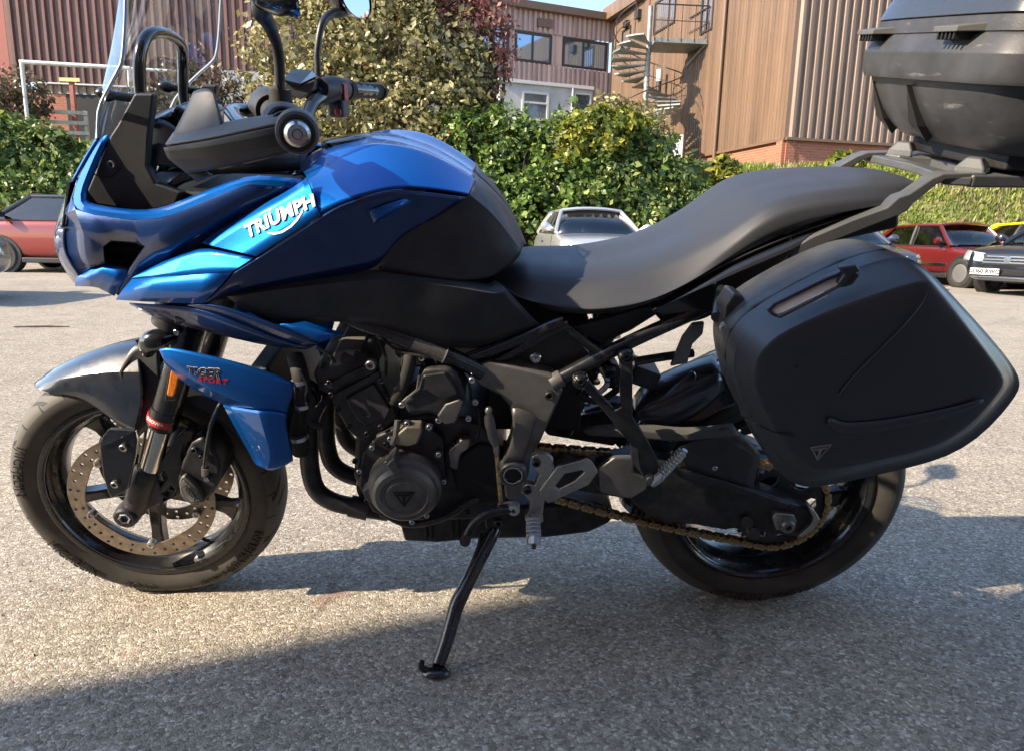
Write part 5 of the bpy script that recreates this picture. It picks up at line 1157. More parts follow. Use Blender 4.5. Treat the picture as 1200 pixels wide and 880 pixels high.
cov = lathe('alternator_cover', [(0, .040), (.034, .040), (.037, .037), (.043, .037), (.046, .040), (.056, .038), (.063, .031), (.066, .020), (.072, .016), (.074, .010), (.074, -.03), (0, -.03)], ac, L(.04, -1, .0), 'cover_metal', eng, segs=64, angle=28)
plate('cover_lug', [(452, 545), (462, 536), (466, 548), (470, 553), (462, 558), (458, 552)], 'cover_metal', cov, y=-.236, thick=.05, bevel=.003)
plate('cover_lug', [(424, 576), (436, 568), (440, 590), (430, 588)], 'cover_metal', cov, y=-.215, thick=.03, bevel=.003)
def badge(c, s, xd, zd, parent, mat, y0):
    """triangular maker's badge with a T"""
    def q(a, b): return c + xd*(a*s) + zd*(b*s)
    o = [q(-1, .62), q(1, .62), q(0, -1)]; i = [q(-.80, .50), q(.80, .50), q(0, -.76)]
    a = plate('badge', o, mat, parent, thick=.002, holes=[i], bevel=0)
    plate('badge', [q(-.62, .36), q(.62, .36), q(.50, .17), q(.16, .17), q(.10, -.52), q(0, -.66), q(-.10, -.52), q(-.16, .17), q(-.50, .17)], mat, parent, thick=.002, bevel=0)
badge(ac+L(.002, -.0415, 0), .022, L(1, 0, 0), L(0, 0, 1), cov, 'engine_dark', 0)
sp = plate('sprocket_cover', [(471, 470), (488, 456), (490, 438), (497, 433), (526, 431), (534, 437), (546, 462), (545, 472), (535, 497), (520, 499), (512, 488), (503, 485), (478, 486)], 'engine_metal', eng, y=-.202, thick=.06, bevel=.009, segs=3)
plate('sprocket_cover_face', [(478, 468), (491, 456), (496, 440), (522, 436), (538, 462), (520, 470), (500, 458)], 'engine_metal', sp, y=-.2075, thick=.008, bevel=.004, segs=2)
tube('cover_ridge', [(472, 470, -.205), (488.5, 456.5, -.208), (491, 440, -.208)], .0018, 'alloy', sp, segs=6, n=1)
plate('cover_step', [(512, 488), (522, 474), (538, 468), (544, 472), (534, 496), (521, 498)], 'cover_metal', sp, y=-.2085, thick=.01, bevel=.004)
for p in ((471, 474), (494, 419.5), (483, 430), (553, 445), (557, 471), (549, 490), (514, 492)): bolt(P(*p, -.19), .006, eng, 'zinc')
pbr('cream_metal', (.30, .27, .21), .5, .4, bump=(300, .2, .0006), var=(20, .7, 1.2))
plate('breather_cover', [(459, 514), (476, 500), (494, 499.5), (496, 505), (489, 521), (478, 524), (464, 522)], 'cream_metal', eng, y=-.194, thick=.03, bevel=.005, segs=3)
plate('clutch_guide', [(524, 530), (540, 515), (552, 514), (550, 526), (540, 533), (536, 552), (527, 548)], 'pivot_grey', eng, y=-.18, thick=.02, bevel=.005)
plate('gearbox_cover', [(528, 545), (545, 530), (562, 520), (586, 524), (592, 560), (584, 588), (558, 592), (536, 578)], 'engine_dark', eng, y=-.165, thick=.02, bevel=.006)
# hoses and wiring on the near side of the engine
tube('coolant_hose', [(346, 418, -.14), (352, 440, -.17), (356, 470, -.17), (350, 500, -.16), (352, 530, -.15)], .016, 'rubber', eng, segs=14)
tube('coolant_hose', [(470, 412, -.15), (480, 420, -.19), (474, 448, -.19), (462, 470, -.17)], .012, 'rubber', eng, segs=12)
tube('coolant_hose', [(353, 452, -.17), (366, 470, -.18), (362, 492, -.18), (376, 500, -.17)], .007, 'rubber', eng, segs=10)
tube('wiring', [(352, 434, -.19), (360, 452, -.19), (358, 468, -.185), (368, 480, -.18)], .0035, 'gloss_black', eng, segs=8)
tube('wiring', [(466, 492, -.18), (464, 510, -.19), (460, 520, -.19)], .006, 'cover_metal', eng, segs=8, n=1)
tube('wiring', [(452, 400, -.18), (470, 412, -.19), (500, 418, -.19), (530, 422, -.18)], .004, 'rubber', eng, segs=8)
tube('wiring', [(440, 392, -.18), (466, 405, -.19), (486, 414, -.185), (498, 428, -.19)], .004, 'gloss_black', eng, segs=8)
lathe('horn', [(0, .01), (.03, .012), (.034, .006), (.034, -.004), (.026, -.012), (.012, -.03), (0, -.03)], (356, 462, -.16), YN, 'gloss_black', eng, segs=28)
for p in ((378, 430), (386, 448), (418, 415), (441, 424), (447, 446), (456, 468), (410, 500), (430, 508), (446, 500), (396, 480), (388, 462), (452, 520), (532, 520), (560, 512), (580, 520), (548, 600), (430, 586), (416, 540)): bolt(P(*p, -.174), .0055, eng, 'dark_metal')
for k, (a, b) in enumerate((((444, 398), (452, 440)), ((466, 402), (470, 436)), ((372, 408), (392, 424)), ((344, 470), (352, 500)), ((500, 410), (512, 430)), ((540, 434), (552, 468)), ((556, 470), (560, 512)))):
    tube('wiring', [(a[0], a[1], -.165), ((a[0]+b[0])/2+4, (a[1]+b[1])/2, -.19), (b[0], b[1], -.178)], .0032, 'rubber', eng, segs=7)
for u, v in ((352, 446), (356, 474), (351, 512), (478, 428), (470, 456)):
    tube('hose_clip', [P(u-.6, v-2, -.172), P(u+.6, v+2, -.172)], .0175 if u < 400 else .0135, 'zinc', eng, segs=14, n=1)
# three header pipes
for k, dx in enumerate((-12, 14, 36)):
    y = (-.125, -.02, .085)[k]
    a = P(362+dx*.2, 500, -.125); o = L(dx*.0004, 0, 0)
    def HP(u, v): p = P(u, v, -.125); return L(p.x+k*.012, y, p.z)
    tube('exhaust_header', [HP(372, 470), HP(363, 492), HP(362, 520), HP(364, 552), HP(372, 575), HP(392, 588), HP(420, 594), HP(456, 600)], .0195, 'dark_metal', moto, segs=18)
tube('header_collar', [P(410, 592, -.125), P(432, 597, -.125)], .0235, 'engine_metal', moto, segs=18, n=1)
tube('exhaust_collector', [L(.50, -.10, .36), L(.56, -.05, .33), L(.66, 0, .31), L(.80, .03, .31)], [.03, .045, .05, .05], 'dark_metal', moto, segs=18)
plate('silencer', [(505, 606), (560, 600), (640, 592), (700, 590), (722, 602), (716, 614), (690, 626), (640, 632), (510, 635)], 'dark_metal', moto, y=-.06, thick=.26, bevel=.03, segs=4)
plate('sump', [(468, 612), (500, 606), (540, 606), (556, 612), (556, 632), (512, 636), (474, 634)], 'engine_metal', eng, y=-.10, thick=.2, bevel=.006)
for u in (496, 502, 527, 534, 540): plate('sump_rib', [(u, 606), (u+3, 606), (u+5, 633), (u+2, 633)], 'dark_metal', eng, y=-.108, thick=.02, bevel=.001)
tube('oil_pipe', [(446, 600, -.17), (480, 614, -.17), (520, 606, -.17), (548, 590, -.17), (560, 584, -.16)], .0075, 'engine_metal', eng, segs=10)
bolt((483, 611, -.175), .006, eng, 'zinc')
box('battery_bay', (.86, 0, .63), (.20, .20, .26), 'engine_dark', moto, bevel=.01)

# ------------------------------------------------------------------ frame
fr = empty('frame', moto)
def both_tube(name, pts, r, mat, **k):
    o = tube(name, pts, r, mat, fr, **k); m = o.copy(); COL.objects.link(m); m.scale = (1, -1, 1); return o
both_tube('frame_tube', [(380, 356, -.17), (414, 374, -.185), (450, 387, -.186), (490, 403, -.182), (530, 419, -.178), (566, 436, -.17)], .0165, 'frame_black', segs=18)
tube('frame_label', [(482, 399.5, -.1825), (522, 416, -.1790)], .0172, 'label_film', fr, segs=18, n=1) if 'label_film' in M else None
pbr('label_film', (.02, .021, .022), .3, 0, .6, var=(700, .6, 3.0, (.16, .16, .15)))
tube('frame_label', [(484, 400.3, -.1825), (521, 415.5, -.1790)], .0172, 'label_film', fr, segs=18, n=1)
for u, v in ((483.5, 400), (521.5, 415.7)):
    tube('label_band', [P(u-.6, v-.25, -.181), P(u+.6, v+.25, -.181)], .0176, 'grey_print', fr, segs=18, n=1)
both_tube('seat_tube', [(548, 420, -.165), (590, 405, -.165), (640, 384, -.16), (660, 376, -.155)], .011, 'frame_black', segs=12)
both_tube('subframe_tube', [(650, 446, -.165), (690, 425, -.165), (740, 400, -.16), (790, 377, -.155), (850, 350, -.14)], .0135, 'frame_black', segs=14)
both_tube('cross_tube', [(664, 383, -.155), (682, 398, -.155), (700, 412, -.16)], .009, 'frame_black', segs=12)
both_tube('brace_tube', [(560, 432, -.15), (588, 420, -.155), (626, 398, -.16), (666, 380, -.155)], .0105, 'frame_black', segs=12)
lathe('tube_joint', [(0, .012), (.016, .012), (.017, .01), (.017, -.012), (0, -.012)], (652, 446, -.168), P(660, 441.5, -.166)-P(652, 446, -.168), 'cover_metal', fr, segs=18)
sc_ = plate('side_cover', [(590, 421), (650, 386), (664, 386), (692, 415), (664, 438), (648, 438)], 'black_plastic', moto, y=-.135, thick=.02, bevel=.004)
mirror(sc_)
lathe('seat_lock', [(0, .004), (.003, .006), (.009, .006), (.0115, .003), (.0115, -.01), (0, -.01)], (627.5, 419.5, -.139), YN, 'steel', moto, segs=20)
plate('frame_infill', [(668, 384), (700, 376), (760, 358), (775, 366), (740, 388), (706, 404)], 'black_plastic', moto, y=-.13, thick=.02, bevel=.004)
pv = plate('pivot_plate', [(546, 439), (560, 428), (574, 424), (606, 431), (648, 441), (654, 448), (660, 458), (654, 472), (644, 494), (633, 519), (622, 536), (620, 556), (612, 572), (608, 585), (593, 585), (590, 566), (586, 550), (591, 536), (598, 520), (601, 498), (597, 477), (586, 464), (562, 452)], 'pivot_grey', fr, y=-.178, thick=.05, bevel=.006, segs=3)
grid('pivot_rib', [[(600, 478, -.183), (606, 476, -.186), (620, 482, -.186), (630, 488, -.184)], [(603, 500, -.183), (609, 500, -.187), (618, 500, -.187), (624, 502, -.183)], [(598, 522, -.183), (604, 524, -.187), (612, 526, -.187), (618, 528, -.182)], [(590, 542, -.183), (596, 540, -.186), (604, 538, -.186), (611, 540, -.182)]], 'pivot_grey', pv, sub=1, solid=.004, flip=True)
bolt((644, 463, -.182), .0095, pv, 'dark_metal')
pc = lathe('pivot_cap', [(0, .002), (.012, .002), (.014, .006), (.017, .006), (.018, .002), (.021, .002), (.022, .008), (.027, .008), (.030, .004), (.031, -.02), (0, -.02)], (601, 555, -.186), YN, 'pivot_grey', fr, segs=36)
lathe('pivot_bolt', [(0, .004), (.016, .004), (.0175, .007), (.0205, .007), (.0212, .004), (.0212, -.004), (0, -.004)], (601, 555, -.188), YN, 'steel', fr, segs=12)
lathe('pivot_plug', [(0, .006), (.0145, .006), (.0155, .003), (.0155, 0), (0, 0)], (601, 555, -.189), YN, 'engine_dark', fr, segs=24)
mirror(pv)
# rider foot control on the near side
ft = plate('footrest_bracket', [(623, 541), (624, 535), (630, 532), (642, 534), (649, 540), (646, 548), (650, 548), (640, 572), (638, 590), (636, 604), (637, 611), (632, 615), (617, 613), (615, 609), (620, 598), (621, 588), (613, 578), (613, 570), (619, 567), (627, 569), (632, 556), (626, 548)], 'alloy', moto, y=-.215, thick=.018, bevel=.003, segs=2)
plate('heel_guard', [(632, 575), (653, 547), (688, 538), (694, 541), (701, 553), (690, 568), (642, 590)], 'alloy', ft, y=-.222, thick=.008, bevel=.002, holes=[[(650.5, 570), (662, 555), (682, 551), (685, 553), (674, 563.5), (654, 573.5)]])
for p in ((628.5, 542), (618, 574)): bolt(P(*p, -.2175), .0085, ft, 'dark_metal')
pg = tube('footrest', [(624, 604, -.215), (624.5, 612, -.235), (625, 622, -.27), (625.5, 633, -.305), (625.5, 639, -.318)], [.009, .012, .012, .0115, .007], 'zinc', moto, segs=8, n=1, smooth=False)
for i in range(5):
    p = P(624.6+.2*i, 613+i*4.6, -.238-i*.0155)
    box('footrest_rib', p+L(0, 0, .001), (.0275, .004, .0265), 'zinc', pg, bevel=.001)
tube('feeler', [(625.5, 638, -.318), (625.5, 643, -.322)], .004, 'dark_metal', pg, segs=8, n=1)
# gear linkage
lk = tube('gear_rod', [(581, 520, -.21), (584, 556, -.215), (587, 590, -.22)], .0042, 'chain_metal', moto, segs=10, n=1)
tube('rod_boot', [(573, 487, -.205), (574, 496, -.207), (576, 505, -.208), (578, 513, -.209), (580.5, 522, -.21)], [.009, .0105, .0095, .0098, .006], 'cover_metal', lk, segs=14, n=1)
tube('rod_nut', [(580.5, 520, -.21), (582, 530, -.211)], .006, 'alloy', lk, segs=6, n=1)
lathe('rod_ball', [(0, .008), (.004, .0075), (.0065, .004), (.007, 0), (.0065, -.004), (.003, -.008), (0, -.014)], (572.5, 481, -.206), L(0, 0, 1), 'alloy', lk, segs=14)
plate('rod_lever', [(583, 590), (600, 588), (608, 593), (608, 600), (602, 604), (584, 598)], 'alloy', lk, y=-.222, thick=.008, bevel=.002)
lathe('lever_bolt', [(0, .004), (.005, .004), (.005, .008), (.011, .008), (.0125, .004), (.0125, -.01), (0, -.01)], (602, 596, -.226), YN, 'zinc', lk, segs=18)
lathe('rod_ball', [(0, .006), (.006, .006), (.007, 0), (.007, -.01), (0, -.01)], (587, 598, -.226), YN, 'dark_metal', lk, segs=12)
tube('gear_lever', [(602, 596, -.225), (575, 600, -.235), (556, 612, -.24), (545, 632, -.25)], [.008, .008, .0085, .009], 'dark_metal', moto, segs=12, n=3)
tube('lever_tip', [(546, 631, -.225), (545, 634, -.29)], .0105, 'rubber', moto, segs=14, n=1)
# side stand
ss = empty('side_stand', moto)
pv_ = P(584, 611, -.135); foot = P(509, 782, -.30)
def W2B(w): return L(w.x, w.y*math.cos(LEAN)+w.z*math.sin(LEAN), -w.y*math.sin(LEAN)+w.z*math.cos(LEAN))
gf = G(511, 788, 0.004); foot = W2B(gf)
def sp_(u, v, t): # point on the line of the leg at fraction t of the way down
    y = pv_.y + (foot.y-pv_.y)*t; return P(u, v, y)
tube('stand_leg', [sp_(583, 612, 0), sp_(577, 625, .1), sp_(561, 656, .28), sp_(545, 688, .48), sp_(538, 702, .56), sp_(533, 716, .63), sp_(524, 748, .80), sp_(514, 778, .96)], [.013, .015, .0155, .0155, .016, .0155, .0145, .0135], 'frame_black', ss, segs=16, n=3)
fd = bmesh.new(); 
lathe_bm(fd, [(0, .0), (.028, 0), (.030, .004), (.026, .010), (.016, .014), (0, .014)], L(0, 0, 0), L(0, 0, 1), 24)
bmesh.ops.recalc_face_normals(fd, faces=fd.faces)
pad = bm_obj('stand_foot', fd, 'frame_black', ss); pad.location = foot; pad.rotation_euler = (-LEAN, 0, 0); pad.scale = (.95, .75, 1)
tube('stand_tang', [foot+L(-.012, 0, .004), foot+L(-.028, -.004, .02), foot+L(-.026, -.004, .035)], [.008, .007, .005], 'frame_black', ss, segs=10, n=3)
plate('stand_bracket', [(566, 602), (580, 590), (598, 592), (600, 606), (590, 622), (580, 628), (570, 622)], 'dark_metal', ss, y=-.158, thick=.045, bevel=.006)
bolt((584, 612, -.162), .009, ss, 'dark_metal')
tube('stand_spring', [sp_(565, 626, .08), sp_(562, 640, .2), sp_(556, 655, .3)], .006, 'engine_dark', ss, segs=10, n=1)
# pillion foot hanger
ph = plate('pillion_hanger', [(675, 442), (681, 438.5), (688, 441), (691, 448), (720, 481), (728, 477), (726.5, 440), (727, 420), (731, 412), (737, 411), (741.5, 417), (741.5, 489), (752, 505), (763, 523), (773, 546), (770, 562), (758, 564), (741, 541), (739, 521), (706, 480), (683, 455), (675, 450)], 'dark_metal', moto, y=-.205, thick=.018, bevel=.003)
plate('hanger_inner', [(740, 523), (747, 526), (750, 548), (757, 562), (741, 541)], 'cover_metal', ph, y=-.207, thick=.01, bevel=.001)
for p in ((734, 417.5), (680.5, 446.5)):
    lathe('hanger_boss', [(0, .006), (.006, .006), (.008, .009), (.012, .009), (.0155, .005), (.0155, -.01), (0, -.01)], P(*p, -.207), YN, 'gloss_black', ph, segs=24); bolt(P(*p, -.2145), .0078, ph, 'dark_metal')
mirror(ph)
pp = tube('pillion_footrest', [(763, 566, -.21), (772, 560, -.215), (784, 548, -.222), (796, 536, -.228), (803, 527, -.232)], [.010, .0105, .009, .008, .006], 'zinc', moto, segs=8, n=1, squash=.8)
for i in range(9):
    p = P(775+i*3.0, 556.0-i*3.1, -.222-i*.001); box('footrest_rib', p+L(0, 0, .003), (.004, .02, .013), 'zinc', pp, Matrix.Rotation(R(-45), 3, 'Y'), bevel=.0008)
lathe('footrest_pivot', [(0, .006), (.009, .006), (.011, .003), (.011, -.012), (0, -.012)], (762, 562, -.212), YN, 'cover_metal', pp, segs=18)

# ------------------------------------------------------------------ swingarm, chain, rear end
sa = plate('swingarm', [(690, 560), (700, 548), (740, 536), (791, 545), (850, 562), (928, 589), (952, 597), (960, 606), (958, 616), (940, 631), (905, 626), (868, 619), (850, 622), (816, 616), (778, 613), (752, 600), (738, 586), (706, 580)], 'dark_metal', moto, y=-.150, thick=.055, bevel=.009, segs=3)
plate('swingarm_ridge', [(790, 548), (850, 564), (926, 591), (918, 596), (850, 575), (800, 560)], 'dark_metal', sa, y=-.157, thick=.012, bevel=.004)
plate('swingarm_boss', [(636, 548), (660, 535), (700, 545), (742, 536), (750, 560), (740, 586), (700, 580), (650, 572)], 'dark_metal', sa, y=-.135, thick=.05, bevel=.008)
sam = mirror(sa)
plate('chain_slider', [(701, 549), (720, 536), (745, 536), (742, 553), (762, 562), (758, 574), (740, 585), (704, 578)], 'pivot_grey', sa, y=-.158, thick=.015, bevel=.005)
plate('axle_block', [(905, 607), (909, 601), (931, 603), (934, 611), (926, 622), (910, 621)], 'alloy', sa, y=-.162, thick=.015, bevel=.002)
lathe('axle_nut', [(0, .006), (.007, .006), (.0075, .016), (.0135, .016), (.016, .012), (.016, .004), (.019, .003), (.019, -.004), (0, -.004)], (921, 613, -.164), YN, 'cover_metal', sa, segs=18)
plate('chain_adjuster', [(948, 594), (954, 597), (961, 608), (955, 619), (940, 630), (936, 628), (950, 615), (953, 607)], 'alloy', sa, y=-.162, thick=.02, bevel=.002)
tube('stand_bobbin', [(881, 621, -.15), (884, 625, -.18)], [.012, .0125], 'black_plastic', sa, segs=16, n=1)
tube('bobbin_flange', [(876, 611, -.16), (876, 612, -.165)], .013, 'black_plastic', sa, segs=16, n=1)
# chain guard, hugger
cg = grid('chain_guard', [[(686, 500, -.14), (740, 493, -.14), (790, 502, -.14), (830, 500, -.14), (858, 496, -.14)], [(684, 505, -.15), (740, 502, -.152), (792, 511, -.152), (832, 506, -.152), (862, 502, -.15)], [(690, 509, -.15), (742, 512, -.152), (794, 517, -.152), (836, 512, -.152), (866, 510, -.15)]], 'grey_plastic', moto, sub=2, crease_rows=(1,), solid=.003, flip=True)
grid('chain_guard_plate', [[(845, 500, -.15), (862, 502, -.15), (876, 512, -.148), (890, 530, -.145)], [(826, 514, -.152), (850, 520, -.152), (872, 532, -.15), (888, 546, -.148)], [(790, 522, -.15), (830, 540, -.15), (860, 552, -.15), (884, 560, -.148)], [(786, 540, -.15), (826, 556, -.15), (860, 566, -.15), (882, 572, -.148)]], 'black_plastic', cg, sub=1, solid=.003, flip=True)
bolt((837.5, 548, -.153), .0055, cg, 'zinc'); bolt((789, 531, -.156), .005, cg, 'dark_metal'); bolt((783, 547, -.156), .005, cg, 'dark_metal')
def arr(a, r, y): return RC + L(r*math.cos(R(a)), y, r*math.sin(R(a)))
grid('rear_hugger', [[arr(a, .350, 0), arr(a, .346, -.06), arr(a, .330, -.095), arr(a, .300, -.108)] for a in (185, 165, 145, 125, 105, 92)], 'navy_paint', moto, sub=2, crease_cols=(2,), solid=.003, flip=True)
mirror(bpy.context.scene.objects['rear_hugger'])
pbr('hugger_satin', (.030, .036, .048), .30, 0, .6)
ud = grid('hugger_fairing', [
    [(744, 466, -.05), (752, 452, -.04), (780, 436, -.035), (812, 424, -.03), (838, 416, -.03)],
    [(744, 476, -.09), (756, 462, -.09), (784, 446, -.085), (812, 432, -.08), (840, 424, -.07)],
    [(745, 484, -.118), (758, 478, -.122), (786, 468, -.122), (814, 452, -.115), (842, 436, -.105)],
    [(750, 492, -.115), (766, 492, -.125), (792, 484, -.125), (820, 466, -.12), (846, 446, -.11)],
    [(762, 497, -.10), (778, 497, -.10), (800, 494, -.10), (826, 478, -.10), (848, 456, -.095)]], 'hugger_satin', moto, sub=2, solid=.004, flip=True)
grid('hugger_swage', [[(790, 452, -.13), (806, 438, -.128), (813, 432, -.126), (815, 440, -.128)], [(764, 475, -.134), (786, 462, -.137), (806, 448, -.134), (814, 447, -.13)]], 'navy_paint', ud, sub=2, solid=.003, flip=True)
# shock and small mechanics behind the hanger
tube('shock_body', [L(.93, -.02, .46), L(1.02, -.02, .74)], .026, 'engine_metal', moto, segs=18, n=1)
bm = bmesh.new(); ax = L(.09, 0, .28); e1 = ax.normalized().cross(L(0, 1, 0)).normalized(); e2 = L(0, 1, 0)
tube_bm(bm, [L(.94, -.02, .50)+ax*.75*i/72+(e1*math.cos(i*2*math.pi/9)+e2*math.sin(i*2*math.pi/9))*.034 for i in range(73)], .0055, 6, True, 1)
bm_obj('shock_spring', bm, 'gloss_black', moto)
plate('brake_line_clip', [(706, 432), (716, 426), (724, 428), (724, 448), (710, 452)], 'black_plastic', moto, y=-.10, thick=.03, bevel=.003)
for i in range(4): box('heat_fin', P(714+i*.5, 432+i*6, -.11), (.022, .03, .004), 'dark_metal', moto, bevel=.001)
box('actuator', P(752, 436, -.06), (.06, .07, .04), 'black_plastic', moto, Matrix.Rotation(R(20), 3, 'Y'), bevel=.005)
tube('brake_line', [(684, 452, -.10), (700, 460, -.12), (712, 448, -.12), (704, 432, -.10)], .006, 'zinc', moto, segs=8)
tube('wiring_loom', [(676, 462, -.12), (700, 470, -.12), (724, 456, -.11), (744, 440, -.09)], .007, 'rubber', moto, segs=8)
plate('tail_bracket', [(786, 430), (800, 396), (812, 380), (826, 378), (824, 392), (812, 404), (806, 426)], 'pivot_grey', moto, y=-.11, thick=.012, bevel=.003)
tube('tail_strut', [(742, 424, -.09), (780, 418, -.08), (812, 414, -.07)], .009, 'frame_black', moto, segs=10)
# sprockets and chain
CY = -.104; FS = P(562, 537, CY); RSP = L(RC.x, CY, RC.z)
sr = .108
def sprocket(c, r, nt, holes):
    lo = []
    for i in range(nt*4):
        a = 2*math.pi*i/(nt*4); rr = r+(.0035 if i % 4 in (0, 1) else -.004); lo.append(c+L(rr*math.cos(a), 0, rr*math.sin(a)))
    hs = []
    for i in range(holes):
        a0 = 2*math.pi*i/holes; hs.append([c+L(r*q*math.cos(a0+d), 0, r*q*math.sin(a0+d)) for q, d in ((.83, -.38), (.86, 0), (.83, .38), (.62, .30), (.55, 0), (.62, -.30))])
    return plate('sprocket', lo, 'engine_metal', moto, thick=.006, holes=hs, bevel=0)
sprocket(RSP, sr-.005, 44, 6); sprocket(FS, .034, 15, 0)
ch = empty('chain', moto)
PITCH_ = .0159
R1, R2 = sr, .038; dv = RSP-FS; dist = math.hypot(dv.x, dv.z); th = math.atan2(dv.z, dv.x); al = math.acos((R1-R2)/dist)
# path: top tangent, rear wrap, bottom with a little sag, front wrap
def pc_(c, r, a): return L(c.x+r*math.cos(a), CY, c.z+r*math.sin(a))
path = []
a1 = th+math.pi-al; 
A_ = pc_(FS, R2, a1); B_ = pc_(RSP, R1, a1)
path += [A_+(B_-A_)*i/60 for i in range(60)]
a_s, a_e = a1, th-math.pi+al
path += [pc_(RSP, R1, a_s+(a_e-a_s)*i/120) for i in range(120)]
C_ = pc_(RSP, R1, a_e); D_ = pc_(FS, R2, a_e)
path += [C_+(D_-C_)*i/60+L(0, 0, -.016*math.sin(math.pi*i/60)) for i in range(60)]
a_s2, a_e2 = a_e, a1-2*math.pi
path += [pc_(FS, R2, a_s2+(a_e2-a_s2)*i/50) for i in range(51)]
ds = [0]
for a, b in zip(path, path[1:]): ds.append(ds[-1]+(b-a).length)
nl = int(round(ds[-1]/PITCH_/2))*2; step = ds[-1]/nl
def pa(s):
    s %= ds[-1]
    for i in range(len(ds)-1):
        if ds[i+1] >= s: t = (s-ds[i])/max(1e-9, ds[i+1]-ds[i]); return path[i]+(path[i+1]-path[i])*t
    return path[-1]
def link_mesh(w, yo, roll):
    bm = bmesh.new(); h = step/2
    out = []
    for cx, s0 in ((h, -1), (-h, 1)):
        for k in range(7):
            a = R(-115+230*k/6) if cx > 0 else R(65+230*k/6); out.append((cx+w*math.cos(a), w*math.sin(a)))
    for sgn in (-1, 1):
        f = [bm.verts.new((x, sgn*yo-.0008, z)) for x, z in out]; b = [bm.verts.new((x, sgn*yo+.0008, z)) for x, z in out]; n = len(f)
        bm.faces.new(f); bm.faces.new(b[::-1])
        for i in range(n): bm.faces.new((f[(i+1) % n], f[i], b[i], b[(i+1) % n]))
    if roll:
        for cx in (-h, h): lathe_bm(bm, [(0, yo+.003), (.0030, yo+.003), (.0030, -yo-.003), (0, -yo-.003)], Vector((cx, 0, 0)), YN, 8)
    else:
        for cx in (-h, h): lathe_bm(bm, [(.005, yo), (.005, -yo)], Vector((cx, 0, 0)), YN, 8)
    bmesh.ops.recalc_face_normals(bm, faces=bm.faces)
    me = bpy.data.meshes.new('link'); bm.to_mesh(me); bm.free(); me.materials.append(M['chain_metal' if roll else 'chain_inner']); return me
pbr('chain_inner', (.16, .11, .06), .5, .7)
lm = (link_mesh(.0078, .0085, True), link_mesh(.0056, .006, False))
for i in range(nl):
    p, q = pa(i*step), pa((i+1)*step); o = bpy.data.objects.new('link', lm[i % 2]); COL.objects.link(o); o.parent = ch
    o.location = (p+q)/2; o.rotation_euler = (0, -math.atan2(q.z-p.z, q.x-p.x), 0)

# ------------------------------------------------------------------ tail, grab rail and luggage rack
tl = grid('tail_panel', [
    [(766, 359, -.160), (800, 343, -.160), (850, 316, -.158), (900, 294, -.155), (935, 280, -.152), (955, 272, -.148)],
    [(764, 364, -.168), (800, 348, -.17), (850, 325, -.17), (900, 304, -.168), (928, 292, -.165), (940, 285, -.16)],
    [(770, 370, -.160), (802, 362, -.162), (850, 342, -.162), (890, 322, -.16), (918, 306, -.158), (932, 296, -.155)],
    [(776, 376, -.145), (812, 376, -.145), (826, 372, -.145), (850, 358, -.145), (890, 334, -.145), (925, 310, -.145)]], 'gloss_black', moto, sub=2, crease_rows=(1,), cr=.7, solid=.004, flip=True)
mirror(tl)
grid('tail_underside', [[(800, 376, -.14), (850, 356, -.14), (900, 330, -.14), (960, 300, -.13), (1020, 272, -.12)], [(800, 376, .14, .14), (850, 356, .14), (900, 330, .14), (960, 300, .13), (1020, 272, .12)]], 'engine_dark', moto, sub=0, solid=.02) if False else None
bm = bmesh.new()
for c, s, a in (((1.16, 0, .84), (.36, .25, .05), -24), ((1.40, 0, .94), (.24, .22, .05), -14)): box_bm(bm, c, s, Matrix.Rotation(R(a), 3, 'Y'))
bm_obj('tail_tray', bm, 'engine_dark', moto, bevel=.01)
# grab rail: a flat forged bar along the side that climbs to the rack
def strip(name, top, bot, y0, y1, mat, parent, bevel=.003):
    a = [P(*p) for p in top]; b = [P(*p) for p in bot]; n = len(a)
    v = a+b+[p+L(0, y1-y0, 0) for p in a]+[p+L(0, y1-y0, 0) for p in b]; f = []
    for i in range(n-1):
        f += [(i, n+i, n+i+1, i+1), (2*n+i, 2*n+i+1, 3*n+i+1, 3*n+i), (i, i+1, 2*n+i+1, 2*n+i), (n+i, 3*n+i, 3*n+i+1, n+i+1)]
    f += [(0, 2*n, 3*n, n), (n-1, 2*n-1, 4*n-1, 3*n-1)]
    bm = bmesh.new(); vs = [bm.verts.new(p) for p in v]
    for q in f: bm.faces.new([vs[i] for i in q])
    bmesh.ops.recalc_face_normals(bm, faces=bm.faces)
    return bm_obj(name, bm, mat, parent, bevel=bevel, segs=2)
y_ = -.165
gr = strip('grab_rail', [(932, 290, y_), (950, 279, y_), (1000, 258, y_), (1040, 244, y_-.0), (1058, 236, y_), (1066, 232, y_+.005), (1092, 212, y_+.012), (1106, 205, y_+.015), (1150, 203.5, y_+.015)],
           [(925, 306, y_), (960, 290, y_), (1005, 272, y_), (1046, 256, y_), (1064, 247, y_), (1070, 241, y_+.005), (1098, 218, y_+.012), (1110, 212, y_+.015), (1156, 211, y_+.015)], y_, y_+.028, 'rack_grey', moto) if 'rack_grey' in M else None
pbr('rack_grey', (.10, .105, .11), .42, .3, bump=(600, .15, .0005), rvar=(12, .8, 1.2), var=(10, .85, 1.15))
gr = strip('grab_rail', [(932, 290, y_), (950, 279, y_), (1000, 258, y_), (1040, 244, y_-.0), (1054, 232, y_), (1066, 228, y_+.005), (1092, 210, y_+.012), (1106, 204, y_+.015), (1156, 203, y_+.015)],
           [(925, 306, y_), (960, 290, y_), (1005, 272, y_), (1046, 256, y_), (1064, 248, y_), (1070, 240, y_+.005), (1098, 217, y_+.012), (1110, 211, y_+.015), (1160, 210, y_+.015)], y_, y_+.032, 'rack_grey', moto)
mirror(gr)
rk = empty('luggage_rack', moto)
zr = P(1140, 204, -.14).z
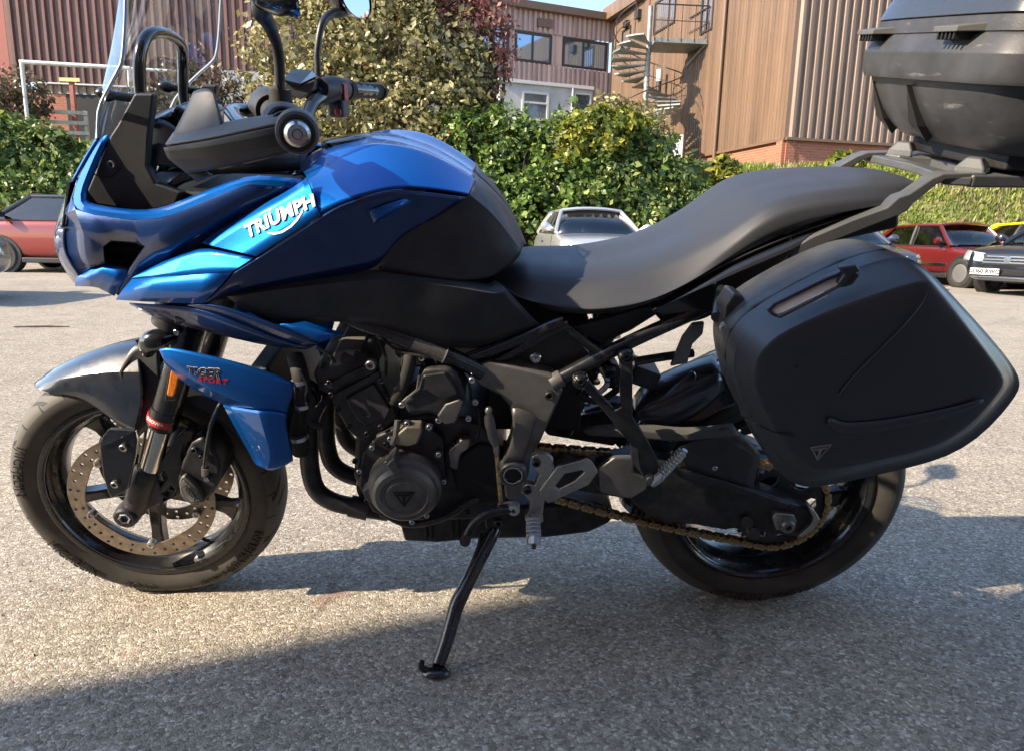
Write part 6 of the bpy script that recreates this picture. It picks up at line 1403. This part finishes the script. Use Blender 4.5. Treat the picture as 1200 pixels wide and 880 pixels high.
mk_ = lambda pts, z0, z1, nm, mat, bv=.004: (lambda bm: (bm_obj(nm, bm, mat, rk, bevel=bv)))(_prism(pts, z0, z1))
def _prism(pts, z0, z1):
    bm = bmesh.new(); a = [bm.verts.new((x, y, z0)) for x, y in pts]; b = [bm.verts.new((x, y, z1)) for x, y in pts]; n = len(a)
    bm.faces.new(a[::-1]); bm.faces.new(b)
    for i in range(n): bm.faces.new((a[i], a[(i+1) % n], b[(i+1) % n], b[i]))
    bmesh.ops.recalc_face_normals(bm, faces=bm.faces); return bm
mk_([(1.60, -.155), (1.86, -.13), (1.86, .13), (1.60, .155), (1.585, .12), (1.60, .09), (1.66, .07), (1.66, -.07), (1.60, -.09), (1.585, -.12)], zr-.022, zr, 'rack_plate', 'rack_grey')
mk_([(1.555, .145), (1.60, .155), (1.60, .12), (1.60, -.12), (1.60, -.155), (1.555, -.145), (1.56, -.11), (1.575, 0), (1.56, .11)], zr-.02, zr-.004, 'rack_front', 'rack_grey')
for x, y in ((1.62, -.115), (1.62, .115), (1.80, -.10), (1.80, .10)):
    bm = bmesh.new(); lathe_bm(bm, [(.034, 0), (.032, .01), (.016, .026), (0, .026)], L(x, y, zr-.001), L(0, 0, 1), 4); bm_obj('rack_pad', bm, 'rack_grey', rk, bevel=.003, smooth=False)
mk_([(1.655, -.15), (1.92, -.15), (1.92, .15), (1.655, .15), (1.64, .11), (1.64, -.11)], zr+.008, zr+.036, 'mount_plate', 'engine_dark')

# ------------------------------------------------------------------ panniers
def pannier():
    o = [(852, 425), (859, 392), (887, 364), (991, 309), (1046, 294), (1068, 303), (1091, 323), (1176, 416), (1188, 442), (1183, 459), (1125, 525), (1040, 545), (952, 565), (931, 562), (906, 550), (866, 482)]
    fc = [(880, 438), (889, 413), (912, 389), (1000, 352), (1080, 327), (1091, 329), (1099, 338), (1166, 422), (1179, 445), (1173, 459), (1121, 519), (1042, 537), (966, 554), (948, 549), (928, 534), (890, 474)]
    O = [P(u, v, -.375) for u, v in o]; F_ = [P(u, v, -.462) for u, v in fc]
    c = sum(O, L(0, 0, 0))/len(O); cf = sum(F_, L(0, 0, 0))/len(F_)
    def lay(pts, cc, k, y): return [L(cc.x+(p.x-cc.x)*k, y, cc.z+(p.z-cc.z)*k) for p in pts]
    pn = empty('pannier', moto)
    def shell(name, rings, mat, cap=None, sub=2, **k):
        s = grid(name, rings, mat, pn, sub=sub, closed=True, solid=0, **k)
        bm = bmesh.new(); bm.from_mesh(s.data); bm.verts.ensure_lookup_table(); n = 16
        if cap: 
            vs = [bm.verts[len(bm.verts)-n+i] for i in range(n)]; 
            ce = bm.verts.new(sum((v.co for v in vs), Vector())/n)
            for i in range(n): bm.faces.new((vs[i], vs[(i+1) % n], ce))
        bmesh.ops.recalc_face_normals(bm, faces=bm.faces); bm.to_mesh(s.data); bm.free(); s.data.shade_smooth(); return s
    mid = lay(O, c, 1.0, -.395)
    lid = shell('pannier_lid', [lay(O, c, .97, -.352), lay(O, c, 1.0, -.354), mid, [p*.25+q*.75 for p, q in zip(F_, O)], [p*.7+q*.3+L(0, -.006, 0) for p, q in zip(F_, O)], F_, lay(F_, cf, .97, -.466), lay(F_, cf, .60, -.474)], 'case_plastic', cap=True, crease_rows=(1, 2, 5), cr=.93)
    shell('pannier_base', [lay(O, c, .97, -.349), lay(O, c, .992, -.347), lay(O, c, .992, -.325), lay(O, c, .985, -.322), lay(O, c, .965, -.26), lay(O, c, .93, -.215), lay(O, c, .6, -.205)], 'grey_case', cap=True, crease_rows=(1, 2), cr=.8)
    shell('pannier_seal', [lay(O, c, .975, -.354), lay(O, c, .984, -.353), lay(O, c, .984, -.347), lay(O, c, .975, -.346)], 'engine_dark', sub=0)
    def fy(u, v, d=0): return -.474-d
    # corner moulding line and swage on the lid face
    tube('lid_line', [P(u, v, -.4765) for u, v in ((1089, 335), (1084, 352), (1062, 380), (1030, 412), (1000, 442), (984, 462))], .0012, 'engine_dark', lid, segs=6)
    tube('lid_line', [P(868, 486, -.40), P(884, 495, -.452), P(905, 505, -.462), P(932, 512, -.472)], .0014, 'engine_dark', lid, segs=6)
    grid('lid_swage', [[P(972, 489, -.4745), P(984, 494, -.4745), P(1000, 496, -.4745), P(1060, 489, -.4745), P(1120, 476, -.4735), P(1152, 468, -.472)],
                       [P(970, 492, -.4800), P(982, 500, -.4800), P(1000, 503, -.4805), P(1060, 495, -.480), P(1120, 480, -.4765), P(1152, 469, -.4735)],
                       [P(969, 497, -.4745), P(980, 506, -.4745), P(1000, 509, -.4745), P(1060, 501, -.4745), P(1120, 484, -.4735), P(1152, 470, -.4725)]], 'case_plastic', lid, sub=2, solid=.002, flip=True)
    # carrying handle let into the upper bevel
    hd = [(898, 364), (906, 356), (968, 326), (986, 319), (1002, 318), (1008, 323), (1000, 334), (992, 337), (984, 338), (915, 374), (906, 371)]
    hi = [(904, 364), (911, 358), (970, 329.5), (986, 324), (990, 327), (986, 334), (912, 370)]
    def hy(u, v): return -.444 - max(0, (v-(364-(u-898)*.42)))*.0006
    plate('pannier_handle', [P(u, v, hy(u, v)-.004) for u, v in hd], 'case_plastic', lid, thick=.012, holes=[[P(u, v, hy(u, v)-.004) for u, v in hi]], bevel=.002)
    plate('handle_recess', [P(u, v, hy(u, v)-.001) for u, v in hi], 'handle_grey', lid, thick=.004, bevel=0)
    plate('handle_sticker', [P(u, v, hy(u, v)-.0022) for u, v in ((912, 369), (966, 342), (970, 347), (918, 372.5))], 'sky_sticker', lid, thick=.003, bevel=0)
    plate('handle_latch', [P(u, v, -.456) for u, v in ((984, 314), (1004, 311), (1010, 318), (1000, 322), (990, 336), (982, 334), (990, 322))], 'case_plastic', lid, thick=.014, bevel=.003)
    badge(P(961, 529, -.4725), .0165, (P(975, 522, -.4725)-P(947, 526, -.4725)).normalized(), L(0, 0, 1), lid, 'grey_print', 0)
    return pn
pbr('grey_case', (.045, .045, .045), .42, bump=(800, .2, .0005), rvar=(9, .8, 1.3), var=(14, .7, 1.4))
pbr('sky_sticker', (.55, .58, .62), .3)
pbr('handle_grey', (.62, .61, .58), .5, var=(20, .85, 1.1))
pn = pannier()
plate('pannier_mount', [(850, 360), (860, 344), (870, 347), (876, 355), (864, 372), (854, 390), (850, 396), (847, 384)], 'grey_case', moto, y=-.306, thick=.05, bevel=.005)
lathe('pannier_lock', [(0, .003), (.003, .003), (.004, .006), (.008, .005), (.009, .002), (.009, -.01), (0, -.01)], (849, 384, -.308), L(-.5, -1, 0), 'alloy', moto, segs=18)
tube('pannier_rail', [(846, 340, -.18), (842, 356, -.24), (840, 372, -.28)], .010, 'frame_black', moto, segs=12)

# ------------------------------------------------------------------ top case
def topcase():
    tc = empty('top_case', moto)
    x1 = 2.02
    def sec(z, xf, hw, r, xr=None, hr=None, cx=0):
        xr = xr or x1; hr = hr or hw*.9; pts = []
        # front left corner round to the rear
        for k in range(5):
            a = R(180+90*k/4); pts.append((xf+r+r*math.cos(a), -(hw-r)+r*math.sin(a)))
        for k in range(5):
            a = R(270+90*k/4); pts.append((xr-r+r*math.cos(a), -(hr-r)+r*math.sin(a)))
        pts += [(x, -y) for x, y in pts[::-1]]
        # bow of the front face
        out = []
        for x, y in pts:
            if x < xf+r: x -= .018*(1-(y/hw)**2)
            out.append(L(x, y, z))
        # extra points on the front edge
        out.append(L(xf-.017, .10, z)); out.append(L(xf-.018, 0, z)); out.append(L(xf-.017, -.10, z))
        return out
    zb = zr+.03
    def body(name, secs, mat, capb=False, capt=False, sub=2, **k):
        s = grid(name, [sec(*q) for q in secs], mat, tc, sub=sub, closed=True, solid=0, **k)
        bm = bmesh.new(); bm.from_mesh(s.data); bm.verts.ensure_lookup_table(); n = 23
        for c, f0 in ((capb, 0), (capt, len(bm.verts)-n)):
            if c: bm.faces.new([bm.verts[f0+i] for i in range(n)])
        bmesh.ops.recalc_face_normals(bm, faces=bm.faces); bm.to_mesh(s.data); bm.free(); s.data.shade_smooth(); return s
    base = body('case_base', [(zb, 1.68, .16, .04, 1.95), (zb+.004, 1.64, .19, .05, 1.97), (zb+.03, 1.605, .218, .06, 2.0), (zb+.085, 1.572, .238, .065, 2.01), (zb+.115, 1.560, .244, .065)], 'box_plastic', capb=True, crease_rows=(1,), cr=.3)
    body('case_belt', [(zb+.114, 1.560, .243, .065), (zb+.115, 1.548, .252, .065), (zb+.125, 1.544, .255, .065), (zb+.160, 1.540, .257, .066), (zb+.164, 1.541, .256, .066), (zb+.190, 1.553, .249, .066), (zb+.192, 1.556, .246, .066)], 'box_plastic', crease_rows=(1, 3), cr=.8)
    body('case_band', [(zb+.191, 1.556, .245, .066), (zb+.192, 1.552, .249, .066), (zb+.215, 1.554, .248, .066), (zb+.216, 1.557, .245, .066)], 'box_plastic', crease_rows=(1, 2), cr=.9)
    lid = body('case_lid', [(zb+.217, 1.556, .245, .066), (zb+.218, 1.553, .248, .066), (zb+.25, 1.562, .243, .07), (zb+.30, 1.590, .232, .08), (zb+.345, 1.635, .212, .09), (zb+.375, 1.70, .17, .08, 1.95), (zb+.385, 1.76, .10, .05, 1.90)], 'box_lid', capt=True, crease_rows=(1,), cr=.7)
    # two latches on the front, one on each side of the middle, and moulded ribs below
    for y in (.155, -.115):
        l_ = mk('latch', [L(1.555, y-.05, zb+.206), L(1.555, y+.05, zb+.206), L(1.503, y+.032, zb+.199), L(1.503, y-.032, zb+.199), L(1.555, y-.05, zb+.192), L(1.555, y+.05, zb+.192), L(1.503, y+.032, zb+.190), L(1.503, y-.032, zb+.190)],
              [(0, 1, 2, 3), (7, 6, 5, 4), (3, 2, 6, 7), (1, 5, 6, 2), (0, 3, 7, 4)], 'grey_plastic', tc, bevel=.002)
        for k in range(5): box('latch_rib', (1.522, y-.022+k*.011, zb+.185), (.03, .004, .012), 'engine_dark', l_, bevel=.0005)
    for y in (.175, .015):
        dx_ = .017 if y > .1 else 0
        mk('case_rib', [L(1.536+dx_, y, zb+.105), L(1.570+dx_, y+.022, zb+.038), L(1.570+dx_, y-.012, zb+.034), L(1.60+dx_, y-.006, zb+.004), L(1.60+dx_, y+.006, zb+.105), L(1.62+dx_, y+.022, zb+.038), L(1.62+dx_, y-.012, zb+.034)], [(0, 1, 2), (1, 3, 2), (0, 4, 5, 1), (0, 2, 6, 4), (1, 5, 3), (2, 3, 6)], 'engine_dark', base, smooth=False)
    tube('case_groove', [L(1.62, -.217, zb+.055), L(1.75, -.222, zb+.055), L(1.9, -.216, zb+.055)], .003, 'engine_dark', base, segs=6)
    return tc
topcase()
# ================================================================== CARS
def car_paint(name, c, metal=.3, rough=.3): return pbr(name, c, rough, metal, 1.0, coatr=.04).name
pbr('car_trim', (.018, .018, .02), .5); pbr('head_glass', (.55, .58, .60), .08, .3, 1.0); pbr('seat_cloth', (.03, .03, .035), .8); pbr('plate_white', (.78, .78, .74), .4); pbr('wheel_alloy', (.50, .50, .50), .3, .8); pbr('chrome_trim', (.7, .7, .7), .15, 1)
def make_car(name, label, loc, rotz, paint, Lh=2.05, w=.86, h=1.44, belt=.90, hood=.80, xa=.95, xrf=.25, xrr=-1.15, xc=-1.75, tail=.92, wb=1.28, roofmat=None, group='parked cars', plate=None, steel=False, bumper=None, square=0.0, plo=0.0):
    root = empty(name, None, loc, (0, 0, rotz)); tag(root, label, 'car', group)
    # lower body, lofted from nose to tail
    st = [(Lh, .42, .60, .62), (Lh-.04, .30, hood-.12, .74), (Lh-.18, .24, hood-.05, w-.04), (Lh-.5, .22, hood, w), (xa+.25, .22, belt-.03, w), (xa-.1, .22, belt, w), (.2, .22, belt+.01, w), (-.7, .22, belt+.02, w), (xc+.1, .22, belt+.03, w), (xc-.1, .22, tail, w-.01), (-Lh+.25, .25, tail, w-.02), (-Lh+.05, .32, tail-.06, w-.08), (-Lh, .42, tail-.18, w-.14)]
    rows = []
    for x, zb, zs, hw in st:
        half = [(0, zb), (hw*.8, zb), (hw*.97, zb+.08), (hw, zb+.22), (hw*1.005, zs-.24), (hw*.985, zs-.08), (hw*.92, zs-.01), (hw*.6, zs+.015), (0, zs+.03)]
        rows.append([L(x, -y, z) for y, z in half]+[L(x, y, z) for y, z in half[-2:0:-1]])
    b = grid('body', rows, paint, root, sub=2, closed=True, solid=0, crease_cols=(6, 10), cr=.5)
    bm = bmesh.new(); bm.from_mesh(b.data); bm.verts.ensure_lookup_table(); n = len(rows[0]); bm.faces.new([bm.verts[i] for i in range(n)]); bm.faces.new([bm.verts[len(bm.verts)-n+i] for i in range(n)]); bmesh.ops.recalc_face_normals(bm, faces=bm.faces); bm.to_mesh(b.data); bm.free(); b.data.shade_smooth()
    yb, yr = w*.90, w*.66+square*.1
    rm = roofmat or paint
    ar, rr_, ab, cb = L(xrf, yr, h-.05), L(xrr, yr, h-.07), L(xa, yb, belt+.0), L(xc, yb*.97, belt+.03)
    flip = lambda p: L(p.x, -p.y, p.z)
    grid('roof', [[L(xrf+.02, y, h-.05+c) for y, c in ((-yr-.02, -.005), (-yr*.6, .03), (0, .05), (yr*.6, .03), (yr+.02, -.005))], [L((xrf+xrr)/2, y, h-.03+c) for y, c in ((-yr-.03, -.01), (-yr*.6, .025), (0, .045), (yr*.6, .025), (yr+.03, -.01))], [L(xrr-.02, y, h-.07+c) for y, c in ((-yr-.02, -.005), (-yr*.6, .03), (0, .045), (yr*.6, .03), (yr+.02, -.005))]], rm, root, sub=2, solid=.03, off=-1)
    tube('roof_header', [L(xrf+.03, -yr, h-.045), L(xrf+.06, -yr*.5, h-.012), L(xrf+.07, 0, h-.002), L(xrf+.06, yr*.5, h-.012), L(xrf+.03, yr, h-.045)], .035, rm, root, segs=8, n=3)
    def gl(nm, q): return mk(nm, q, [tuple(range(len(q)))], 'car_glass', root, smooth=False, solid=.004)
    grid('windscreen', [[flip(ab), L(xa+.10, -yb*.5, belt), L(xa+.13, 0, belt), L(xa+.10, yb*.5, belt), ab], [flip(ar), L(xrf+.05, -yr*.5, h-.02), L(xrf+.06, 0, h-.01), L(xrf+.05, yr*.5, h-.02), ar]], 'car_glass', root, sub=1, solid=.004)
    grid('rear_window', [[flip(cb), L(xc-.06, 0, belt+.03), cb], [flip(rr_), L(xrr-.04, 0, h-.04), rr_]], 'car_glass', root, sub=1, solid=.004)
    xb = (xrf+xrr)/2+.05
    for s in (1, -1):
        f = (lambda p: p) if s > 0 else flip
        mb, mr = L(xb, yb+.0, belt+.015), L(xb, yr+.015, h-.055)
        gl('side_window', [f(ab), f(mb), f(mr), f(ar)]); gl('side_window', [f(mb+L(-.05, 0, 0)), f(cb), f(rr_), f(mr+L(-.05, 0, 0))])
        for p, q, r in ((ab, ar, .042), (mb, mr, .045), (cb, rr_, .07)):
            tube('pillar', [f(p), f((p+q)/2+L(0, .012, 0)), f(q)], r, rm if q is not mr else 'car_trim', root, segs=8, n=2)
        tube('roof_rail', [f(ar), f(mr+L(0, .012, .012)), f(rr_)], .03, rm, root, segs=8, n=3)
        tube('belt_strip', [f(ab+L(0, .02, -.01)), f(mb+L(0, .02, -.01)), f(cb+L(0, .01, -.01))], .014, 'car_trim', root, segs=6, n=2)
        m_ = tube('door_mirror', [f(L(xa-.22, yb+.0, belt+.06)), f(L(xa-.20, yb+.10, belt+.10)), f(L(xa-.18, yb+.17, belt+.12)), f(L(xa-.17, yb+.26, belt+.11))], [.025, .06, .085, .06], paint if not roofmat else 'car_trim', root, segs=10, n=3, squash=.75)
        for x in (wb, -wb):
            wl = empty('wheel', root, (x, s*(w-.10), .31)); ax = L(0, s, 0)
            lathe('arch', [(.0, .112), (.365, .112), (.375, .10), (.36, -.1), (0, -.1)], L(0, 0, .01), ax, 'car_trim', wl, segs=32)
            lathe('tyre', [(.20, .115), (.22, .135), (.28, .138), (.308, .12), (.31, .0), (.30, -.1), (.2, -.1)], L(0, 0, 0), ax, 'rubber', wl, segs=36)
            if steel: lathe('rim', [(0, .128), (.05, .132), (.09, .125), (.16, .13), (.195, .120), (.20, .11)], L(0, 0, 0), ax, 'wheel_alloy', wl, segs=32)
            else:
                lathe('rim', [(.20, .135), (.19, .125), (.18, .115), (0, .105)], L(0, 0, 0), ax, 'car_trim', wl, segs=32)
                bm = bmesh.new()
                for k in range(5):
                    for d in (-.16, .16):
                        a = 2*math.pi*k/5+d; tube_bm(bm, [L(.03*math.cos(a), s*.128, .03*math.sin(a)), L(.19*math.cos(a*1.0), s*.126, .19*math.sin(a))], .016, 6, True, 1)
                lathe_bm(bm, [(.21, .125), (.205, .137), (.19, .137), (.185, .12)], L(0, 0, 0), ax, 32)
                bm_obj('spokes', bm, 'wheel_alloy', wl)
        hl_ = grid('headlight', [[L(Lh-.02, s*.42, hood-.14), L(Lh-.06, s*.60, hood-.12), L(Lh-.22, s*(w-.02), hood-.09)], [L(Lh+.012, s*.42, hood-.22), L(Lh-.025, s*.62, hood-.21), L(Lh-.17, s*(w+.008), hood-.19)], [L(Lh+.012, s*.44, hood-.29), L(Lh-.03, s*.62, hood-.29), L(Lh-.15, s*(w+.004), hood-.27)]], 'head_glass', root, sub=1, solid=.02)
        box('rear_light', (-Lh+.03, s*(w-.20), tail-.2), (.05, .2, .18), 'red_plastic', root, bevel=.02)
        tube('door_seam', [f(L(xa-.05, w+.004, .34)), f(L(xa-.05, w+.006, .6)), f(L(xa-.02, w-.01, belt-.06))], .006, 'car_trim', root, segs=5, n=2)
        tube('door_seam', [f(L(xb, w+.004, .34)), f(L(xb, w+.006, .6)), f(L(xb, w-.01, belt-.06))], .006, 'car_trim', root, segs=5, n=2)
        box('door_handle', (xb+.14, s*(w+.004), belt-.16), (.17, .03, .03), 'car_trim', root, bevel=.008)
        box('sill', (0, s*(w-.015), .235), (wb*2-.75, .07, .10), 'car_trim', root, bevel=.02)
        for x in (.15, -.75):
            box('car_seat', (x, s*.36, .72), (.45, .46, .12), 'seat_cloth', root, bevel=.04); box('seat_back', (x-.24, s*.36, .95), (.14, .44, .50), 'seat_cloth', root, Matrix.Rotation(R(-12), 3, 'Y'), bevel=.05); box('headrest', (x-.31, s*.36, 1.24), (.09, .24, .15), 'seat_cloth', root, bevel=.04)
    box('dashboard', (xa-.18, 0, belt-.03), (.4, w*1.5, .1), 'car_trim', root, bevel=.03)
    lathe('steering_wheel', [(.17, .015), (.19, .0), (.17, -.015), (.155, 0), (.17, .015)], L(xa-.42, -.36, belt+.05), L(-1, 0, .4), 'car_trim', root, segs=24)
    box('number_plate', (Lh+.022, plo, .43), (.02, .52, .115), 'plate_white', root, bevel=.003)
    if plate:
        pl_ = [c for c in root.children if c.name.startswith('number_plate')][0]
        lettering('plate_lettering', plate, L(Lh+.033, plo, .43), L(0, 1, 0), L(0, 0, 1), .105, 'engine_dark', pl_, spacing=1.05, bold=.005, lift=.001, extrude=.001)
    return root
s_ = car_paint('silver_paint', (.58, .59, .60), .6, .32); mp = car_paint('maroon_paint', (.105, .009, .010), .1, .28); bk = car_paint('black_paint', (.012, .014, .02), .2, .2)
nb = car_paint('slate_paint', (.045, .055, .09), .4, .3); rd_ = car_paint('coral_paint', (.20, .016, .010), .1, .3); yl = car_paint('yellow_paint', (.78, .60, .01), 0, .3); gy = car_paint('grey_paint', (.2, .2, .21), .5, .3)
H_ = R(-90)  # nose towards the camera
p = D(694, 262, 12.2)
c1 = make_car('parked_car', 'silver saloon parked nose-on behind the low part of the motorcycle seat', (p.x, 12.6, 0), H_+R(3), s_, Lh=2.3, w=.90, h=1.45, belt=.96, hood=.90, xa=.95, xrf=.15)
p = D(1025, 285, 13.4)
c2 = make_car('parked_car', 'slate-blue car half hidden behind the pannier and grab rail', (p.x-.70, 13.9, 0), H_+R(2), nb, h=1.40)
pw = G(1112, 337)
c3 = make_car('parked_car', 'old maroon hatchback with black bumper and silver hubcap', (pw.x+.80, pw.y+1.28, 0), H_+R(7), mp, Lh=1.9, w=.82, h=1.40, belt=.88, hood=.82, xa=.80, xrf=.28, xrr=-1.25, xc=-1.7, steel=True, square=.6)
for s in (1, -1):
    box('front_bumper', (1.88-.12, s*.45, .42), (.36, .86, .22), 'car_trim', c3, bevel=.03); box('indicator', (1.80, s*.72, .66), (.12, .16, .13), 'amber', c3, bevel=.02); box('side_strip', (0, s*.828, .48), (1.7, .02, .06), 'chrome_trim', c3, bevel=.005)
box('grille', (1.885, 0, .67), (.05, .86, .12), 'car_trim', c3, bevel=.01)
pk = D(1178, 330, 10.9)
c4 = make_car('parked_car', 'black car with chrome grille and white number plate at the right edge', (pk.x+2.2*.906, pk.y+2.2*.42, 0), R(-155), bk, Lh=2.2, w=.88, h=1.46, belt=.95, hood=.90, plate='GU60 RWO', plo=-.38)
for k in range(3): box('grille_bar', (2.225, 0, .60+k*.055), (.05, .86-.06*k, .030), 'chrome_trim', c4, bevel=.008)
box('grille', (2.205, 0, .655), (.03, .92, .2), 'car_trim', c4, bevel=.01); box('bumper_trim', (2.215, 0, .33), (.04, 1.2, .02), 'chrome_trim', c4, bevel=.004); box('lower_grille', (2.20, 0, .31), (.05, .9, .09), 'car_trim', c4, bevel=.01)
lathe('badge', [(0, .03), (.06, .03), (.07, .02), (.07, 0), (0, 0)], L(2.23, 0, .66), L(1, 0, 0), 'chrome_trim', c4, segs=20)
p = D(1199, 275, 14.5)
c5 = make_car('parked_car', 'bright yellow car just showing at the right edge behind the black car', (p.x+.86, 15.2, 0), H_+R(4), yl, h=1.5, belt=1.0, hood=.95) if False else None
yv = make_car('parked_car', 'bright yellow car just showing at the right edge beyond the maroon hatchback', (D(1199, 275, 13).x+1.55, 13.9, 0), H_+R(2), yl, h=1.48, belt=1.06, hood=1.08)
pr_ = G(6, 319)
c6 = make_car('parked_car', 'orange-red hatchback with black roof at the left edge', (pr_.x+1.30, pr_.y+.78, 0), R(180), rd_, Lh=1.98, w=.86, h=1.47, belt=.98, hood=.92, xa=1.42, xrf=.80, xrr=-1.2, xc=-1.75, roofmat=bk)
c7 = make_car('parked_car', 'grey car added out of view past the left edge to cast a shadow on the tarmac', (-7.15, 6.6, 0), R(0), gy)  # unseen stand-in car, added only to cast the shadow on the tarmac
# a dry stick on the tarmac
tk_ = G(50, 385); sk = tube('twig', [Vector((-.22, -.03, .012)), Vector((0, 0, .016)), Vector((.2, .05, .012))], [.006, .008, .004], 'bark', None, segs=6); sk.location = (tk_.x, tk_.y, 0); tag(sk, 'thin dry twig lying on the sunlit tarmac at the left', 'twig')
# ------------------------------------------------------------------ keep the tree at thing > part > sub-part
def depth(o):
    d = 1
    while o.parent: o = o.parent; d += 1
    return d
for o in list(sc.objects):
    while depth(o) > 3:
        pa_ = o.parent; m = pa_.matrix_basis @ o.matrix_basis; o.parent = pa_.parent; o.matrix_basis = m
